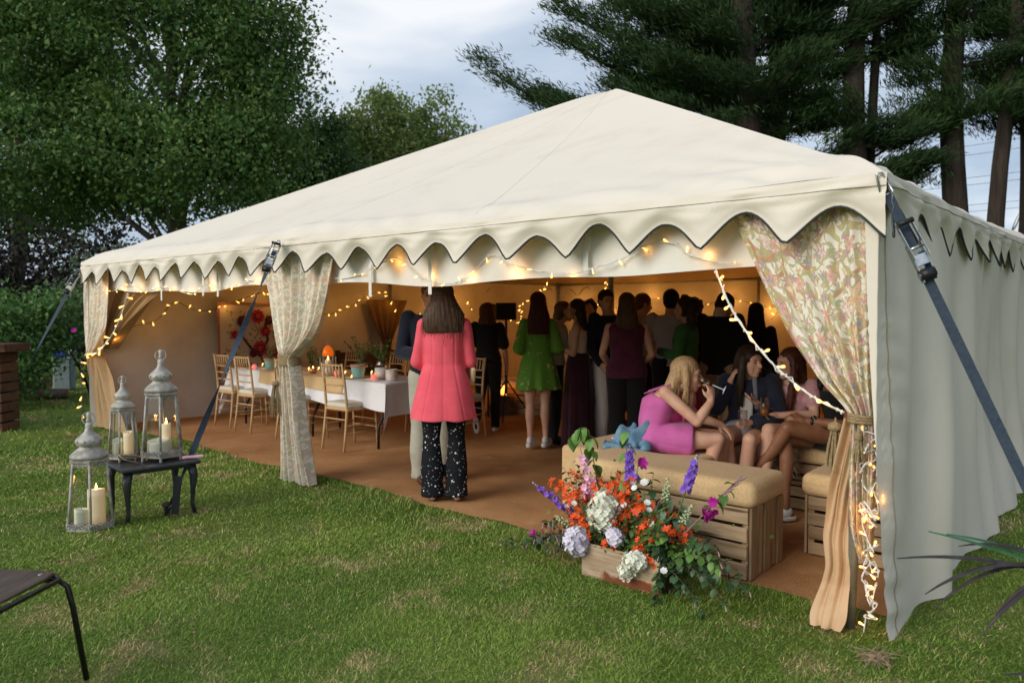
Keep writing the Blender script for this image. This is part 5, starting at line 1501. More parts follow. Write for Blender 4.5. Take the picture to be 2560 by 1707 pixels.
def hair(t, J, mat, length=0, width=.085, fringe=False, bun=False, vox=.009, seed=1, back=.0, curly=0, locks=(), thick=.045, top_=1.0, tone=None, flow=(0, 0, -1), taper=.9):
    k = J['k']; r, f, u = J['hB']; c = J['head']; H = lambda x, y, z: c + (r * x + f * y + u * z) * k; B = np.stack([r, f, u], 1)
    b = Blob()
    b.ell(H(0, -.022, .046), (.086 * k, .100 * k, .092 * k * top_), B, 20, 12)
    b.ell(H(0, -.050, .0), (.080 * k, .070 * k, .085 * k), B, 18, 10)
    if length > 0:
        fl = A3(*flow); fl /= np.linalg.norm(fl)
        p0 = H(0, -.052, .03); n_ = 6; secs = []
        for i in range(n_ + 1):
            q_ = i / n_; cc = p0 + fl * (length * k * q_) - J['fw'] * (.030 * math.sin(q_ * 2.2) + back * q_) * k
            wd = (.080 + (width - .080) * min(1, q_ * 1.8)) * (1 if q_ < .75 else 1 - (1 - taper) * (q_ - .75) * 4)
            secs.append((cc, wd * k, (thick + .016 * (1 - q_)) * k, r * .6 + J['rt'] * .4, f))
        b.loft(secs, 26, 2.2)
    for (pts, rs) in locks:
        b.chain([H(*p) if len(p) == 3 else np.asarray(p[0], float) for p in pts], [x * k for x in rs], 12)
    if curly:
        rr_ = np.random.default_rng(seed)
        for i in range(curly):
            d = rr_.normal(size=3); d /= np.linalg.norm(d)
            if d[1] > .45 and d[2] < .45: continue
            b.ell(H(d[0] * .085, -.03 + d[1] * .095, .03 + d[2] * .098), (.030 * k,) * 3, None, 8, 6)
        if length > 0:
            for i in range(int(curly * .8)):
                q_ = rr_.uniform(0, 1); a = rr_.uniform(-1, 1)
                b.ell(H(a * width, -.06 + rr_.uniform(-.03, .03), .0 - length * q_), (.030 * k,) * 3, None, 8, 6)
    def post(co, nr):
        loc = co - c; a = np.arctan2(loc @ r, -(loc @ f))
        side_ = 1 - np.abs(nr @ np.array([0, 0, 1.0]))
        st = np.sin(a * 34 + 2.5 * np.sin(a * 5 + seed) + (loc @ u) * 18) * .6 + np.sin(a * 57 + seed + (loc @ u) * 9) * .4
        return co + nr * (st * side_ * .0035 * k + wob(co, 26 if not curly else 60, .004 * k if not curly else .008 * k, seed))[:, None]
    ho = b.make('hair', vox * k, mat, t, 2, post)
    if length > .15 and not curly:
        rr_ = np.random.default_rng(seed + 50); me = ho.data; nv = len(me.vertices)
        co = np.empty(nv * 3, np.float32); me.vertices.foreach_get('co', co); co = co.reshape(-1, 3); nr = np.empty(nv * 3, np.float32); me.vertices.foreach_get('normal', nr); nr = nr.reshape(-1, 3)
        lo_ = co[:, 2].min(); ok = np.where((np.abs(nr[:, 2]) < .5) & (co[:, 2] < J['head'][2] + .05 * k))[0]; m = MB()
        for i in rr_.choice(ok, min(130, len(ok)), False):
            p = Vector(co[i]); n_ = Vector(nr[i]); L_ = rr_.uniform(.05, .13) * k; pts = [p + n_ * (.0015 + .006 * q_ * rr_.uniform(.2, 1)) + Vector((rr_.normal(0, .004), rr_.normal(0, .004), -L_ * q_)) for q_ in (0, .35, .7, 1)]
            m.tube(pts, [.0016, .0022, .0018, .0004], 4)
        tag(m.build('loose_strands', mat, t), kind='stuff')
    return ho
def hairmat(name, c1, c2, sheen=.35):
    if name in MATS: return MATS[name]
    q = N(name); c = q.coord('Object', (1, 1, .07)); f = q.noise(c, 130, 4, .7, .3)
    col = q.mix(q.step(f, .36, .66), c1, c2)
    b = q.bsdf(col, .5, bump=f, bstr=.6, bdist=.004, spec=.22); b.inputs['Anisotropic'].default_value = .5
    MATS[name] = q.m; return q.m
H_BROWN = hairmat('brown_hair', (.055, .030, .018), (.105, .062, .038))
H_DARK = hairmat('dark_brown_hair', (.020, .012, .008), (.045, .027, .018))
H_BLACK = hairmat('black_hair', (.008, .006, .006), (.018, .014, .012))
H_AUB = hairmat('auburn_hair', (.060, .020, .011), (.105, .036, .020))
H_RED = hairmat('dark_red_hair', (.045, .012, .010), (.075, .022, .016))
H_BLOND = hairmat('blonde_hair', (.36, .225, .11), (.58, .41, .235))
H_GING = hairmat('ginger_hair', (.13, .050, .020), (.19, .085, .04))
H_LBR = hairmat('light_brown_hair', (.12, .07, .04), (.20, .125, .075))
CLB = lambda n, c, c2=None, **k: M(n, c, k.pop('rough', .85), c2, k.pop('ns', 10), bs=k.pop('bs', 40), bstr=k.pop('bstr', .15), bdist=.006, spec=.15, sheen=k.pop('sheen', .15), **k)
PINK = CLB('coral_pink_cloth', (.86, .125, .17), (.80, .105, .15))
def dots_mat(name, base, cols, scale, size):
    q = N(name); c = q.coord('Object', (1, 1, 1)); col = base
    for i, (cc, th) in enumerate(cols):
        v = q.n('ShaderNodeTexVoronoi'); v.inputs['Scale'].default_value = scale * (1 + .23 * i)
        mp = q.n('ShaderNodeMapping'); q.l(c, mp.inputs['Vector']); mp.inputs['Location'].default_value = (i * 3.1, i * 1.7, i * 2.3); q.l(mp.outputs[0], v.inputs['Vector'])
        col = q.mix(q.math('SUBTRACT', 1.0, q.step(v.outputs['Distance'], th * .8, th)), col, cc)
    q.bsdf(col, .85, bump=q.noise(c, 60, 2), bstr=.15, bdist=.004, spec=.15)
    return q.m
DOTTED = dots_mat('black_dotted_cloth', (.010, .012, .016), (((.66, .72, .74), .20), ((.30, .38, .42), .17), ((.40, .26, .18), .17)), 24, 1)
NAVY = CLB('navy_cloth', (.012, .016, .030)); NAVY2 = CLB('navy_hoodie_cloth', (.020, .024, .045))
CHINO = CLB('pale_chino', (.46, .44, .36), (.40, .38, .31)); KHAKI = CLB('khaki_cloth', (.42, .28, .16), (.29, .18, .10))
BLK = CLB('black_cloth', (.012, .012, .013)); MAROON = CLB('maroon_cloth', (.085, .018, .042), (.065, .014, .032)); VELVET = CLB('maroon_velvet', (.045, .010, .020), (.025, .006, .012), ns=5, sheen=.3)
CREAM = CLB('cream_satin', (.66, .58, .42), (.60, .51, .36)); GREYS = CLB('grey_shirt_cloth', (.42, .41, .44), (.37, .36, .39)); OATS = CLB('oatmeal_cloth', (.42, .37, .29)); WHT = CLB('white_cloth', (.70, .68, .66))
def splash_mat():
    q = N('green_sprigged_cloth'); c = q.coord('Object', (1, 1, .7))
    f = q.noise(c, 12, 3, .55, 1.8); g = q.noise(c, 4.5, 2)
    on = q.math('MULTIPLY', q.step(f, .60, .62), q.step(g, .47, .52))
    q.bsdf(q.mix(on, q.mix(q.noise(c, 5, 2), (.14, .36, .045), (.105, .29, .04)), (.55, .50, .30)), .7, bump=q.noise(c, 40, 2), bstr=.12, bdist=.005, spec=.2)
    return q.m
GREEND = splash_mat()
GREENB = CLB('deep_green_cloth', (.035, .14, .032), (.026, .11, .025)); MAGENTA = CLB('magenta_cloth', (.46, .02, .17), (.38, .015, .14))
ORCHID = CLB('orchid_pink_linen', (.60, .145, .42), (.53, .12, .36), ns=6, bs=30, bstr=.3); TEALG = CLB('emerald_cloth', (.02, .26, .15))
WSHOE = M('white_trainer', (.70, .72, .74), .55); WSOLE = M('white_sole', (.74, .75, .76), .6); BRSH = M('brown_leather', (.09, .035, .018), .4)
GRP_P = 'guests standing in the tent'; GRP_S = 'girls sitting on the benches'

# 1 the woman in the coral coat, back to us
t, J = person('woman with long brown hair in a coral pink coat, her back to us', (-.53, 5.80), -4, 1.685, dict(shR=(.155, -.01, 1.375), shL=(-.155, -.01, 1.375), elR=(.205, .0, 1.09), wrR=(.12, .17, 1.05), elL=(-.205, .02, 1.09), wrL=(-.09, .19, 1.03), haR=(-.9, .4, .1), haL=(.9, .4, .05), head=(-.012, .02, 1.572), look=(-.25, 1, 0), anR=(.10, -.03, .085), anL=(-.09, -.01, .085)), SKIN, vox=.010, group=GRP_P)
b = Blob(); k = J['k']; S_ = J['torso'](.022 * k)
secs = [S_[5], S_[4], S_[3], (S_[2][0], .150 * k, .118 * k)] + skirt_rings(J, [(.96, .195, .150), (.86, .222, .172), (.75, .243, .190), (.645, .262, .205)])
secs[0] = (S_[5][0], .12 * k, .08 * k, *S_[5][3:])
b.loft(secs, 36, 2.4); sleeve(b, J, 'R', .010 * k, .018 * k, .93); sleeve(b, J, 'L', .010 * k, .018 * k, .93)
def coatpost(co, nr):
    co = folds_post(3, .0065, 15, lobes=5, lamp=.008, zf=(1.0, .62))(co, nr)
    # princess seams and a centre back seam
    for x0 in (-.085, .0, .085):
        xx = x0 * (1 + .9 * np.clip((1.05 - co[:, 2]) / .4, 0, 1)); d = np.exp(-((co[:, 0] - xx) / .006) ** 2) * (nr[:, 1] < -.2)
        co = co + nr * (-.0045 * d)[:, None]
    return co
b.make('coat', .0085, PINK, t, 2, coatpost)
trousers(t, J, DOTTED, (.012, .016, .04), .088, seed=4, amp=.006)
shoes(t, J, BLK, None, 1.05)
hair(t, J, H_BROWN, .285, .165, seed=3, thick=.058, taper=.92, vox=.008, back=.012)
cl_ = thing('clutch_bag', 'small cream clutch bag under the coral coat sleeve', 'bag', (-.325, 5.87, 1.02), .3)
MB().box((0, 0, 0), (.035, .20, .12), Matrix.Rotation(.35, 3, 'X'), bev=.01).build('bag_body', M('cream_leather', (.66, .50, .32), .5), cl_)
MB().lathe([(.006, -.004), (.009, 0), (.004, .005)], 8, (.02, -.06, .07), R=frame((1, 0, .3))).build('clasp', STEEL, cl_)

# 2 man in navy jacket with a glass
t, J = person('man in navy jacket and pale trousers facing us behind the coral coat', (-.695, 6.42), 165, 1.72, dict(shR=(.19, -.01, 1.39), shL=(-.19, -.01, 1.39), elR=(.255, .02, 1.10), wrR=(.165, .20, 1.10), haR=(-.9, .45, .1), elL=(-.25, -.02, 1.10), wrL=(-.21, .1, .9), look=(.2, 1, -.05)), SKIN, True, .011, group=GRP_P, curl=(1.0, .5), palmR=(-.1, .2, -1))
top(t, J, 'jacket', NAVY, .024, -.16, .97, 1.0, (.016, .016), .012, 5, .006, .012)
trousers(t, J, CHINO, (.016, .018, .02), .075, seed=5)
shoes(t, J, BRSH); hair(t, J, H_LBR, seed=4); face_bits(t, J)
hp = lambda J, sd, d=.075: J['wr' + sd] + J['hd' + sd] * d * J['k']
def glass(t, J, local, label, h=.13, r=.035, drink=None, rot=(0, 0, 0), cat='glass', stem=False):
    w_ = Matrix.Translation(t.location) @ t.rotation_euler.to_matrix().to_4x4()
    o = thing('drinking_glass', label, cat, w_ @ Vector(local)); o.rotation_euler = rot
    if not stem:
        MB().lathe([(r * .8, -h / 2), (r, h / 2), (r * .95, h / 2), (r * .75, -h / 2 + .012)], 16).build('tumbler', GLASS, o, True)
        if drink is not None: MB().lathe([(r * .76, -h / 2 + .013), (r * .86, -h / 2 + h * .45)], 14).build('drink', drink, o, True)
    else:
        MB().lathe([(.004, -.02), (.024, .0), (.031, .04), (.028, .085), (.0265, .085), (.029, .04), (.022, .004)], 16).build('bowl', GLASS, o, True)
        MB().lathe([(.004, -.02), (.0035, -.09), (.006, -.10)], 8).build('stem', M('pale_glass_rim', (.72, .74, .78), .15), o, True)
        MB().lathe([(.006, -.10), (.032, -.106), (.032, -.109), (.002, -.109)], 16).build('foot', M('pale_glass_rim', (.72, .74, .78), .15), o, True)
    return o
BEER = M('amber_drink', (.30, .11, .03), .2, spec=.5); STOUT = M('dark_drink', (.035, .010, .008), .25)
glass(t, J, hp(J, 'R') + A3(0, .035, .02), 'dark pint glass held by the man in the navy jacket', .14, .042, STOUT)
ph = thing('phone', 'blue phone held under the pint glass by the man in navy', 'phone', (Matrix.Translation(t.location) @ t.rotation_euler.to_matrix().to_4x4()) @ Vector(hp(J, 'R') + A3(-.05, .05, -.065)))
MB().box((0, 0, 0), (.07, .012, .075), bev=.003).build('phone_body', M('pale_blue', (.20, .48, .58), .4), ph)

# 3 woman in black walking away
t, J = person('woman in black top and trousers walking away past the speaker', (-.30, 9.15), 8, 1.575, dict(elR=(.23, -.02, 1.10), wrR=(.245, .06, .86), elL=(-.22, -.06, 1.12), wrL=(-.20, .05, .90), knL=(-.09, .02, .50), anL=(-.09, -.30, .20), ftL=(0, .45, -.9), knR=(.09, .10, .50), anR=(.09, .08, .085), head=(0, .05, 1.56)), SKIN_B, vox=.012, group=GRP_P, wide=1.05)
top(t, J, 'top', BLK, .018, .02, .98, .42, (.02, .03), .012, 6, .006)
trousers(t, J, BLK, (.016, .018, .02), .06, seed=7); shoes(t, J, BLK, WSOLE); hair(t, J, H_AUB, .26, .12, seed=5, thick=.055)
# 4 green dress
t, J = person('woman with dark red hair in a short green patterned dress, back to us', (.275, 7.98), -6, 1.66, dict(shR=(.150, -.01, 1.37), shL=(-.150, -.01, 1.37), elR=(.215, -.05, 1.10), wrR=(.13, .13, 1.05), elL=(-.215, -.05, 1.10), wrL=(-.13, .13, 1.04), anR=(.085, -.02, .11), anL=(-.085, -.02, .11), knR=(.082, .0, .50), knL=(-.082, .0, .50), ftR=(.5, 1, 0), ftL=(.4, 1, 0)), SKIN, vox=.010, group=GRP_P)
b = Blob(); k = J['k']; S_ = J['torso'](.012 * k)
b.loft([S_[5], S_[4], S_[3], S_[2]] + skirt_rings(J, [(.95, .185, .14), (.82, .215, .17), (.66, .245, .20)]), 36, 2.2)
for sd in 'RL':
    b.cap(J['sh' + sd], J['el' + sd], .052 * k, .066 * k).cap(J['el' + sd], lerp(J['el' + sd], J['wr' + sd], .75), .068 * k, .045 * k)
b.make('dress', .010, GREEND, t, 3, folds_post(8, .005, 12, lobes=7, lamp=.014, zf=(1.0, .66)))
shoes(t, J, WSHOE, WSOLE, 1.05, .012); hair(t, J, H_RED, .36, .125, seed=6, thick=.058, taper=.95)
# 5 cream camisole, maroon skirt
t, J = person('woman in cream camisole and long maroon velvet skirt facing left', (.72, 8.05), -72, 1.60, dict(elR=(.19, .0, 1.08), wrR=(.13, .20, 1.15), elL=(-.19, .02, 1.08), wrL=(-.08, .22, 1.16), haR=(-.3, .7, .5), haL=(.3, .7, .5), head=(0, .05, 1.565), look=(-.1, 1, .15)), SKIN_B, vox=.011, group=GRP_P)
top(t, J, 'camisole', CREAM, .012, .06, .80, 0, vox=.011, seed=9, amp=.004)
for sd in 'RL':
    s_ = J['sh' + sd] * .62 + J['neck'] * .38; p_ = J['chest'] + J['rt'] * (.075 if sd == 'R' else -.075); MB().tube([Vector(p_ + J['fw'] * .095), Vector(s_ + A3(0, 0, .03)), Vector(p_ - J['fw'] * .085)], .005, 5).build('strap', CREAM, t, True)
b = Blob(); b.loft(skirt_rings(J, [(1.10, .135, .105), (.98, .178, .14), (.85, .19, .155), (.4, .20, .175), (.02, .215, .19)]), 36, 2.2)
b.make('skirt', .012, VELVET, t, 3, folds_post(10, .004, 9, lobes=11, lamp=.011, zf=(.95, .3)))
hair(t, J, H_DARK, .30, .10, seed=7, thick=.05, back=.01); face_bits(t, J); shoes(t, J, BLK)
# 6 fair haired guest leaning to hug her
t, J = person('fair guest in a pale top leaning in to kiss the woman in cream', (.46, 8.30), 80, 1.60, dict(head=(0, .13, 1.54), neck=(0, .07, 1.42), chest=(0, .04, 1.24), elR=(.22, .12, 1.12), wrR=(.14, .30, 1.15), elL=(-.22, .1, 1.12), wrL=(-.14, .3, 1.18), look=(.05, 1, .05)), SKIN, vox=.012, group=GRP_P)
top(t, J, 'top', OATS, .02, .0, .97, .75, (.018, .022), .012, 11, .006); trousers(t, J, BLK, seed=12); hair(t, J, H_LBR, .12, .095, seed=8); face_bits(t, J); shoes(t, J, BLK)
# 7 curly head far behind
t, J = person('guest with short dark curls far back beside the woman in cream', (1.00, 9.7), 190, 1.60, dict(), SKIN_B, vox=.013, group=GRP_P)
top(t, J, 'shirt', WHT, .016, -.05, .98, 1.0, (.016, .016), .013, 13, .006); trousers(t, J, BLK, seed=13, vox=.013); hair(t, J, H_DARK, seed=9, curly=40); shoes(t, J, BLK)
# 8 man in navy with white trousers
t, J = person('man in navy blazer and white trousers behind the woman in maroon', (1.06, 8.12), 150, 1.695, dict(shR=(.19, -.01, 1.39), shL=(-.19, -.01, 1.39), elR=(.26, -.02, 1.1), wrR=(.22, .12, .92), elL=(-.25, 0, 1.1), wrL=(-.1, .2, 1.05), head=(.07, .03, 1.57), look=(.3, 1, -.1)), SKIN, True, .012, group=GRP_P)
top(t, J, 'blazer', NAVY, .024, -.18, .97, 1.0, (.016, .016), .012, 14, .006, .012); trousers(t, J, WHT, (.016, .018, .02), .075, seed=15); hair(t, J, H_DARK, seed=10); face_bits(t, J); shoes(t, J, WSHOE, WSOLE)
# 9 maroon sleeveless top
t, J = person('woman in sleeveless maroon top and black trousers, back to us', (1.10, 7.18), 6, 1.635, dict(elR=(.245, -.03, 1.10), wrR=(.17, .12, 1.0), elL=(-.24, -.02, 1.10), wrL=(-.17, .12, .98), haR=(-.6, .8, .1), shR=(.17, -.01, 1.36), shL=(-.17, -.01, 1.36)), SKIN_B, vox=.011, group=GRP_P, wide=1.14)
top(t, J, 'sleeveless_top', MAROON, .020, -.12, .94, 0, vox=.011, seed=16, amp=.006, flare=.02)
trousers(t, J, BLK, (.022, .03, .05), .10, seed=17); hair(t, J, H_BROWN, .30, .112, seed=11, thick=.056); shoes(t, J, BLK)
# 10 man in grey shirt, black hair
t, J = person('man with black hair in a grey shirt, back to us', (1.70, 8.02), 10, 1.69, dict(shR=(.195, -.01, 1.39), shL=(-.195, -.01, 1.39), elR=(.25, .02, 1.1), wrR=(.15, .2, 1.05), elL=(-.25, .02, 1.1), wrL=(-.15, .2, 1.05)), SKIN_B, True, .012, group=GRP_P)
top(t, J, 'shirt', GREYS, .018, -.10, .98, 1.0, (.014, .014), .012, 18, .006); trousers(t, J, BLK, seed=19); hair(t, J, H_BLACK, seed=12); shoes(t, J, BLK)
# 11 ginger man in profile
t, J = person('man with ginger hair in an oatmeal shirt turned to the right', (1.52, 8.75), 75, 1.66, dict(shR=(.19, -.01, 1.39), shL=(-.19, -.01, 1.39), look=(.1, 1, -.25)), SKIN, True, .013, group=GRP_P)
top(t, J, 'shirt', OATS, .018, -.10, .98, 1.0, (.014, .014), .013, 20, .006); trousers(t, J, BLK, seed=20, vox=.013); hair(t, J, H_GING, seed=13); face_bits(t, J); shoes(t, J, BLK)
# 12 woman in green blazer
t, J = person('woman with dark curls in a green blazer and magenta skirt holding a glass', (1.70, 7.32), -62, 1.60, dict(elR=(.235, -.02, 1.09), wrR=(.16, .21, 1.10), elL=(-.235, .02, 1.10), wrL=(-.14, .22, 1.14), haL=(.3, .9, .1), look=(-.15, 1, 0)), SKIN_B, vox=.011, group=GRP_P, curl=(.6, 1.0), palmL=(.8, .1, 0))
top(t, J, 'blazer', GREENB, .026, -.14, .97, 1.0, (.020, .018), .012, 21, .006, .02)
b = Blob(); b.loft(skirt_rings(J, [(1.0, .16, .12), (.9, .18, .14), (.5, .185, .16), (.12, .20, .175)]), 30, 2.2); b.make('skirt', .012, MAGENTA, t, 3, folds_post(22, .004, 9, lobes=7, lamp=.01, zf=(.9, .3)))
hair(t, J, H_DARK, .20, .10, seed=14, curly=50); face_bits(t, J); shoes(t, J, BLK)
glass(t, J, hp(J, 'L', .085) + A3(.02, .015, .03), 'clear tumbler held by the woman in the green blazer', .12, .033, BEER)
# 13 curly guest behind her
t, J = person('guest with a dark curly head behind the woman in the green blazer', (2.12, 8.75), -20, 1.60, dict(), SKIN_B, vox=.014, group=GRP_P)
top(t, J, 'shirt', BLK, .018, -.05, .98, 1.0, (.016, .016), .014, 23, .006); trousers(t, J, BLK, seed=23, vox=.014); hair(t, J, H_DARK, seed=15, curly=45); shoes(t, J, BLK)
# 14 man in black jacket and khaki trousers
t, J = person('man in black jacket and khaki trousers bending his head', (2.12, 7.65), 35, 1.68, dict(shR=(.19, -.01, 1.39), shL=(-.19, -.01, 1.39), head=(.03, .09, 1.535), look=(.5, 1, -.5), elR=(.26, 0, 1.1), wrR=(.2, .16, 1.0), elL=(-.26, 0, 1.1), wrL=(-.15, .2, 1.1)), SKIN_B, True, .012, group=GRP_P)
top(t, J, 'jacket', BLK, .026, -.20, .98, 1.0, (.018, .018), .012, 24, .006, .015); trousers(t, J, KHAKI, (.02, .022, .02), .08, seed=25); hair(t, J, H_DARK, seed=16); shoes(t, J, BRSH)
b = Blob(); b.cap(J['neck'] - A3(0, 0, .0), J['neck'] + A3(0, .02, .035), .068 * J['k'], .064 * J['k']); b.make('collar', .010, WHT, t, 2)
# 15 dark haired woman far right
t, J = person('woman with long black hair in dark clothes at the back right', (2.62, 8.05), 15, 1.55, dict(), SKIN_B, vox=.013, group=GRP_P)
top(t, J, 'top', BLK, .018, -.05, .98, 1.0, (.016, .016), .013, 26, .006); trousers(t, J, BLK, seed=27, vox=.013); hair(t, J, H_BLACK, .32, .105, seed=17, thick=.05); shoes(t, J, BLK)

# ---- seated
# 16 blonde girl drinking, turned to the right
t, J = person('blonde girl in an orchid pink dress drinking from a stemmed glass', (1.06, 5.33, 0), 106, 1.69, dict(
    pel=(0, -.02, .585), waist=(0, -.045, .70), chest=(0, -.005, .83), neck=(0, .085, .955), head=(0, .185, 1.035), look=(.02, 1, -.10),
    shR=(.150, .045, .925), elR=(.185, .265, .735), wrR=(.095, .350, .865), haR=(-.35, .02, .9), shL=(-.150, .06, .925), elL=(-.17, .25, .72), wrL=(-.06, .41, .690), haL=(.45, .75, -.5),
    hipR=(.085, .0, .575), knR=(.06, .40, .600), anR=(.05, .30, .10), hipL=(-.085, .0, .575), knL=(-.075, .44, .595), anL=(-.09, .40, .10), ftR=(0, 1, 0), ftL=(0, 1, 0)), SKIN, vox=.0075, group=GRP_S, curl=(.75, .35), palmR=(-.5, -.5, .0), palmL=(0, -.2, -1))
k = J['k']; S_ = J['torso'](.014 * k); b = Blob()
b.loft([S_[0], S_[1], S_[2], S_[3], tuple(lerp(S_[3][j], S_[4][j], .72) if j in (0, 3, 4) else S_[3][j] + (S_[4][j] * .93 - S_[3][j]) * .72 for j in range(5))], 32, 2.2)
hipc = A3(0, 0, .585); b.loft([(A3(0, -.155, .56), .155, .075, A3(1, 0, 0), A3(0, 0, 1)), (A3(0, -.05, .585), .19, .11, A3(1, 0, 0), A3(0, 0, 1)), (A3(0, .10, .598), .185, .102, A3(1, 0, 0), A3(0, 0, 1)), (A3(-.004, .235, .597), .18, .092, A3(1, 0, 0), A3(0, 0, 1))], 32, 2.4)
b.cap(A3(.13, .02, .56), A3(.115, .20, .54), .06, .05).cap(A3(.0, -.13, .535), A3(.06, -.06, .53), .05, .06)
b.make('dress', .0075, ORCHID, t, 3, folds_post(31, .0055, 17, lobes=0))
for sg in (-1, 1): MB().tube([Vector(J['chest'] + J['rt'] * sg * .085 + J['fw'] * .075 + A3(0, 0, .05)), Vector(J['neck'] + J['rt'] * sg * .085 + A3(0, -.005, .022)), Vector(J['chest'] + J['rt'] * sg * .085 - J['fw'] * .10 + A3(0, -.0, .05))], .009, 6, True, .5).build('strap', ORCHID, t, True)
hair(t, J, H_BLOND, .30, .075, seed=18, vox=.0075, thick=.045, flow=(.12, -.25, -1), back=.0,
     locks=[([(.075, -.01, .06), (.088, .005, -.02), (.085, .012, -.10), (.075, .0, -.20), (.07, -.01, -.27)], [.022, .026, .024, .018, .007]), ([(-.075, -.01, .06), (-.088, .01, -.02), (-.08, .04, -.10), (-.07, .05, -.2), (-.06, .05, -.25)], [.022, .026, .022, .015, .006])])
face_bits(t, J); shoes(t, J, WSHOE, WSOLE)
g_ = glass(t, J, J['head'] + A3(.0, .155, -.055), 'stemmed glass tipped to the lips of the blonde girl', stem=True, cat='wine glass')
g_.rotation_euler = (Quaternion((0, 0, 1), -math.radians(106)) @ Quaternion((1, 0, 0), math.radians(68))).to_euler()
bl = thing('bracelet', 'thin gold bracelet on the wrist of the blonde girl', 'bracelet', (Matrix.Translation(t.location) @ t.rotation_euler.to_matrix().to_4x4()) @ Vector(J['wrL']))
MB().tube([Vector((.03 * math.cos(a), .006 * math.sin(2 * a), .03 * math.sin(a))) for a in np.linspace(0, 2 * PI, 17)], .003, 5).build('band', M('gold', (.8, .5, .2), .3, metallic=1), bl, True)

# 17 brunette in a navy hoodie, hand at her ear
t, J = person('brunette girl in a navy hoodie smiling with one hand at her ear', (1.80, 5.66, 0), 205, 1.66, dict(
    pel=(0, -.03, .585), waist=(0, -.02, .72), chest=(0, .02, .87), neck=(0, .06, 1.015), head=(-.015, .095, 1.125), look=(-.95, .75, -.02),
    shR=(.165, .03, .97), elR=(.225, .13, .77), wrR=(.125, .145, .965), haR=(-.35, -.05, .95), shL=(-.165, .03, .97), elL=(-.23, .12, .75), wrL=(-.06, .30, .70), haL=(.55, .75, .05),
    hipR=(.09, .02, .575), knR=(.10, .44, .60), anR=(.06, .40, .10), hipL=(-.09, .02, .575), knL=(-.065, .45, .595), anL=(-.005, .42, .10), ftR=(0, 1, 0), ftL=(0, 1, 0)), SKIN, vox=.008, group=GRP_S, curl=(.8, 1.0), palmR=(-.8, -.3, 0), palmL=(.3, -.3, -.9))
k = J['k']
top(t, J, 'hoodie', NAVY2, .030, -.02, .99, .93, (.022, .024), .010, 32, .008, extra=lambda b: b.cap(A3(-.12, -.02, 1.0), A3(.10, -.03, 1.0), .05, .05).cap(A3(.15, .0, .60), A3(.15, .16, .60), .06, .05).cap(A3(-.15, .0, .60), A3(-.15, .14, .60), .06, .05))
b = Blob(); b.loft([(A3(.0, .125, .93), .035, .016), (A3(0, .145, .80), .05, .018), (A3(0, .13, .68), .045, .02)], 16); b.make('white_top', .009, WHT, t, 2)
b = Blob(); b.cap(A3(-.055, .135, .99), A3(-.075, .165, .78), .020, .016); b.make('hoodie_edge', .008, CLB('grey_hoodie_lining', (.16, .17, .21)), t, 2)
b = Blob(); b.loft([(A3(0, -.1, .585), .17, .085, A3(1, 0, 0), A3(0, 0, 1)), (A3(0, .06, .59), .185, .088, A3(1, 0, 0), A3(0, 0, 1)), (A3(0, .20, .60), .175, .080, A3(1, 0, 0), A3(0, 0, 1))], 28, 2.4); b.make('skirt', .010, CLB('pale_blue_cloth', (.46, .48, .56)), t, 3, folds_post(33, .005, 14))
hair(t, J, H_DARK, .34, .095, seed=19, vox=.009, thick=.05, locks=[([(.075, .0, .05), (.09, .01, -.05), (.10, .01, -.18), (.10, .02, -.32)], [.025, .028, .028, .012]), ([(-.07, .01, .05), (-.085, .02, -.05), (-.09, .03, -.18), (-.08, .04, -.30)], [.022, .026, .026, .012])])
face_bits(t, J); shoes(t, J, WSHOE, WSOLE)
glass(t, J, hp(J, 'L', .07) + A3(.01, .03, .035), 'empty tumbler on the knee of the girl in the navy hoodie', .12, .034)

# 18 girl with auburn hair and pink top, gesturing
t, J = person('girl with long auburn hair in a pale pink top holding a tumbler of beer', (2.10, 5.62, 0), 212, 1.64, dict(
    pel=(0, -.03, .585), waist=(0, -.02, .72), chest=(0, .01, .87), neck=(0, .04, 1.015), head=(.0, .07, 1.125), look=(.75, .75, -.05),
    shR=(.16, .02, .97), elR=(.21, .12, .77), wrR=(.16, .30, .83), haR=(.45, .6, .35), shL=(-.16, .02, .97), elL=(-.20, .14, .76), wrL=(.02, .30, .76), haL=(.85, .5, .1),
    hipR=(.09, .02, .575), knR=(.13, .42, .585), anR=(.15, .36, .10), hipL=(-.085, .02, .575), knL=(.06, .44, .665), anL=(.10, .47, .12), ftR=(0, 1, 0), ftL=(0, 1, 0)), SKIN, vox=.008, group=GRP_S, curl=(.25, .9), palmR=(-.3, .2, .9), palmL=(.2, .3, -.9))
top(t, J, 'top', CLB('pale_pink_cloth', (.62, .36, .38), (.55, .28, .32), ns=30), .014, .0, .90, .3, (.012, .016), .010, 34, .006)
b = Blob(); b.loft([(A3(0, -.1, .585), .17, .085, A3(1, 0, 0), A3(0, 0, 1)), (A3(0, .06, .59), .18, .088, A3(1, 0, 0), A3(0, 0, 1)), (A3(.01, .20, .61), .15, .080, A3(1, 0, 0), A3(0, 0, 1))], 28, 2.4); b.make('skirt', .010, CLB('lilac_check_cloth', (.30, .26, .32), (.5, .46, .5), ns=40), t, 3, folds_post(35, .005, 14))
hair(t, J, H_AUB, .36, .09, seed=20, vox=.009, thick=.05, locks=[([(.075, .0, .05), (.09, .02, -.05), (.09, .05, -.2), (.085, .07, -.38)], [.022, .026, .03, .012]), ([(-.07, .01, .05), (-.085, .02, -.05), (-.08, .04, -.2), (-.075, .06, -.36)], [.022, .026, .03, .012])])
face_bits(t, J); shoes(t, J, WSHOE, WSOLE)
glass(t, J, J['wrL'] + A3(.085, .075, .06), 'tumbler half full of amber beer held by the auburn haired girl', .15, .037, BEER)

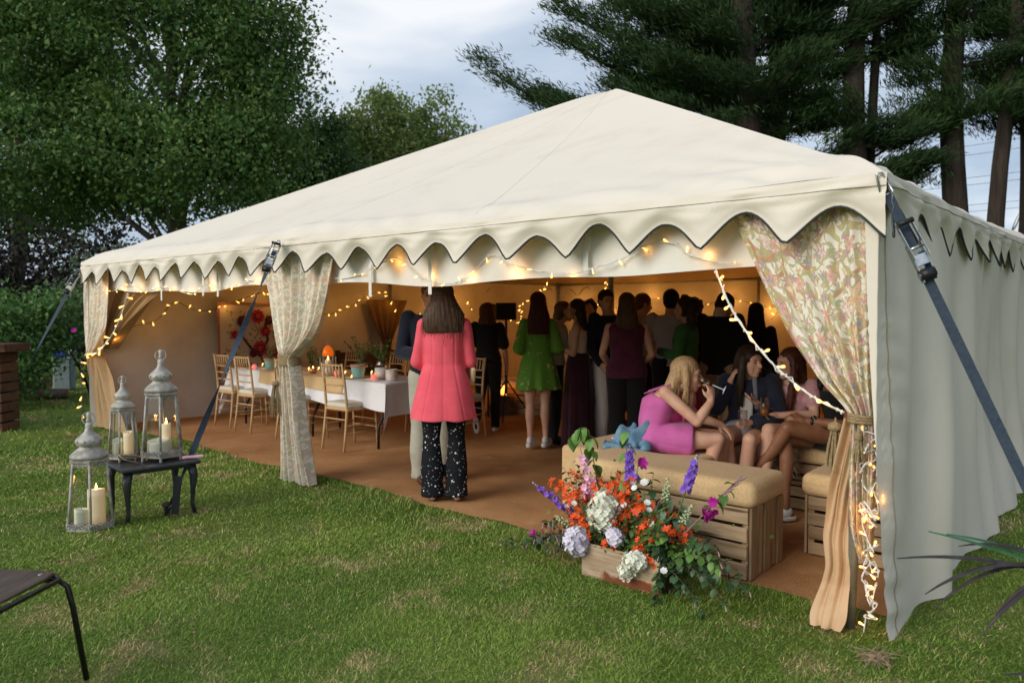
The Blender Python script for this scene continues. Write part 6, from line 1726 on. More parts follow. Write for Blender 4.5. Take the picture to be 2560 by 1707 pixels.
# 19 girl with brown skin in a black dress, legs crossed
t, J = person('girl in a black dress with crossed legs and a smart watch, head behind the curtain', (2.36, 5.40, 0), 252, 1.66, dict(
    pel=(0, -.03, .585), waist=(0, -.05, .72), chest=(0, -.02, .87), neck=(0, .03, 1.01), head=(.0, .08, 1.12), look=(.5, .8, -.1),
    shR=(.16, .0, .965), elR=(.20, .10, .73), wrR=(.06, .33, .74), haR=(-.35, .9, .05), shL=(-.16, .0, .965), elL=(-.235, .12, .71), wrL=(-.055, .335, .735), haL=(.3, .95, .02),
    hipR=(.085, .02, .575), knR=(.02, .45, .60), anR=(-.03, .47, .10), hipL=(-.095, .02, .60), knL=(-.045, .48, .685), anL=(.15, .66, .27), ftR=(.2, 1, 0), ftL=(.3, .8, -.6)), SKIN_D, vox=.008, group=GRP_S, curl=(.8, .7), palmR=(-.8, .0, -.5), palmL=(.8, .1, -.4))
top(t, J, 'dress_bodice', BLK, .014, -.02, .80, 0, vox=.010, seed=36, amp=.004)
for sg in (-1, 1): MB().tube([Vector(J['chest'] + J['rt'] * sg * .075 + J['fw'] * .09), Vector(J['neck'] + J['rt'] * sg * .08 + A3(0, -.01, .01)), Vector(J['chest'] + J['rt'] * sg * .075 - J['fw'] * .08)], .006, 5).build('strap', BLK, t, True)
b = Blob(); b.loft([(A3(0, -.12, .57), .165, .085, A3(1, 0, 0), A3(0, 0, 1)), (A3(0, .04, .595), .185, .105, A3(1, 0, 0), A3(0, 0, 1)), (A3(-.01, .19, .615), .165, .110, A3(1, 0, 0), A3(0, 0, 1))], 28, 2.4); b.make('skirt', .010, BLK, t, 3, folds_post(37, .005, 14))
hair(t, J, H_BLACK, .40, .09, seed=21, vox=.010, thick=.05, locks=[([(.075, .0, .05), (.09, .03, -.05), (.09, .08, -.2), (.085, .11, -.38)], [.022, .028, .03, .012])])
face_bits(t, J); shoes(t, J, WSHOE, WSOLE)
wt = thing('smart_watch', 'square black smart watch on the wrist of the girl in black', 'watch', (Matrix.Translation(t.location) @ t.rotation_euler.to_matrix().to_4x4()) @ Vector(lerp(J['wrL'], J['elL'], .16)), t.rotation_euler.z)
d_ = J['elL'] - J['wrL']; R_ = frame(d_)
MB().tube([R_ @ Vector((.034 * math.cos(a), .034 * math.sin(a), 0)) for a in np.linspace(0, 2 * PI, 17)], .009, 6, True, .3).build('band', BLACK, wt, True)
MB().box(A3(-.6, -.25, .75) * .034, (.034, .034, .010), frame((-.6, -.25, .75)), bev=.003).build('case', STEEL, wt)
MB().box(A3(-.6, -.25, .75) * .0385, (.028, .028, .004), frame((-.6, -.25, .75))).build('screen', M('watch_screen', (.004, .004, .006), .1), wt)
bpy.data.scenes.remove(TMP)
# ------------------------------------------------------------------ fairy light strings
def bulb_mesh():
    m = MB()
    m.lathe([(.0035, 0), (.0055, .004), (.0055, .022), (.004, .024)], 7)
    nf = len(m.f)
    m.lathe([(.0045, .022), (.0075, .027), (.008, .040), (.004, .047)], 7)
    me = m.mesh('bulb', [BULBF, BULB], True)
    me.polygons.foreach_set('material_index', np.array([0] * nf + [1] * (len(me.polygons) - nf), np.int32))
    return me
BULBME = bulb_mesh()
def catenary(pts, sag=.0, n=8):
    out_ = []
    for a, b in zip(pts[:-1], pts[1:]):
        for i in range(n): out_.append(a.lerp(b, i / n) - Vector((0, 0, sag * 4 * (i / n) * (1 - i / n))))
    return out_ + [pts[-1]]
def rounded(pts, n=6):
    """Catmull-Rom through pts"""
    P = [pts[0]] + list(pts) + [pts[-1]]; o = []
    for i in range(1, len(P) - 2):
        for k in range(n):
            t_ = k / n; a, b, c, d = P[i - 1], P[i], P[i + 1], P[i + 2]
            o.append(.5 * ((2 * b) + (c - a) * t_ + (2 * a - 5 * b + 4 * c - d) * t_ ** 2 + (3 * b - a - 3 * c + d) * t_ ** 3))
    return o + [pts[-1]]
def light_string(label, pts, gap, cable, r=.0035, seed=1, scale=1.0, watts=0.0, every=5, twist=True, off=Vector((0, 0, 0)), down=.3):
    rr_ = random.Random(seed); o = wthing('fairy_lights', label, 'string lights', pts[0], 'strings of fairy lights')
    MB().tube(pts, r, 5).build('cable', cable, o, True)
    if twist:
        acc = 0; tp = []
        for i, p in enumerate(pts): tp.append(p + Vector((rr_.gauss(0, r * 1.2), rr_.gauss(0, r * 1.2), rr_.gauss(0, r * 1.6))))
        MB().tube(tp, r * .8, 4).build('cable', cable, o, True)
    L = [0]
    for a, b in zip(pts[:-1], pts[1:]): L.append(L[-1] + (b - a).length)
    d = gap * .5; k = 0; i = 0
    while d < L[-1]:
        while L[i + 1] < d: i += 1
        f = (d - L[i]) / max(1e-6, L[i + 1] - L[i]); p = pts[i].lerp(pts[i + 1], f)
        dr = Vector((rr_.gauss(0, .7), rr_.gauss(0, .7), rr_.gauss(-down, .6))).normalized()
        b = inst('bulb', BULBME, None, p, dr.to_track_quat('Z', 'Y'), scale); adopt(b, o)
        if watts and k % every == 0:
            ld = bpy.data.lights.new('bulb_light', 'POINT'); ld.energy = watts; ld.color = (1, .45, .10); ld.shadow_soft_size = .03
            lo = bpy.data.objects.new('bulb_light', ld); COL.objects.link(lo); lo.location = p + dr * .05 + off; adopt(lo, o)
        k += 1; d += gap * rr_.uniform(.7, 1.3)
    return o
def W_(x, z, Y): return Vector((x, Y, z))
def wl(s, lst): return rounded([T(s, t, z) for t, z in lst])
LW = .7
light_string('fairy lights in a low loop along the pale left wall', wl(9.02, [(.15, 1.02), (.25, 1.16), (.45, 1.28), (.75, 1.36), (1.0, 1.60), (1.2, 1.52), (1.4, 1.48), (1.6, 1.52), (1.9, 1.63), (2.3, 1.76)]), .155, WIRED, .003, 1, 1.15, LW * .55, 4, off=T(0, 0) - T(.09, 0) if False else Vector((UX, UY, 0)) * -.10)
light_string('fairy lights festooned over the dark net curtain on the left wall', wl(8.98, [(2.3, 1.76), (2.8, 1.62), (3.3, 1.44), (3.6, 1.47), (3.9, 1.58), (4.2, 1.74), (4.5, 1.80), (4.68, 1.66), (4.8, 1.50), (5.1, 1.42), (5.6, 1.50), (6.2, 1.72)]), .13, WIRED, .003, 2, 1.2, LW * .7, 4, off=Vector((UX, UY, 0)) * -.10)
def dpt(x, y, Y): return Vector(((x - 1176) / 1720 * Y, Y, 1.5 + Y * ((784 - y) / 1720 - .0425)))
light_string('fairy lights far back left of the speaker', rounded([Vector(p) for p in ((-.86, 14.0, 1.72), (-.82, 14.0, 1.66), (-.74, 14.0, 1.50), (-.62, 14.0, 1.46), (-.42, 13.9, 1.44))]), .16, WIRED, .003, 3, 1.3, LW * 3, 2)
light_string('bunched fairy lights hanging above the dark red hair', rounded([Vector(p) for p in ((.57, 12.0, 1.90), (.47, 12.0, 1.78), (.36, 12.0, 1.68), (.22, 12.0, 1.63), (.16, 12.0, 1.60), (.14, 12.0, 1.48), (.13, 12.0, 1.30))]), .05, WIRED, .003, 4, 1.0, LW * 3, 6)
light_string('fairy lights along the back wall by the speaker pole', rounded([Vector(p) for p in ((-.10, 12.6, 1.40), (-.02, 12.6, 1.32), (.12, 12.6, 1.27), (.26, 12.6, 1.30), (.36, 12.6, 1.40))]), .09, WIRED, .003, 5, 1.0, LW * 3, 3)
light_string('fairy lights curling down from the ceiling beside the navy blazer', rounded([Vector(p) for p in ((1.52, 12.0, 1.96), (1.50, 12.0, 1.84), (1.50, 12.0, 1.72), (1.42, 12.0, 1.66), (1.36, 12.0, 1.58))]), .035, WIRED, .003, 6, .95, LW * 3, 6)
light_string('cluster of fairy lights glowing between the maroon top and ginger hair', rounded([Vector(p) for p in ((1.9, 11.9, 1.22), (2.02, 11.9, 1.34), (2.08, 11.9, 1.40), (2.2, 11.8, 1.3), (3.0, 11.2, 1.28), (3.15, 11.1, 1.34))]), .13, WIRED, .003, 7, 1.5, LW * 4.6, 3)
light_string('sparse fairy lights at the dim back right of the tent', rounded([Vector(p) for p in ((3.6, 10.4, 1.36), (3.75, 10.4, 1.52), (3.95, 10.3, 1.58), (4.2, 10.0, 1.50), (4.5, 9.6, 1.6))]), .17, WIRED, .003, 8, 1.1, LW * 3.4, 3)
light_string('fairy lights running along the back wall of the tent', rounded([T(s_, 9.45, 1.62 + .10 * math.sin(s_ * 4)) for s_ in np.linspace(8.6, 1.0, 16)]), .2, WIRED, .003, 18, 1.1, LW * 3, 4, off=Vector((NX, NY, 0)) * -.1)
ft = [(8.75, 1.72), (8.58, 1.73), (8.1, 1.78), (7.72, 1.71), (7.2, 1.74), (6.6, 1.66), (6.29, 1.75), (5.86, 1.71), (5.41, 1.77), (4.94, 1.70), (4.5, 1.78), (4.1, 1.75), (3.81, 1.77), (3.36, 1.88), (3.1, 1.74), (2.78, 1.68), (2.59, 1.74), (2.39, 1.86), (2.25, 1.80), (1.98, 1.74), (1.76, 1.715), (1.62, 1.73), (1.37, 1.79), (1.2, 1.86), (1.05, 1.86), (.94, 1.79), (.80, 1.745), (.68, 1.74)]
light_string('white cabled fairy lights looped under the scalloped front edge', rounded([T(s_, .072, z) for s_, z in ft], 7), .15, WIREW, .0030, 9, .72, .26, 3)
light_string('white cabled fairy lights sweeping along the near right curtain edge', rounded([T(s_, .0, z) for s_, z in ((.76, 1.70), (.735, 1.64), (.68, 1.52), (.60, 1.40), (.48, 1.26), (.35, 1.15), (.24, 1.08), (.12, 1.03))], 9), .10, WIREW, .0052, 10, .9, .15, 4)
light_string('white cabled fairy lights sweeping down to the far left curtain tie', rounded([T(s_, -.02, z) for s_, z in ((7.95, 1.68), (8.0, 1.62), (8.18, 1.40), (8.48, 1.17), (8.85, .99), (9.1, .95), (9.3, .93))], 8), .105, WIREW, .006, 11, 1.35, .15, 4)
rr = random.Random(5); tg = [T(.05, .02, .97)]
for i in range(60):
    k = i / 59; z = .95 - .92 * k
    tg.append(T(.02 - .035 * k + rr.uniform(-.038, .038), .015 + rr.uniform(-.03, .03) - .01 * k, z + rr.uniform(-.07, .07) * (1 if i > 8 else .3)))
light_string('tangle of white fairy lights spilling down inside the near right corner', rounded(tg, 4), .12, WIREW, .0026, 12, .7, .08, 4)
light_string('short trail of lights dropping to the grass at the far left corner', rounded([T(9.42, -.03, z) for z in (.9, .7, .45, .3, .2, .12, .06)]), .14, WIRED, .003, 13, 1.3, 0)
tl_ = [T(s_, t_, TOPZ + .012 + .012) for s_, t_ in ((7.9, 1.55), (7.55, 1.7), (7.3, 1.55), (7.1, 1.62), (6.85, 1.5), (6.7, 1.7), (6.4, 1.55), (6.15, 1.62), (6.0, 1.55), (5.85, 1.72), (5.62, 1.70), (5.45, 1.52), (5.38, 1.55))]
light_string('warm fairy lights trailing among the pots on the long table', rounded(tl_, 5), .14, WIRED, .002, 14, 1.1, .10, 3, down=-.6)
PINKB = M('pink_glass_bauble', (.75, .20, .22), .3, emit=(1, .22, .16), estr=.5)
for i, (s_, t_) in enumerate(((5.66, 1.72), (5.44, 1.50), (6.12, 1.5), (7.75, 1.42))):
    o = thing('bauble_light', ['pink glass bauble light beside the blue grey mug', 'small pink bauble light in front of the white jar', 'pink bauble light behind the nearest chair spindles', 'pink bauble light left of the first teal pot'][i], 'bauble', T(s_, t_, TOPZ))
    MB().ball((0, 0, .033), .033, 12, 8).build('globe', PINKB, o, True); MB().lathe([(.01, .06), (.011, .072), (.004, .076)], 8).build('cap', STEEL, o)
gl = thing('floor_lantern', 'small glowing orange lantern on the matting by the far bench', 'lantern', (-.13, 10.6, .30))
MB().box((0, 0, .06), (.11, .11, .12), bev=.01).build('glowing_panel', M('orange_glow', (1, .5, .1), .5, emit=(1, .33, .05), estr=3), gl); MB().box((0, 0, -.15), (.2, .2, .28)).build('stand', DARKWOOD, gl)

# ------------------------------------------------------------------ the flower box and everything in it
PB = thing('flower_box', 'weathered wooden box holding the flowers, rust stained along its foot', 'planter', T(1.23, -.05, gz(*T(1.23, -.1)[:2]) - .004), TROT)
q = N('box_board'); c = q.coord('Object', (1.2, 12, 12)); g = q.noise(c, 5, 5, .6, .8); co_ = q.coord('Object'); sx = q.n('ShaderNodeSeparateXYZ'); q.l(co_, sx.inputs[0])
col = q.mix(q.step(g, .36, .66), (.50, .38, .27), (.36, .26, .17))
rust = q.math('MULTIPLY', q.step(q.math('ADD', q.math('MULTIPLY', sx.outputs[2], -9), q.noise(co_, 9, 4, .6)), -.05, .12), q.step(q.noise(co_, 4.5, 2), .40, .55))
col = q.mix(rust, col, (.20, .065, .03)); q.bsdf(col, .85, bump=g, bstr=.5, bdist=.004, spec=.15); BOXF = q.m
BOXD = M('dark_box_board', (.075, .05, .035), .85, (.045, .03, .022), 12, bs=40, bstr=.4)
MB().box((0, -.10, .097), (.50, .016, .19), bev=.004).build('front_board', BOXF, PB)
MB().box((0, .10, .095), (.50, .016, .185), bev=.004).build('back_board', BOXF, PB)
for sx_ in (-1, 1): MB().box((sx_ * .241, 0, .093), (.016, .183, .18), bev=.003).build('end_board', BOXD, PB)
MB().box((0, 0, .012), (.466, .182, .02)).build('bottom_board', BOXD, PB)
MB().box((0, 0, .14), (.464, .180, .03), bev=.01).build('soil', MATS['dark_soil'], PB)
GRP_F = 'flowers and foliage in the wooden box'
STEMG = M('stem_green', (.09, .16, .04), .6, (.13, .20, .05), 20); STEMB = M('stem_brown', (.14, .085, .05), .7)
LEAFG = M('fresh_leaf', (.085, .19, .035), .5, (.13, .25, .055), 25, vary=.6); LEAFD = M('dark_leaf', (.030, .075, .028), .45, (.05, .105, .04), 25, vary=.6)
LEAFE = M('grey_green_leaf', (.13, .19, .12), .6, (.18, .24, .15), 25, vary=.4); LEAFR = M('reddish_leaf', (.15, .055, .04), .6, (.09, .09, .035), 25, vary=.6)
ORANGE = M('orange_petal', (.86, .115, .012), .55, (.82, .06, .015), 60, vary=.35); PURP = M('violet_petal', (.16, .055, .52), .6, (.26, .13, .60), 50, vary=.4)
LILAC = M('lilac_petal', (.66, .60, .74), .6, (.74, .72, .80), 40, vary=.15); CREAMP = M('cream_petal', (.74, .76, .60), .6, (.80, .80, .70), 40, vary=.2); WHITEP = M('white_petal', (.82, .82, .80), .6, vary=.1)
PINKP = M('pink_petal', (.80, .36, .58), .6, (.86, .52, .68), 40, vary=.25); MAGP = M('magenta_petal', (.42, .01, .26), .55, (.52, .015, .34), 40, vary=.3); BUDG = M('pale_bud', (.52, .60, .36), .6, vary=.2); BUDM = M('mauve_bud', (.32, .21, .21), .6)
def petal_mesh(name, mat, n, rad, wid, cup, tube_=0, ruf=0.0):
    m = MB()
    for k in range(n):
        a = 2 * PI * k / n; ca, sa = math.cos(a), math.sin(a)
        def P(x, y, z): return Vector((x * ca - y * sa, x * sa + y * ca, z))
        h0 = tube_
        m.add([P(.08 * rad, 0, h0), P(.5 * rad, -wid, h0 + cup * .5 + ruf), P(.55 * rad, 0, h0 + cup * .35), P(.5 * rad, wid, h0 + cup * .5 - ruf), P(.92 * rad, -wid * .55, h0 + cup * .9), P(rad, 0, h0 + cup), P(.92 * rad, wid * .55, h0 + cup * .9 - ruf)], [(0, 1, 2), (0, 2, 3), (1, 4, 5, 2), (2, 5, 6, 3)])
    if tube_: m.lathe([(rad * .06, 0), (rad * .10, tube_ * .5), (rad * .2, tube_)], 6)
    return m.mesh(name, mat, True)
CROC = petal_mesh('blossom', ORANGE, 6, .019, .0048, .006, .022); CROCB = MB().lathe([(.0015, 0), (.0035, .012), (.003, .022), (.0005, .027)], 5).mesh('bud', ORANGE, True)
DELF = petal_mesh('floret', PURP, 5, .021, .010, .004, .006, .002); PKF = petal_mesh('floret', PINKP, 6, .021, .010, .008, .004, .003)
HYC = petal_mesh('floret', CREAMP, 4, .0175, .0105, .003, .004, .002); HYL = petal_mesh('floret', LILAC, 4, .026, .016, .004, .004, .002)
DIA = petal_mesh('blossom', WHITEP, 7, .0195, .009, .006, .010, .003); GLAD = petal_mesh('blossom', MAGP, 6, .031, .014, .02, .02, .005); FUM = petal_mesh('blossom', MAGP, 5, .016, .008, -.010, .012)
FUS = MB().lathe([(.001, 0), (.003, .008), (.0028, .02), (.004, .026), (.0004, .04)], 5).mesh('blossom', M('fuchsia_petal', (.50, .22, .26), .6, (.62, .5, .52), 40), True)
BUD = MB().ball((0, 0, .006), (.0055, .0055, .009), 6, 4).mesh('bud', BUDG, True); BUDV = MB().ball((0, 0, .006), (.006, .006, .009), 6, 4).mesh('bud', PURP, True)
def leaf_mesh(name, mat, L, Wd, fold=.25, droop=.3):
    m = MB(); vs = []; n = 5
    for i in range(n + 1):
        k = i / n; w_ = Wd * math.sin(PI * min(1, k * .92 + .06)) ** .8; y = L * k * (1 - .12 * droop * k); z = -droop * L * k * k * .6
        vs += [(-w_, y, z + w_ * fold), (0, y, z), (w_, y, z + w_ * fold)]
    fs = []
    for i in range(n): fs += [(3 * i, 3 * i + 1, 3 * i + 4, 3 * i + 3), (3 * i + 1, 3 * i + 2, 3 * i + 5, 3 * i + 4)]
    m.add(vs, fs); me = m.mesh(name, mat, True); return me
LF_G = leaf_mesh('leaf', LEAFG, .055, .019); LF_D = leaf_mesh('leaf', LEAFD, .048, .017); LF_E = leaf_mesh('leaf', LEAFE, .070, .024, .5, .9); LF_R = leaf_mesh('leaf', LEAFR, .034, .010); LF_B = leaf_mesh('leaf', LEAFG, .085, .030, .35, .8)
def ldir(d, up=Vector((0, 0, 1))):
    """rotation with local +Y along d and +Z near up"""
    y = Vector(d).normalized(); x = y.cross(up); x = x.normalized() if x.length > 1e-4 else Vector((1, 0, 0)); z = x.cross(y)
    return Matrix((x, y, z)).transposed().to_quaternion()
frr = random.Random(21)
def stemthing(name, label, cat, pts, r=.0025, mat=None, group=GRP_F):
    o = wthing(name, label, cat, pts[0], group); n = len(pts)
    MB().tube(pts, [r * (1 - .55 * i / (n - 1)) for i in range(n)], 5).build('stem', mat or STEMG, o, True); return o
def put(o, me, p, q_, sc=1.0):
    b = inst(me.name.split('.')[0], me, None, p, q_, sc); adopt(b, o); return b
def zq(d): return Vector(d).normalized().to_track_quat('Z', 'Y')
def F_(s, z, t=0.0): return T(s, t, z)
def leaves_on(o, pts, me, n, k0=.2, k1=1.0, sc=(.7, 1.2), droop=.3, rr_=frr):
    for i in range(n):
        k = k0 + (k1 - k0) * (i + rr_.random() * .6) / n; j = min(len(pts) - 2, int(k * (len(pts) - 1))); p = pts[j].lerp(pts[j + 1], k * (len(pts) - 1) - j)
        d = (pts[j + 1] - pts[j]).normalized(); s_ = d.orthogonal().normalized(); s_.rotate(Quaternion(d, i * 2.4 + rr_.uniform(-.4, .4)))
        put(o, me, p, ldir(s_ * 1.0 + d * .5 + Vector((0, 0, -droop))), rr_.uniform(*sc))
def base(s=None, t=None):
    return F_(s if s is not None else frr.uniform(1.02, 1.44), .15, t if t is not None else frr.uniform(-.12, .02))
def arch(b, tip, lift=.5, n=10):
    mid = b.lerp(tip, .45) + Vector((0, 0, (tip - b).length * .22 * lift)); return bez(b, mid, tip, n)
def place_words(s_, z):
    h = 'high' if z > .45 else ('halfway up' if z > .30 else 'low')
    x = ('at the far left of the box' if s_ > 1.57 else 'left of the largest cream hydrangea' if s_ > 1.42 else 'around the largest cream hydrangea' if s_ > 1.26 else 'among the small white flowers' if s_ > 1.08 else 'left of the magenta gladiolus blooms' if s_ > .92 else 'at the right end against the crate planks')
    return h + ' ' + x
# montbretia sprays
croc_spots = [(1.72, .52), (1.66, .46), (1.60, .50), (1.63, .40), (1.55, .44), (1.58, .33), (1.50, .50), (1.46, .44), (1.50, .36), (1.42, .50), (1.38, .46), (1.30, .57), (1.26, .55), (1.22, .46), (1.18, .44), (1.34, .33), (1.40, .28), (1.28, .28), (1.20, .34), (1.12, .44), (1.06, .36), (1.00, .42), (.97, .34), (.92, .36), (.94, .28), (.86, .30), (.80, .27), (1.08, .26), (1.00, .17), (1.15, .16), (1.45, .26), (1.54, .27), (1.10, .50), (1.68, .36), (1.77, .45), (1.64, .55), (1.48, .56), (1.57, .38), (1.44, .36), (1.36, .38), (1.33, .50), (1.27, .40), (1.24, .52), (1.17, .30), (1.14, .37), (1.09, .41), (1.04, .29), (.98, .30), (1.50, .30), (1.62, .30), (.90, .32), (1.02, .40), (1.20, .22), (1.30, .22)]
for i, (s_, z) in enumerate(croc_spots):
    t_ = frr.uniform(-.20, .06); b0 = base(min(1.45, max(1.02, 1.23 + (s_ - 1.23) * .5 + frr.uniform(-.06, .06)))); tip = F_(s_ + frr.uniform(-.03, .03), z + frr.uniform(-.02, .03), t_)
    pts = arch(b0, tip, .8); o = stemthing('montbretia_spray', 'wiry spray of orange star flowers ' + place_words(s_, z), 'flower', pts, .002)
    n = frr.randint(6, 10)
    for k in range(n):
        kk = .62 + .38 * k / n; j = min(9, int(kk * 10)); p = pts[j].lerp(pts[j + 1], kk * 10 - j); d = (pts[j + 1] - pts[j]).normalized()
        d2 = (Vector((frr.gauss(0, .5), frr.gauss(-.35, .5), frr.gauss(.25, .4))) + d * .4).normalized(); p2 = p + d2 * frr.uniform(.004, .016)
        put(o, CROC if k < n - 2 or frr.random() < .5 else CROCB, p2, zq(d2), frr.uniform(.85, 1.35))
# sword leaves
for i in range(16):
    b0 = base(); sx2, sz2 = 1.23 + (frr.random() - .5) * .9, frr.uniform(.30, .50); tip = F_(sx2, sz2, frr.uniform(-.22, .06)); pts = arch(b0, tip, .3, 8)
    o = wthing('sword_leaf', 'narrow green sword leaf, tip ' + place_words(sx2, sz2), 'leaf', b0, GRP_F); m = MB(); vs = []
    for j, p in enumerate(pts):
        k = j / 8; d = (pts[min(j + 1, 8)] - pts[max(j - 1, 0)]).normalized(); sd = d.cross(Vector((0, -1, .2))).normalized() * (.009 * math.sin(PI * (k * .85 + .12)) + .0005); n_ = d.cross(sd).normalized() * .002
        vs += [p - sd, p + n_, p + sd]
    m.add(vs, sum([[(3 * j, 3 * j + 1, 3 * j + 4, 3 * j + 3), (3 * j + 1, 3 * j + 2, 3 * j + 5, 3 * j + 4)] for j in range(8)], [])); m.build('blade', LEAFG, o, True)
# hydrangea heads
def hydrangea(label, s, z, t, r, rz_, me, n, dirn=(0, -.4, .6), sc=1.0, cone=False):
    c = F_(s, z, t); b0 = base(min(1.44, max(1.02, s)), -.05); o = stemthing('hydrangea', label, 'flower', arch(b0, c, .2, 6), .004)
    for i in range(n):
        y = 1 - 2 * (i + .5) / n; a = i * 2.39996; q_ = math.sqrt(1 - y * y); d = Vector((q_ * math.cos(a), q_ * math.sin(a), y))
        if d.y > .55: continue
        p = c + Vector((d.x * r * (1 - .35 * max(0, d.z) if cone else 1), d.y * r, d.z * rz_)) * frr.uniform(.9, 1.04)
        put(o, me, p, zq(d + Vector((frr.gauss(0, .4), frr.gauss(0, .4), frr.gauss(0, .4)))), sc * frr.uniform(.7, 1.2))
    MB().ball(c, (r * .78, r * .78, rz_ * .78), 8, 6).build('head_core', me.materials[0], o, True)
hydrangea('largest cream hydrangea head in the middle of the box', 1.345, .385, -.13, .092, .112, HYC, 150, sc=.95, cone=True)
hydrangea('round lilac white hydrangea hanging over the left front corner', 1.49, .20, -.20, .064, .074, HYL, 66, sc=.85)
hydrangea('cream hydrangea drooping over the right front of the box', 1.10, .175, -.20, .058, .048, HYC, 85, sc=.9)
hydrangea('small cream hydrangea tip hanging lowest over the box front', 1.145, .12, -.215, .040, .055, HYC, 40, sc=.8, cone=True)
hydrangea('small lilac hydrangea among the orange sprays', 1.255, .265, -.16, .045, .045, HYL, 40, sc=.75)
# violet larkspur spikes
def spike(name, label, pts, k0, me, n, budn, r0=.024, buds=BUDV, leafm=None, nl=0, r=.004):
    o = stemthing(name, label, 'flower', pts, r); m_ = len(pts) - 1
    for i in range(n):
        k = k0 + (.93 - k0) * i / n; j = min(m_ - 1, int(k * m_)); p = pts[j].lerp(pts[j + 1], k * m_ - j); d = (pts[j + 1] - pts[j]).normalized(); s_ = d.orthogonal().normalized(); s_.rotate(Quaternion(d, i * 2.4))
        if s_.y > .6: s_.y *= -.5
        w_ = 1 - .5 * (k - k0) / (1 - k0); put(o, me, p + s_ * r0 * w_ * .5, zq(s_ + d * .25 + Vector((0, -.3, 0))), frr.uniform(.9, 1.2) * (.65 + .35 * w_))
    for i in range(budn):
        k = .92 + .08 * i / budn; j = min(m_ - 1, int(k * m_)); p = pts[j].lerp(pts[j + 1], k * m_ - j); put(o, BUD if i % 2 else buds, p, zq((frr.gauss(0, 1), frr.gauss(0, 1), 1)), frr.uniform(.7, 1.1))
    if nl: leaves_on(o, pts, leafm, nl, .25, k0)
    return o
spike('larkspur', 'violet larkspur spike leaning out low over the matting at the left', arch(base(1.42, -.02), F_(1.93, .435, -.05), .35, 14), .42, DELF, 22, 6)
spike('larkspur', 'violet larkspur spike below the denim jacket', arch(base(1.26, .0), F_(1.255, .76, -.02), .05, 14), .68, DELF, 22, 5, leafm=LF_D, nl=6)
spike('larkspur', 'violet larkspur standing tall before the burlap cushion', arch(base(1.04, .0), F_(.825, .755, -.04), .12, 14), .66, DELF, 20, 7, leafm=LF_E, nl=4)
spike('larkspur', 'short violet larkspur right under the denim jacket', arch(base(1.25, -.03), F_(1.20, .625, -.04), .1, 12), .88, DELF, 5, 2, leafm=LF_D, nl=4)
spike('foxglove_bud_spike', 'green white bud spike in front of the cushion', arch(base(1.08, -.02), F_(1.0, .60, -.04), .1, 12), .75, BUD, 24, 6, .02, BUD, LF_E, 4)
spike('foxglove_bud_spike', 'pale green bud spike beside the magenta gladiolus', arch(base(1.02, -.05), F_(.84, .49, -.08), .2, 12), .70, BUD, 26, 6, .02, BUD)
spike('foxglove_bud_spike', 'pale green bud spike low at the left of the box', arch(base(1.44, -.07), F_(1.72, .28, -.10), .4, 12), .60, BUD, 22, 6, .02, BUD)
# pink stock on an arching leafy stem
pts = bez(base(1.40, .0), F_(1.50, .62, -.02), F_(1.515, .80, -.04), 10) + bez(F_(1.515, .80, -.04), F_(1.555, .85, -.06), F_(1.60, .755, -.07), 6)[1:]
o = stemthing('leafy_stem', 'tall drooping leafy stem with a pointed leaf at its tip, left side', 'flower', pts, .0045); leaves_on(o, pts, LF_B, 15, .35, 1.0, (.75, 1.15), 1.2)
pts = arch(base(1.38, -.05), F_(1.555, .70, -.07), .1, 12); spike('pink_stock', 'pale pink stock flowers on a tall stem at the left', pts, .62, PKF, 13, 0, .03)
pts = arch(base(1.40, -.06), F_(1.53, .54, -.08), .1, 12); spike('pink_stock', 'small pale pink flowers lower on the left', pts, .72, PKF, 6, 0, .03)
pts = arch(base(1.30, .02), F_(1.285, .84, .0), .03, 12); o = stemthing('leafy_stem', 'tallest upright leafy stem in front of the black trousers', 'flower', pts, .004); leaves_on(o, pts, LF_B, 13, .35, 1.0, (.7, 1.1), .9)
pts = arch(base(1.18, .02), F_(1.10, .62, -.02), .1, 10); o = stemthing('leafy_stem', 'dark leafy stem under the magenta bloom', 'flower', pts, .0035); leaves_on(o, pts, LF_D, 12, .4, 1.0, (.9, 1.4), .6)
# gladioli
pts = arch(base(1.04, -.05), F_(.575, .675, -.06), .15, 14); o = stemthing('gladiolus', 'long mauve gladiolus stem leaning right with magenta blooms', 'flower', pts, .0055, BUDM)
for k, up in ((.58, -1), (.66, -1), (.62, 1), (.72, .4)):
    j = int(k * 14); put(o, GLAD, pts[j], zq((frr.gauss(0, .3), -.8, up * .6)), frr.uniform(.85, 1.1))
for i in range(9):
    k = .70 + .29 * i / 9; j = min(13, int(k * 14)); p = pts[j].lerp(pts[j + 1], k * 14 - j); d = (pts[j + 1] - pts[j]).normalized()
    e = MB().lathe([(.002, 0), (.007, .014), (.006, .034), (.001, .06)], 6).build('bud', BUDM, o, True); e.location = p; e.rotation_mode = 'QUATERNION'; e.rotation_quaternion = zq(d + Vector((0, -.2, .35 * (1 if i % 2 else -.6)))); e.matrix_parent_inverse = Matrix.Translation(o.location).inverted()
leaves_on(o, pts, LF_B, 7, .6, .95, (.6, .9), .5)
pts = arch(base(1.22, -.02), F_(1.175, .655, -.06), .05, 10); o = stemthing('gladiolus', 'single magenta gladiolus bloom near the denim jacket', 'flower', pts, .004); put(o, GLAD, pts[-1], zq((.5, -.8, .3)), 1.2)
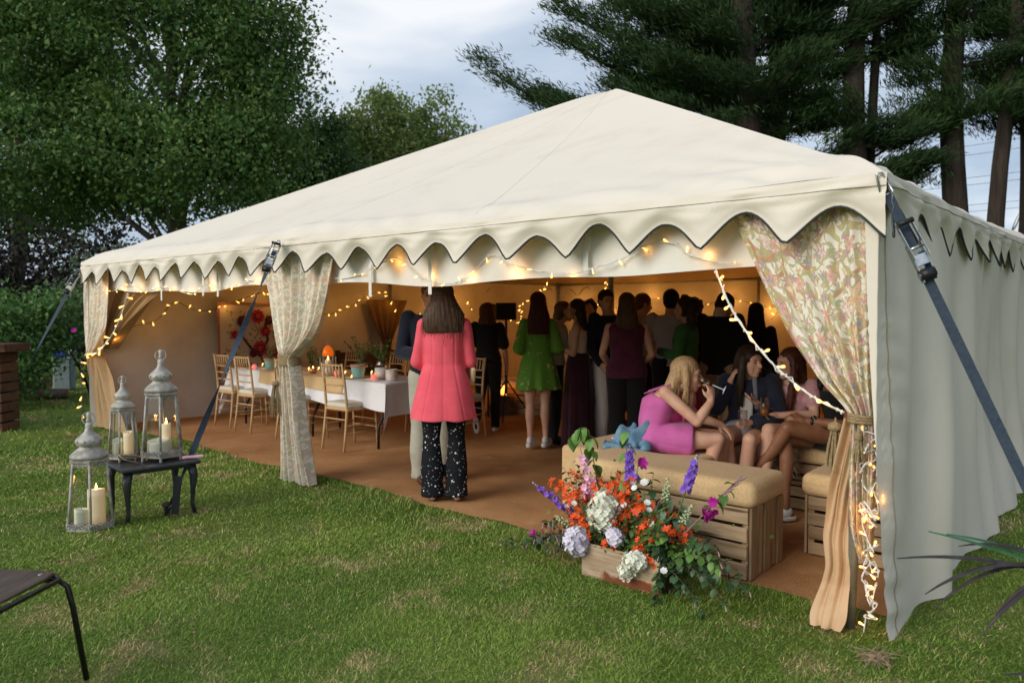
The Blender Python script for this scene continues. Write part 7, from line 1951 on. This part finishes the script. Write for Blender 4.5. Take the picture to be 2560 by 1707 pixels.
# white pinks
for i, (s_, z, t_) in enumerate(((1.20, .545, -.08), (1.165, .53, -.10), (1.13, .555, -.06), (1.09, .46, -.10), (1.07, .43, -.12), (1.15, .40, -.14), (1.22, .43, -.12), (1.05, .36, -.12), (.93, .155, -.20), (1.56, .38, -.12), (1.62, .35, -.12))):
    pts = arch(base(min(1.44, max(1.02, s_)), -.05), F_(s_, z, t_), .1, 7); o = stemthing('white_pink', 'small white frilled flower ' + ['topmost of the pair by the burlap', 'left of the topmost pair', 'uppermost, nearest the cushion', 'in the middle of the white group', 'just below the middle of the white group', 'beside the orange stars under the white group', 'at the left of the white group', 'lowest of the white group', 'by itself over the right end of the box', 'at the left, next to the violet spike', 'leftmost, among the orange stars'][i], 'flower', pts, .0018); put(o, DIA, pts[-1], zq((frr.gauss(0, .4), -.6, .7)), frr.uniform(.9, 1.25)); put(o, BUD, pts[5], zq((frr.gauss(0, 1), -.3, 1)), .8)
# trailing green branches to the right, wiry fuchsia to the left
for i in range(24):
    s_, z = frr.uniform(.50, .98), frr.uniform(.0, .36); t_ = -.22 + frr.uniform(-.08, .16); b0 = F_(frr.uniform(.94, 1.05), .17, frr.uniform(-.13, .0)); tip = F_(s_, max(.02, z), t_)
    pts = bez(b0, b0.lerp(tip, .55) + Vector((0, 0, .12 if z > .15 else .10)), tip, 10); o = stemthing('trailing_branch', 'leafy green branch trailing right, its tip ' + ('near the grass' if z < .12 else 'at mid height' if z < .25 else 'held high') + (' below the crate corner' if s_ < .65 else ' against the lower planks' if s_ < .82 else ' close to the box'), 'branch', pts, .0025, STEMB); leaves_on(o, pts, LF_G if i % 3 == 0 else LF_D, 17, .2, 1.0, (.7, 1.15), .3)
    if i % 2: [put(o, FUS, pts[j] + Vector((0, 0, -.01)), zq((frr.gauss(0, .3), -.4, -1)), .8) for j in (6, 8, 10)]
for i in range(10):
    s_, z = frr.uniform(1.58, 1.98), frr.uniform(.02, .24); b0 = F_(frr.uniform(1.40, 1.47), .16, frr.uniform(-.13, .0)); tip = F_(s_, z, frr.uniform(-.25, -.02))
    pts = bez(b0, b0.lerp(tip, .5) + Vector((0, 0, .12)), tip, 10); o = stemthing('fuchsia_branch', 'wiry dark fuchsia branch arching left, ' + ('ending in the grass' if z < .12 else 'ending above the grass') + (' near the box' if s_ > 0 and s_ < 1.72 else ' farther out') + (', reddish leaves' if i % 2 == 0 else ''), 'branch', pts, .0022, STEMB); leaves_on(o, pts, LF_D if i % 2 else LF_R, 13, .2, 1.0, (.7, 1.1), .4)
    for j in (5, 7, 8, 9, 10): put(o, FUS, pts[j], zq((frr.gauss(0, .4), frr.gauss(0, .4), -1)), frr.uniform(.8, 1.2))
    if i in (2, 6): put(o, FUM, tip, zq((0, -.8, .2)), 1.5)
pts = bez(F_(1.45, .10, -.15), F_(1.9, .16, -.2), F_(2.12, .03, -.12), 10); o = stemthing('fuchsia_branch', 'longest fuchsia branch lying out across the grass at the left', 'branch', pts, .003, STEMB); leaves_on(o, pts, LF_D, 16, .3, 1.0, (.6, 1.0), .2)
for i in range(7):
    s_, z = frr.uniform(1.45, 1.75), frr.uniform(.40, .62); pts = arch(base(1.4), F_(s_, z, frr.uniform(-.1, .05)), .3, 10); o = stemthing('fuchsia_branch', ('reddish' if i % 2 else 'dark') + ' leaved upright wiry branch ' + place_words(s_, z), 'branch', pts, .002, STEMB); leaves_on(o, pts, LF_R if i % 2 else LF_D, 13, .4, 1.0, (.6, 1.0), .3)
for i, (s_, z) in enumerate(((1.06, .52), (1.02, .50), (.95, .47), (1.42, .56), (1.36, .60), (1.22, .58), (.90, .40), (1.30, .48))):
    pts = arch(base(min(1.44, max(1.02, s_))), F_(s_, z, frr.uniform(-.04, .06)), .1, 8); o = stemthing('leafy_stem', ('grey green' if i in (0, 1, 2, 6) else 'dark green') + ' leafy stem ' + place_words(s_, z), 'flower', pts, .003); leaves_on(o, pts, LF_E if i in (0, 1, 2, 6) else LF_D, 8, .5, 1.0, (.8, 1.2), 1.0)
# low filler foliage
fl = MB()
for i in range(1700):
    s_ = frr.gauss(1.25, .20); t_ = frr.uniform(-.16, .06); z = .15 + abs(frr.gauss(0, .13)); c0 = F_(s_, z, t_); d = Vector((frr.gauss(0, 1), frr.gauss(0, 1), frr.gauss(.4, .7))).normalized() * frr.uniform(.015, .04); sd = d.orthogonal().normalized(); sd.rotate(Quaternion(d, frr.uniform(0, 6))); sd *= d.length * .3
    fl.add([c0, c0 + d * .5 + sd, c0 + d, c0 + d * .5 - sd], [(0, 1, 2, 3)])
tag(fl.build('filler_foliage', M('filler_leaf', (.045, .10, .022), .55, (.14, .20, .05), 9), None), 'low mass of small green leaves filling the wooden box', 'foliage', GRP_F, 'stuff')
# ------------------------------------------------------------------ trees, bushes, wires
def leafmat(name, a, b, c, trans=.25, rough=.55):
    q = N(name); at = q.n('ShaderNodeAttribute', attribute_name='tint'); s = q.n('ShaderNodeSeparateColor'); q.l(at.outputs['Color'], s.inputs[0])
    co = q.coord('Object'); big = q.noise(co, .55, 3)
    col = q.mix(q.step(big, .38, .64), a, b); col = q.mix(q.math('MULTIPLY', s.outputs[1], .7), col, c)
    hs = q.n('ShaderNodeHueSaturation'); q.l(q.math('MULTIPLY_ADD', s.outputs[0], .7, .65), hs.inputs['Value']); q.l(col, hs.inputs['Color'])
    p = q.n('ShaderNodeBsdfPrincipled'); q.l(hs.outputs[0], p.inputs['Base Color']); p.inputs['Roughness'].default_value = rough; p.inputs['Specular IOR Level'].default_value = .3
    tr = q.n('ShaderNodeBsdfTranslucent'); q.l(hs.outputs[0], tr.inputs[0]); m = q.n('ShaderNodeMixShader'); m.inputs[0].default_value = trans
    q.l(p.outputs[0], m.inputs[1]); q.l(tr.outputs[0], m.inputs[2]); q.l(m.outputs[0], q.o.inputs[0]); return q.m
L_MAP = leafmat('maple_leaf', (.056, .145, .038), (.100, .205, .052), (.18, .225, .05))
L_DRK = leafmat('dark_tree_leaf', (.036, .092, .022), (.060, .130, .030), (.10, .16, .035))
L_PAL = leafmat('pale_tree_leaf', (.17, .26, .07), (.24, .32, .10), (.33, .35, .11), .35)
L_CON = leafmat('cypress_spray', (.014, .040, .010), (.026, .066, .014), (.05, .085, .02), .08, .8)
L_PUR = leafmat('purple_leaf', (.022, .014, .017), (.035, .022, .024), (.02, .03, .015)); L_GRY = leafmat('grey_leaf', (.10, .14, .09), (.14, .18, .12), (.07, .12, .06)); L_ROS = leafmat('rose_leaf', (.065, .155, .042), (.11, .22, .055), (.15, .24, .06))
BARK = M('grey_bark', (.115, .10, .085), .9, (.17, .155, .135), 5, bs=18, bstr=.8, bdist=.03, stretch=(1, 1, .3)); BARKD = M('dark_bark', (.036, .026, .020), .95, (.062, .046, .036), 4, bs=14, bstr=.9, bdist=.04, stretch=(2.5, 2.5, .25))
def clumps(ells, n, rg, shell=.55):
    out_ = []; vol = np.array([e[3] * e[4] * e[5] for e in ells]) ** .75; cnt = np.maximum(1, (n * vol / vol.sum()).astype(int))
    for e, m in zip(ells, cnt):
        d = rg.normal(size=(m, 3)); d /= np.linalg.norm(d, axis=1, keepdims=True); r = shell + (1 - shell) * rg.uniform(0, 1, (m, 1)) ** .6
        out_.append(np.array(e[:3]) + d * r * np.array(e[3:6]) * (1 + .10 * np.sin(d[:, :1] * 9 + e[0]) * np.cos(d[:, 2:] * 8)))
    return np.concatenate(out_)
def leafcloud(cent, per, sig, size, rg, flat=.75, up=.5, asp=.62):
    n = len(cent) * per; c = np.repeat(cent, per, 0); sg = np.repeat(sig * rg.uniform(.6, 1.35, len(cent)), per)[:, None]
    P = c + rg.normal(size=(n, 3)) * sg * np.array([1, 1, flat])
    d = rg.normal(size=(n, 3)); d[:, 2] -= .35; d /= np.linalg.norm(d, axis=1, keepdims=True)
    nn = rg.normal(size=(n, 3)) + np.array([0, 0, up * 2]); s_ = np.cross(d, nn); s_ /= np.linalg.norm(s_, axis=1, keepdims=True) + 1e-9
    L = (size * rg.uniform(.6, 1.35, n))[:, None]
    V = np.stack([P - d * L * .5, P + s_ * L * asp * .5 + d * L * .08, P + d * L * .5, P - s_ * L * asp * .5 + d * L * .08], 1).reshape(-1, 3)
    tint = np.repeat(np.stack([np.repeat(rg.uniform(.1, .9, len(cent)), per) * .5 + rg.uniform(0, .5, n), rg.uniform(0, 1, n) ** 2, np.zeros(n)], -1), 4, 0)
    return V, np.arange(4 * n).reshape(-1, 4), tint
def crown(o, V, F, C, mat, name='crown'):
    return tag(link(name, npmesh(name, V, F, col=C), mat, o), kind='stuff')
def limbs(o, base_, top_, r, targets, rg, mat, bend=.3):
    base_, top_ = Vector(base_), Vector(top_); n = 9
    tp = [base_.lerp(top_, i / n) + Vector((math.sin(i * 1.3 + base_.x) * r * .35, math.cos(i * 1.7) * r * .3, 0)) for i in range(n + 1)]
    MB().tube(tp, [r * (1.25 if i == 0 else 1) * (1 - .72 * i / n) for i in range(n + 1)], 10).build('trunk', mat, o, True)
    m = MB()
    for (k, e) in targets:
        p0 = base_.lerp(top_, k); e = Vector(e); mid = p0.lerp(e, .5) + Vector((0, 0, (e - p0).length * bend * .3)); rr_ = r * .38 * (1 - k * .5)
        pts = bez(p0, mid, e, 7); m.tube(pts, [rr_ * (1 - .85 * i / 7) + .008 for i in range(8)], 6)
        for j in (3, 4, 5, 6):
            d = Vector(rg.normal(size=3)); d.z = abs(d.z) * .5; m.tube(bez(pts[j], pts[j] + d * .45, pts[j] + d * .8 + (e - p0).normalized() * .5, 4), [rr_ * .3, rr_ * .24, rr_ * .18, .01, .007], 5)
    m.build('limbs', mat, o, True)
def broadleaf(label, base_, h, r, ells, nc, per, sig, size, mat, seed, group='trees beyond the tent', bark=None, up=.5, ntar=9, flat=.75):
    rg = np.random.default_rng(seed); o = wthing('tree', label, 'tree', base_, group); c = clumps(ells, nc, rg)
    idx = rg.choice(len(c), min(ntar, len(c)), False); tg_ = [(float(np.clip((c[i][2] - 1.0) / h * .8 - .12, .18, .9)), c[i]) for i in idx]
    limbs(o, base_, (base_[0] + .15, base_[1], h), r, tg_, rg, bark or BARK); crown(o, *leafcloud(c, per, sig, size, rg, flat, up), mat); return o
broadleaf('huge dark green broadleaf tree behind the left of the tent, sky showing under its crown', (-9.15, 20.3, 0), 11, .30, [(-9.9, 20.5, 8.7, 4.2, 3.4, 4.0), (-12.4, 19.2, 5.2, 3.0, 2.6, 1.8), (-8.9, 19.4, 5.3, 3.3, 2.4, 1.5), (-6.8, 20.2, 6.4, 1.4, 1.8, 1.7), (-9.9, 20.5, 12, 3.8, 3.4, 2.6), (-7.0, 20.3, 8.6, 1.4, 1.6, 1.3), (-13, 20, 9, 2.2, 2, 2.6)], 1000, 190, .42, .125, L_MAP, 1, up=.6, ntar=26, flat=.55)
broadleaf('olive green tree at the far left edge behind the huge tree', (-15.5, 23.5, 0), 10, .28, [(-15.3, 23.5, 7.5, 3.3, 2.6, 3.6), (-17, 23, 5, 2.5, 2, 2), (-14.6, 24, 11.5, 3.2, 2.5, 2.5)], 260, 140, .42, .13, L_MAP, 2, ntar=10)
broadleaf('dense very dark tree at the right shoulder of the huge tree', (-5.7, 24.3, 0), 7, .22, [(-6.0, 24.2, 5.9, 1.0, 1.2, 1.8), (-5.4, 24, 4.4, 1.4, 1.4, 1.5), (-7.1, 24.4, 5.2, 1.4, 1.2, 2.0)], 260, 150, .30, .125, L_DRK, 3)
broadleaf('rounded yellow green tree between the dark tree and the tent roof', (-5.2, 30, 0), 7.5, .2, [(-5.2, 30, 7.9, 1.5, 1.2, 2.2), (-4.3, 30, 6.6, 1.5, 1.1, 2.2), (-6.2, 30.2, 7.1, 1.3, 1.0, 2.3)], 330, 95, .30, .15, L_PAL, 4)
broadleaf('airy pale tree with loose sprays left of the tent roof peak', (-2.9, 31, 0), 7.5, .12, [(-3.1, 31, 8.7, 1.0, .9, 1.9), (-2.7, 31, 6.9, 1.6, 1.0, 2.0), (-1.75, 31, 7.7, .75, .7, 1.6), (-3.7, 31, 7.4, .9, .8, 2.3)], 200, 60, .24, .16, L_PAL, 5, ntar=16)
def shrub(name, label, cat, ells, nc, per, sig, size, mat, seed, group, stems=5):
    rg = np.random.default_rng(seed); e0 = ells[0]; o = wthing(name, label, cat, (e0[0], e0[1], 0), group); c = clumps(ells, nc, rg, .35); c = c[c[:, 2] > .05]; m = MB()
    for i in rg.choice(len(c), min(stems, len(c)), False): m.tube(bez((e0[0], e0[1], 0), ((e0[0] + c[i][0]) / 2, e0[1], c[i][2] * .6), c[i], 5), [.03, .025, .02, .015, .01, .006], 5)
    m.build('stems', BARKD, o, True); crown(o, *leafcloud(c, per, sig, size, rg), mat, 'foliage'); return o
shrub('bush', 'dark purple leaved bush above the rose bush', 'bush', [(-10.2, 16, 1.7, 1.7, 1.2, 1.6), (-8.7, 16.4, 2.0, 1.1, 1, 1.2)], 120, 80, .26, .12, L_PUR, 11, 'bushes left of the tent')
shrub('bush', 'grey green bush just left of the far tent corner', 'bush', [(-7.45, 13.2, 1.35, .72, .7, 1.2), (-6.9, 13.6, 1.6, .7, .6, 1.1)], 90, 90, .17, .075, L_GRY, 12, 'bushes left of the tent')
rb = shrub('rose_bush', 'green rose bush with a few magenta blooms behind the slatted wall', 'bush', [(-7.85, 11.5, 1.0, .72, .7, .95), (-7.15, 11.9, 1.45, .45, .5, .42), (-8.6, 11.8, 1.1, .8, .7, 1.0), (-7.45, 11.2, .55, .45, .45, .5)], 190, 85, .15, .075, L_ROS, 13, 'bushes left of the tent')
RB = petal_mesh('bloom', MAGP, 7, .040, .02, .02, .012)
for p in ((-7.55, 10.9, 1.86), (-6.75, 11.55, 1.17), (-8.0, 10.8, 1.2), (-7.75, 10.75, 1.0)): put(rb, RB, Vector(p), zq((.2, -1, .5)), 1.0)
rg_ = np.random.default_rng(40)
hl = ['leftmost dark shrub of the hedge under the trees', 'dark hedge shrub below the left of the huge crown', 'dark hedge shrub left of the huge trunk', 'dark hedge shrub right of the huge trunk', 'dark hedge shrub rising over the tent roof line', 'dark hedge shrub beneath the very dark tree', 'dark hedge shrub at the right end below the pale trees']
for i, x in enumerate((-21, -17.5, -13.6, -8.6, -6.2, -3.8, -1.0)):
    shrub('hedge_shrub', hl[i], 'shrub', [(x, 27 + rg_.uniform(-1, 1), 1.5, 2.3, 1.4, 1.9 + rg_.uniform(-.2, .5)), (x + 1.2, 26.5, .9, 1.6, 1.2, 1.1)], 60, 70, .36, .17, L_DRK, 50 + i, 'hedge shrubs under the trees')
# cypresses behind the peak and the right of the tent: separate limbs, each carrying flat pads of upswept sprays
def sprays(cent, per, ln, rg, out_dir, wd=.075):
    n = len(cent) * per; c = np.repeat(cent, per, 0); P = c + rg.normal(size=(n, 3)) * np.array([.22, .22, .07])
    d = np.repeat(out_dir, per, 0) * .9 + rg.normal(size=(n, 3)) * .45 + np.array([0, 0, .40]); d /= np.linalg.norm(d, axis=1, keepdims=True)
    s_ = np.cross(d, rg.normal(size=(n, 3))); s_ /= np.linalg.norm(s_, axis=1, keepdims=True) + 1e-9; L = (ln * rg.uniform(.5, 1.4, n))[:, None]
    V = np.stack([P, P + d * L * .45 + s_ * L * wd, P + d * L, P + d * L * .45 - s_ * L * wd], 1).reshape(-1, 3)
    t = np.repeat(np.stack([np.repeat(rg.uniform(0, 1, len(cent)), per) * .6 + rg.uniform(0, .4, n), rg.uniform(0, 1, n) ** 2.5, np.zeros(n)], -1), 4, 0)
    return V, np.arange(4 * n).reshape(-1, 4), t
def cypress(label, base_, h, r, limbs_, seed, auto=(0, 5, 10, 1, 2), per=85, lean=0.0, ln=.15, dense=3):
    """auto: limb count, lowest and highest start, shortest and longest reach"""
    rg = np.random.default_rng(seed); o = wthing('cypress', label, 'tree', base_, 'cypresses behind the tent'); b = Vector(base_); top_ = b + Vector((lean, 0, h)); n = 11
    tp = [b.lerp(top_, i / n) + Vector((math.sin(i * 1.1 + b.x * 3) * r * .25, 0, 0)) for i in range(n + 1)]; MB().tube(tp, [r * (1.12 if i == 0 else 1) * (1 - .5 * i / n) for i in range(n + 1)], 12).build('trunk', BARKD, o, True)
    C, D = [], []; L_ = [(z0, Vector(t_), rr_, True) for z0, t_, rr_ in limbs_]
    for i in range(auto[0]):
        z0 = auto[1] + (auto[2] - auto[1]) * (i + rg.uniform(0, .9)) / auto[0]; a = i * 2.4 + rg.uniform(-.5, .5); ln_ = rg.uniform(auto[3], auto[4]) * (1 - .35 * (z0 - auto[1]) / (auto[2] - auto[1] + .01))
        c = b.lerp(top_, z0 / h); L_.append((z0, c + Vector((math.cos(a) * ln_, math.sin(a) * ln_ * .8, ln_ * rg.uniform(.05, .45))), .03 + .018 * ln_, False))
    for (z0, tip, rr_, big) in L_:
        p0 = b.lerp(top_, z0 / h); mid = p0.lerp(tip, .5) + Vector((0, 0, -.10 * (tip - p0).length)); pts = bez(p0, mid, tip, 12); m = MB(); m.tube(pts, [rr_ * (1 - .9 * i / 12) + .007 for i in range(13)], 6); od = (tip - p0).normalized(); sd_ = od.cross(Vector((0, 0, 1))).normalized()
        for j in range(4 if big else 5, 13):
            k = j / 12; wdt = (.55 if big else .42) * math.sin(PI * min(1, k * .86 + .12)) + .05
            for _ in range(dense + (1 if big else 0)):
                C.append(pts[j] + sd_ * float(rg.normal(0, wdt)) + od * float(rg.normal(0, .10)) + Vector((0, 0, float(abs(rg.normal(0, .10)))))); D.append(od)
            if j % 2:
                d = sd_ * float(rg.choice([-1, 1])) * .6 + od * .6; m.tube([pts[j], pts[j] + d * wdt * .9, pts[j] + d * wdt * 1.6 + Vector((0, 0, .08))], [rr_ * .3 + .004, rr_ * .2 + .003, .004], 5)
        m.build('limb', BARKD, o, True)
    crown(o, *sprays(np.array([tuple(x) for x in C]), int(per * 1.6), ln, rg, np.array([tuple(x) for x in D])), L_CON); return o
cypress('cypress with the long low branch reaching left over the tent peak', (5.3, 17.2, 0), 13, .36, [(4.6, (-.55, 17, 6.85), .11), (4.9, (.9, 16.6, 5.95), .08), (5.2, (.45, 17.2, 6.35), .07), (5.9, (1.05, 16.8, 7.5), .10), (6.6, (1.15, 17.2, 8.25), .10), (5.3, (2.2, 16.2, 6.2), .09), (7.2, (1.5, 17.4, 9.2), .09), (5.9, (2.4, 16.2, 7.1), .08), (4.6, (2.6, 16.0, 5.5), .06), (6.9, (2.2, 16.2, 8.1), .08), (7.6, (2.2, 17, 9.0), .08), (6.2, (3.2, 15.8, 6.6), .08), (7.0, (3.4, 16, 7.6), .08)], 61, (20, 5.4, 10.5, 1.5, 2.8), 85, dense=3)
cypress('thick trunked cypress behind the right slope of the tent roof', (6.35, 18.2, 0), 13, .36, [(4.6, (8.3, 17, 5.6), .06), (5.2, (5.0, 17.2, 6.0), .06), (6.0, (4.6, 17.4, 6.9), .06)], 62, (24, 5.7, 10.5, 1.3, 2.4), 80, dense=3)
cypress('straight dark cypress trunk above the strap ratchet', (7.85, 17.3, 0), 13, .31, [(4.6, (9.2, 16.8, 4.75), .045), (5.2, (9.45, 16.9, 5.5), .05), (5.6, (6.6, 16.9, 6.1), .05)], 63, (11, 7.0, 10.5, 1.1, 2.0), 60, dense=3)
cypress('thin cypress stem beside the straight dark trunk', (8.3, 17.6, 0), 12, .14, [(4.2, (9.0, 17.2, 4.5), .03), (4.6, (9.5, 17.4, 4.9), .03), (4.0, (7.6, 17.2, 4.35), .03), (5.0, (9.3, 17.2, 5.9), .035)], 64, (7, 6.9, 10, .8, 1.5), 60, .15, dense=3)
cypress('tall cypress trunk left of the gap at the right', (10.15, 17.2, 0), 13, .30, [(5.8, (8.9, 16.8, 6.9), .05), (5.8, (11.4, 17, 6.4), .04), (5.5, (9.5, 16.9, 5.9), .04), (6.6, (8.6, 17, 8.0), .06)], 65, (9, 7.0, 10.5, .9, 2.0), 60, -.25, dense=3)
cypress('slimmer leaning cypress trunk in the gap at the right', (10.75, 17.0, 0), 13, .20, [(5.6, (11.8, 16.8, 6.2), .04), (6.2, (12.0, 17, 7.0), .05)], 66, (8, 7.0, 10.5, .8, 1.8), 60, .75, dense=3)
cypress('dark cypress cut by the right edge of the picture', (12.0, 17.6, 0), 13, .27, [(5.4, (11.1, 17.2, 6.1), .045), (6.0, (11.1, 17, 6.9), .05)], 67, (11, 6.2, 10.5, 1.0, 2.0), 65, .2, dense=3)
for i, (x, y) in enumerate(((14.0, 13.2), (14.3, 9.0), (13.2, 4.6), (11.5, .4))):  # out of view: row carried on to keep sky light off the near wall
    cypress(['cypress continuing the row beyond the right edge', 'second cypress of the row beyond the right edge', 'third cypress of the row beside the lawn', 'last cypress of the row beside the lawn'][i], (x, y, 0), 12, .3, [], 70 + i, (30, 2.2, 10.5, 1.6, 2.8), 46, 0, .34, dense=4)
# power lines and a dead tree in the far gap
WIRE = M('power_cable', (.09, .10, .12), .6)
for i, (z0, z1) in enumerate(((12.6, 16.2), (12.0, 15.4), (10.6, 13.4), (10.1, 12.8), (8.9, 11.0), (8.5, 10.4))):
    o = wthing('power_line', ['uppermost', 'second highest', 'third highest', 'third lowest', 'second lowest', 'lowest'][i] + ' of the thin power lines crossing the sky between the right trunks', 'power line', (20, 60, z0), 'power lines in the distance')
    MB().tube([Vector((20 + 40 * k, 62 - 8 * k, z0 + (z1 - z0) * (k * 1.5) - 1.3 * 4 * k * (1 - k) * .4)) for k in np.linspace(0, 1, 13)], .018, 5).build('cable', WIRE, o, True)
dt = wthing('dead_tree', 'small bare dead tree standing behind the right wall of the tent', 'tree', (26.4, 40, 0))
m = MB(); m.tube([(26.6, 40, 0), (26.5, 40, 3), (26.45, 40, 4.6), (26.25, 40, 5.3)], [.16, .11, .08, .06], 7); m.build('trunk', BARK, dt, True)
m = MB()
for e in (((26.3, 40, 5.2), (25.8, 40, 5.7), (25.75, 40, 6.5)), ((26.4, 40, 4.9), (26.5, 40, 5.8), (26.9, 40, 6.6)), ((26.55, 40, 5.7), (26.9, 40, 5.9), (27.0, 40, 6.9)), ((25.85, 40, 5.7), (25.5, 40, 6.0), (25.6, 40, 6.3))): m.tube(bez(*e, 6), [.05, .045, .04, .034, .028, .022, .014], 5)
m.build('limbs', BARK, dt, True)
for i, (x, y, r_) in enumerate(((16, 46, 3.0), (24, 50, 3.2), (33, 48, 3.0), (42, 52, 3.4))):
    shrub('hedge_shrub', ['distant hedge clump behind the cypresses', 'distant hedge clump left of the dead tree', 'distant hedge clump right of the dead tree', 'distant hedge clump far right'][i], 'shrub', [(x, y, 1.2, 5.0, 2, r_)], 70, 50, .6, .3, L_DRK, 80 + i, 'distant hedge')
# cordyline leaves in front of the near wall, straw on the grass
PURL = M('bronze_strap_leaf', (.030, .022, .024), .4, (.055, .045, .042), 12); GRNL = M('green_strap_leaf', (.035, .12, .055), .4, (.06, .17, .075), 12)
def cordy(label, b, leaves):
    o = wthing('cordyline', label, 'plant', (b[0], b[1], 0), 'strappy plants at the right edge'); MB().tube([(b[0], b[1], 0), b], [.03, .022], 8).build('stalk', BARKD, o, True)
    for (tip, lift, wd, mt) in leaves:
        tip = Vector(tip); b_ = Vector(b); mid = b_.lerp(tip, .5) + Vector((0, 0, lift)); pts = bez(b_, mid, tip, 12); m = MB(); vs = []
        for j, p in enumerate(pts):
            k = j / 12; d = (pts[min(j + 1, 12)] - pts[max(j - 1, 0)]).normalized(); sd = d.cross(Vector((.2, -.5, 1))).normalized() * (wd * math.sin(PI * (k * .88 + .1)) ** .7 + .0004); nn = d.cross(sd).normalized() * wd * .4
            vs += [p - sd + nn, p, p + sd + nn]
        m.add(vs, sum([[(3 * j, 3 * j + 1, 3 * j + 4, 3 * j + 3), (3 * j + 1, 3 * j + 2, 3 * j + 5, 3 * j + 4)] for j in range(12)], [])); m.build('leaf', mt, o, True)
cordy('bronze and green strappy plant reaching in from the right edge', (2.30, 2.92, .40), [((1.50, 2.88, .535), .10, .012, PURL), ((1.60, 2.86, .40), .22, .011, PURL), ((1.66, 2.90, .33), .26, .010, PURL), ((1.82, 2.85, .24), .22, .012, PURL), ((1.78, 2.95, .56), .14, .010, PURL), ((1.90, 2.9, .30), .2, .008, PURL), ((2.02, 2.9, .38), .16, .016, GRNL), ((1.66, 2.95, .62), .05, .012, GRNL), ((1.75, 2.98, .60), .08, .012, GRNL), ((2.6, 2.9, .6), .2, .014, GRNL), ((2.5, 2.7, .5), .2, .012, PURL), ((2.4, 3.0, .9), .1, .012, PURL)])
cordy('small bronze strappy plant at the bottom right corner', (2.12, 2.62, .10), [((1.70, 2.60, .0), .10, .012, PURL), ((1.76, 2.66, .06), .10, .012, PURL), ((1.9, 2.5, .0), .1, .01, PURL), ((2.4, 2.6, .3), .1, .012, PURL), ((1.80, 2.70, .16), .08, .010, PURL)])
STRAW = M('dry_straw', (.36, .27, .17), .8, (.26, .19, .11), 30)
o = wthing('straw_tuft', 'bundle of dry straw on the grass below the near right corner', 'straw', (1.53, 3.10, 0)); m = MB(); rr = random.Random(6)
for i in range(60):
    a = rr.uniform(0, 6.28); p = Vector((1.545 + rr.gauss(0, .03), 3.12 + rr.gauss(0, .03), .02)); d = Vector((math.cos(a), math.sin(a), rr.uniform(.0, .45))) * rr.uniform(.04, .09); m.tube([p - d * .5, p + Vector((0, 0, .015)), p + d], [.0015, .0018, .0008], 4)
tag(m.build('stalks', STRAW, o), kind='stuff')
m = MB()
for i in range(260):
    r_ = 2.8 + 6 * rr.random() ** 1.5; a = math.radians(rr.uniform(-38, 34)); x, y = r_ * math.sin(a), r_ * math.cos(a); s_, t_ = (x - OX) * UX + (y - OY) * UY, (x - OX) * NX + (y - OY) * NY
    if t_ > .28 and -.1 < s_ < TL: continue
    c0 = Vector((x, y, float(gz(x, y)) + .022)); q_ = rr.uniform(0, 6.28); d = Vector((math.cos(q_), math.sin(q_), rr.uniform(-.15, .25))) * rr.uniform(.012, .035)
    if i % 5: m.tube([c0 - d, c0 + Vector((0, 0, .006)), c0 + d], [.0011, .0014, .0006], 4)
    else:
        sd = Vector((-d.y, d.x, .004)) * .45; m.add([c0 - d * .6, c0 + sd * .6, c0 + d * .6, c0 - sd * .6 + Vector((0, 0, .004))], [(0, 1, 2, 3)])
tag(m.build('lawn_litter', STRAW, None), 'dry stalks and small dead leaves scattered over the lawn', 'litter', None, 'stuff')
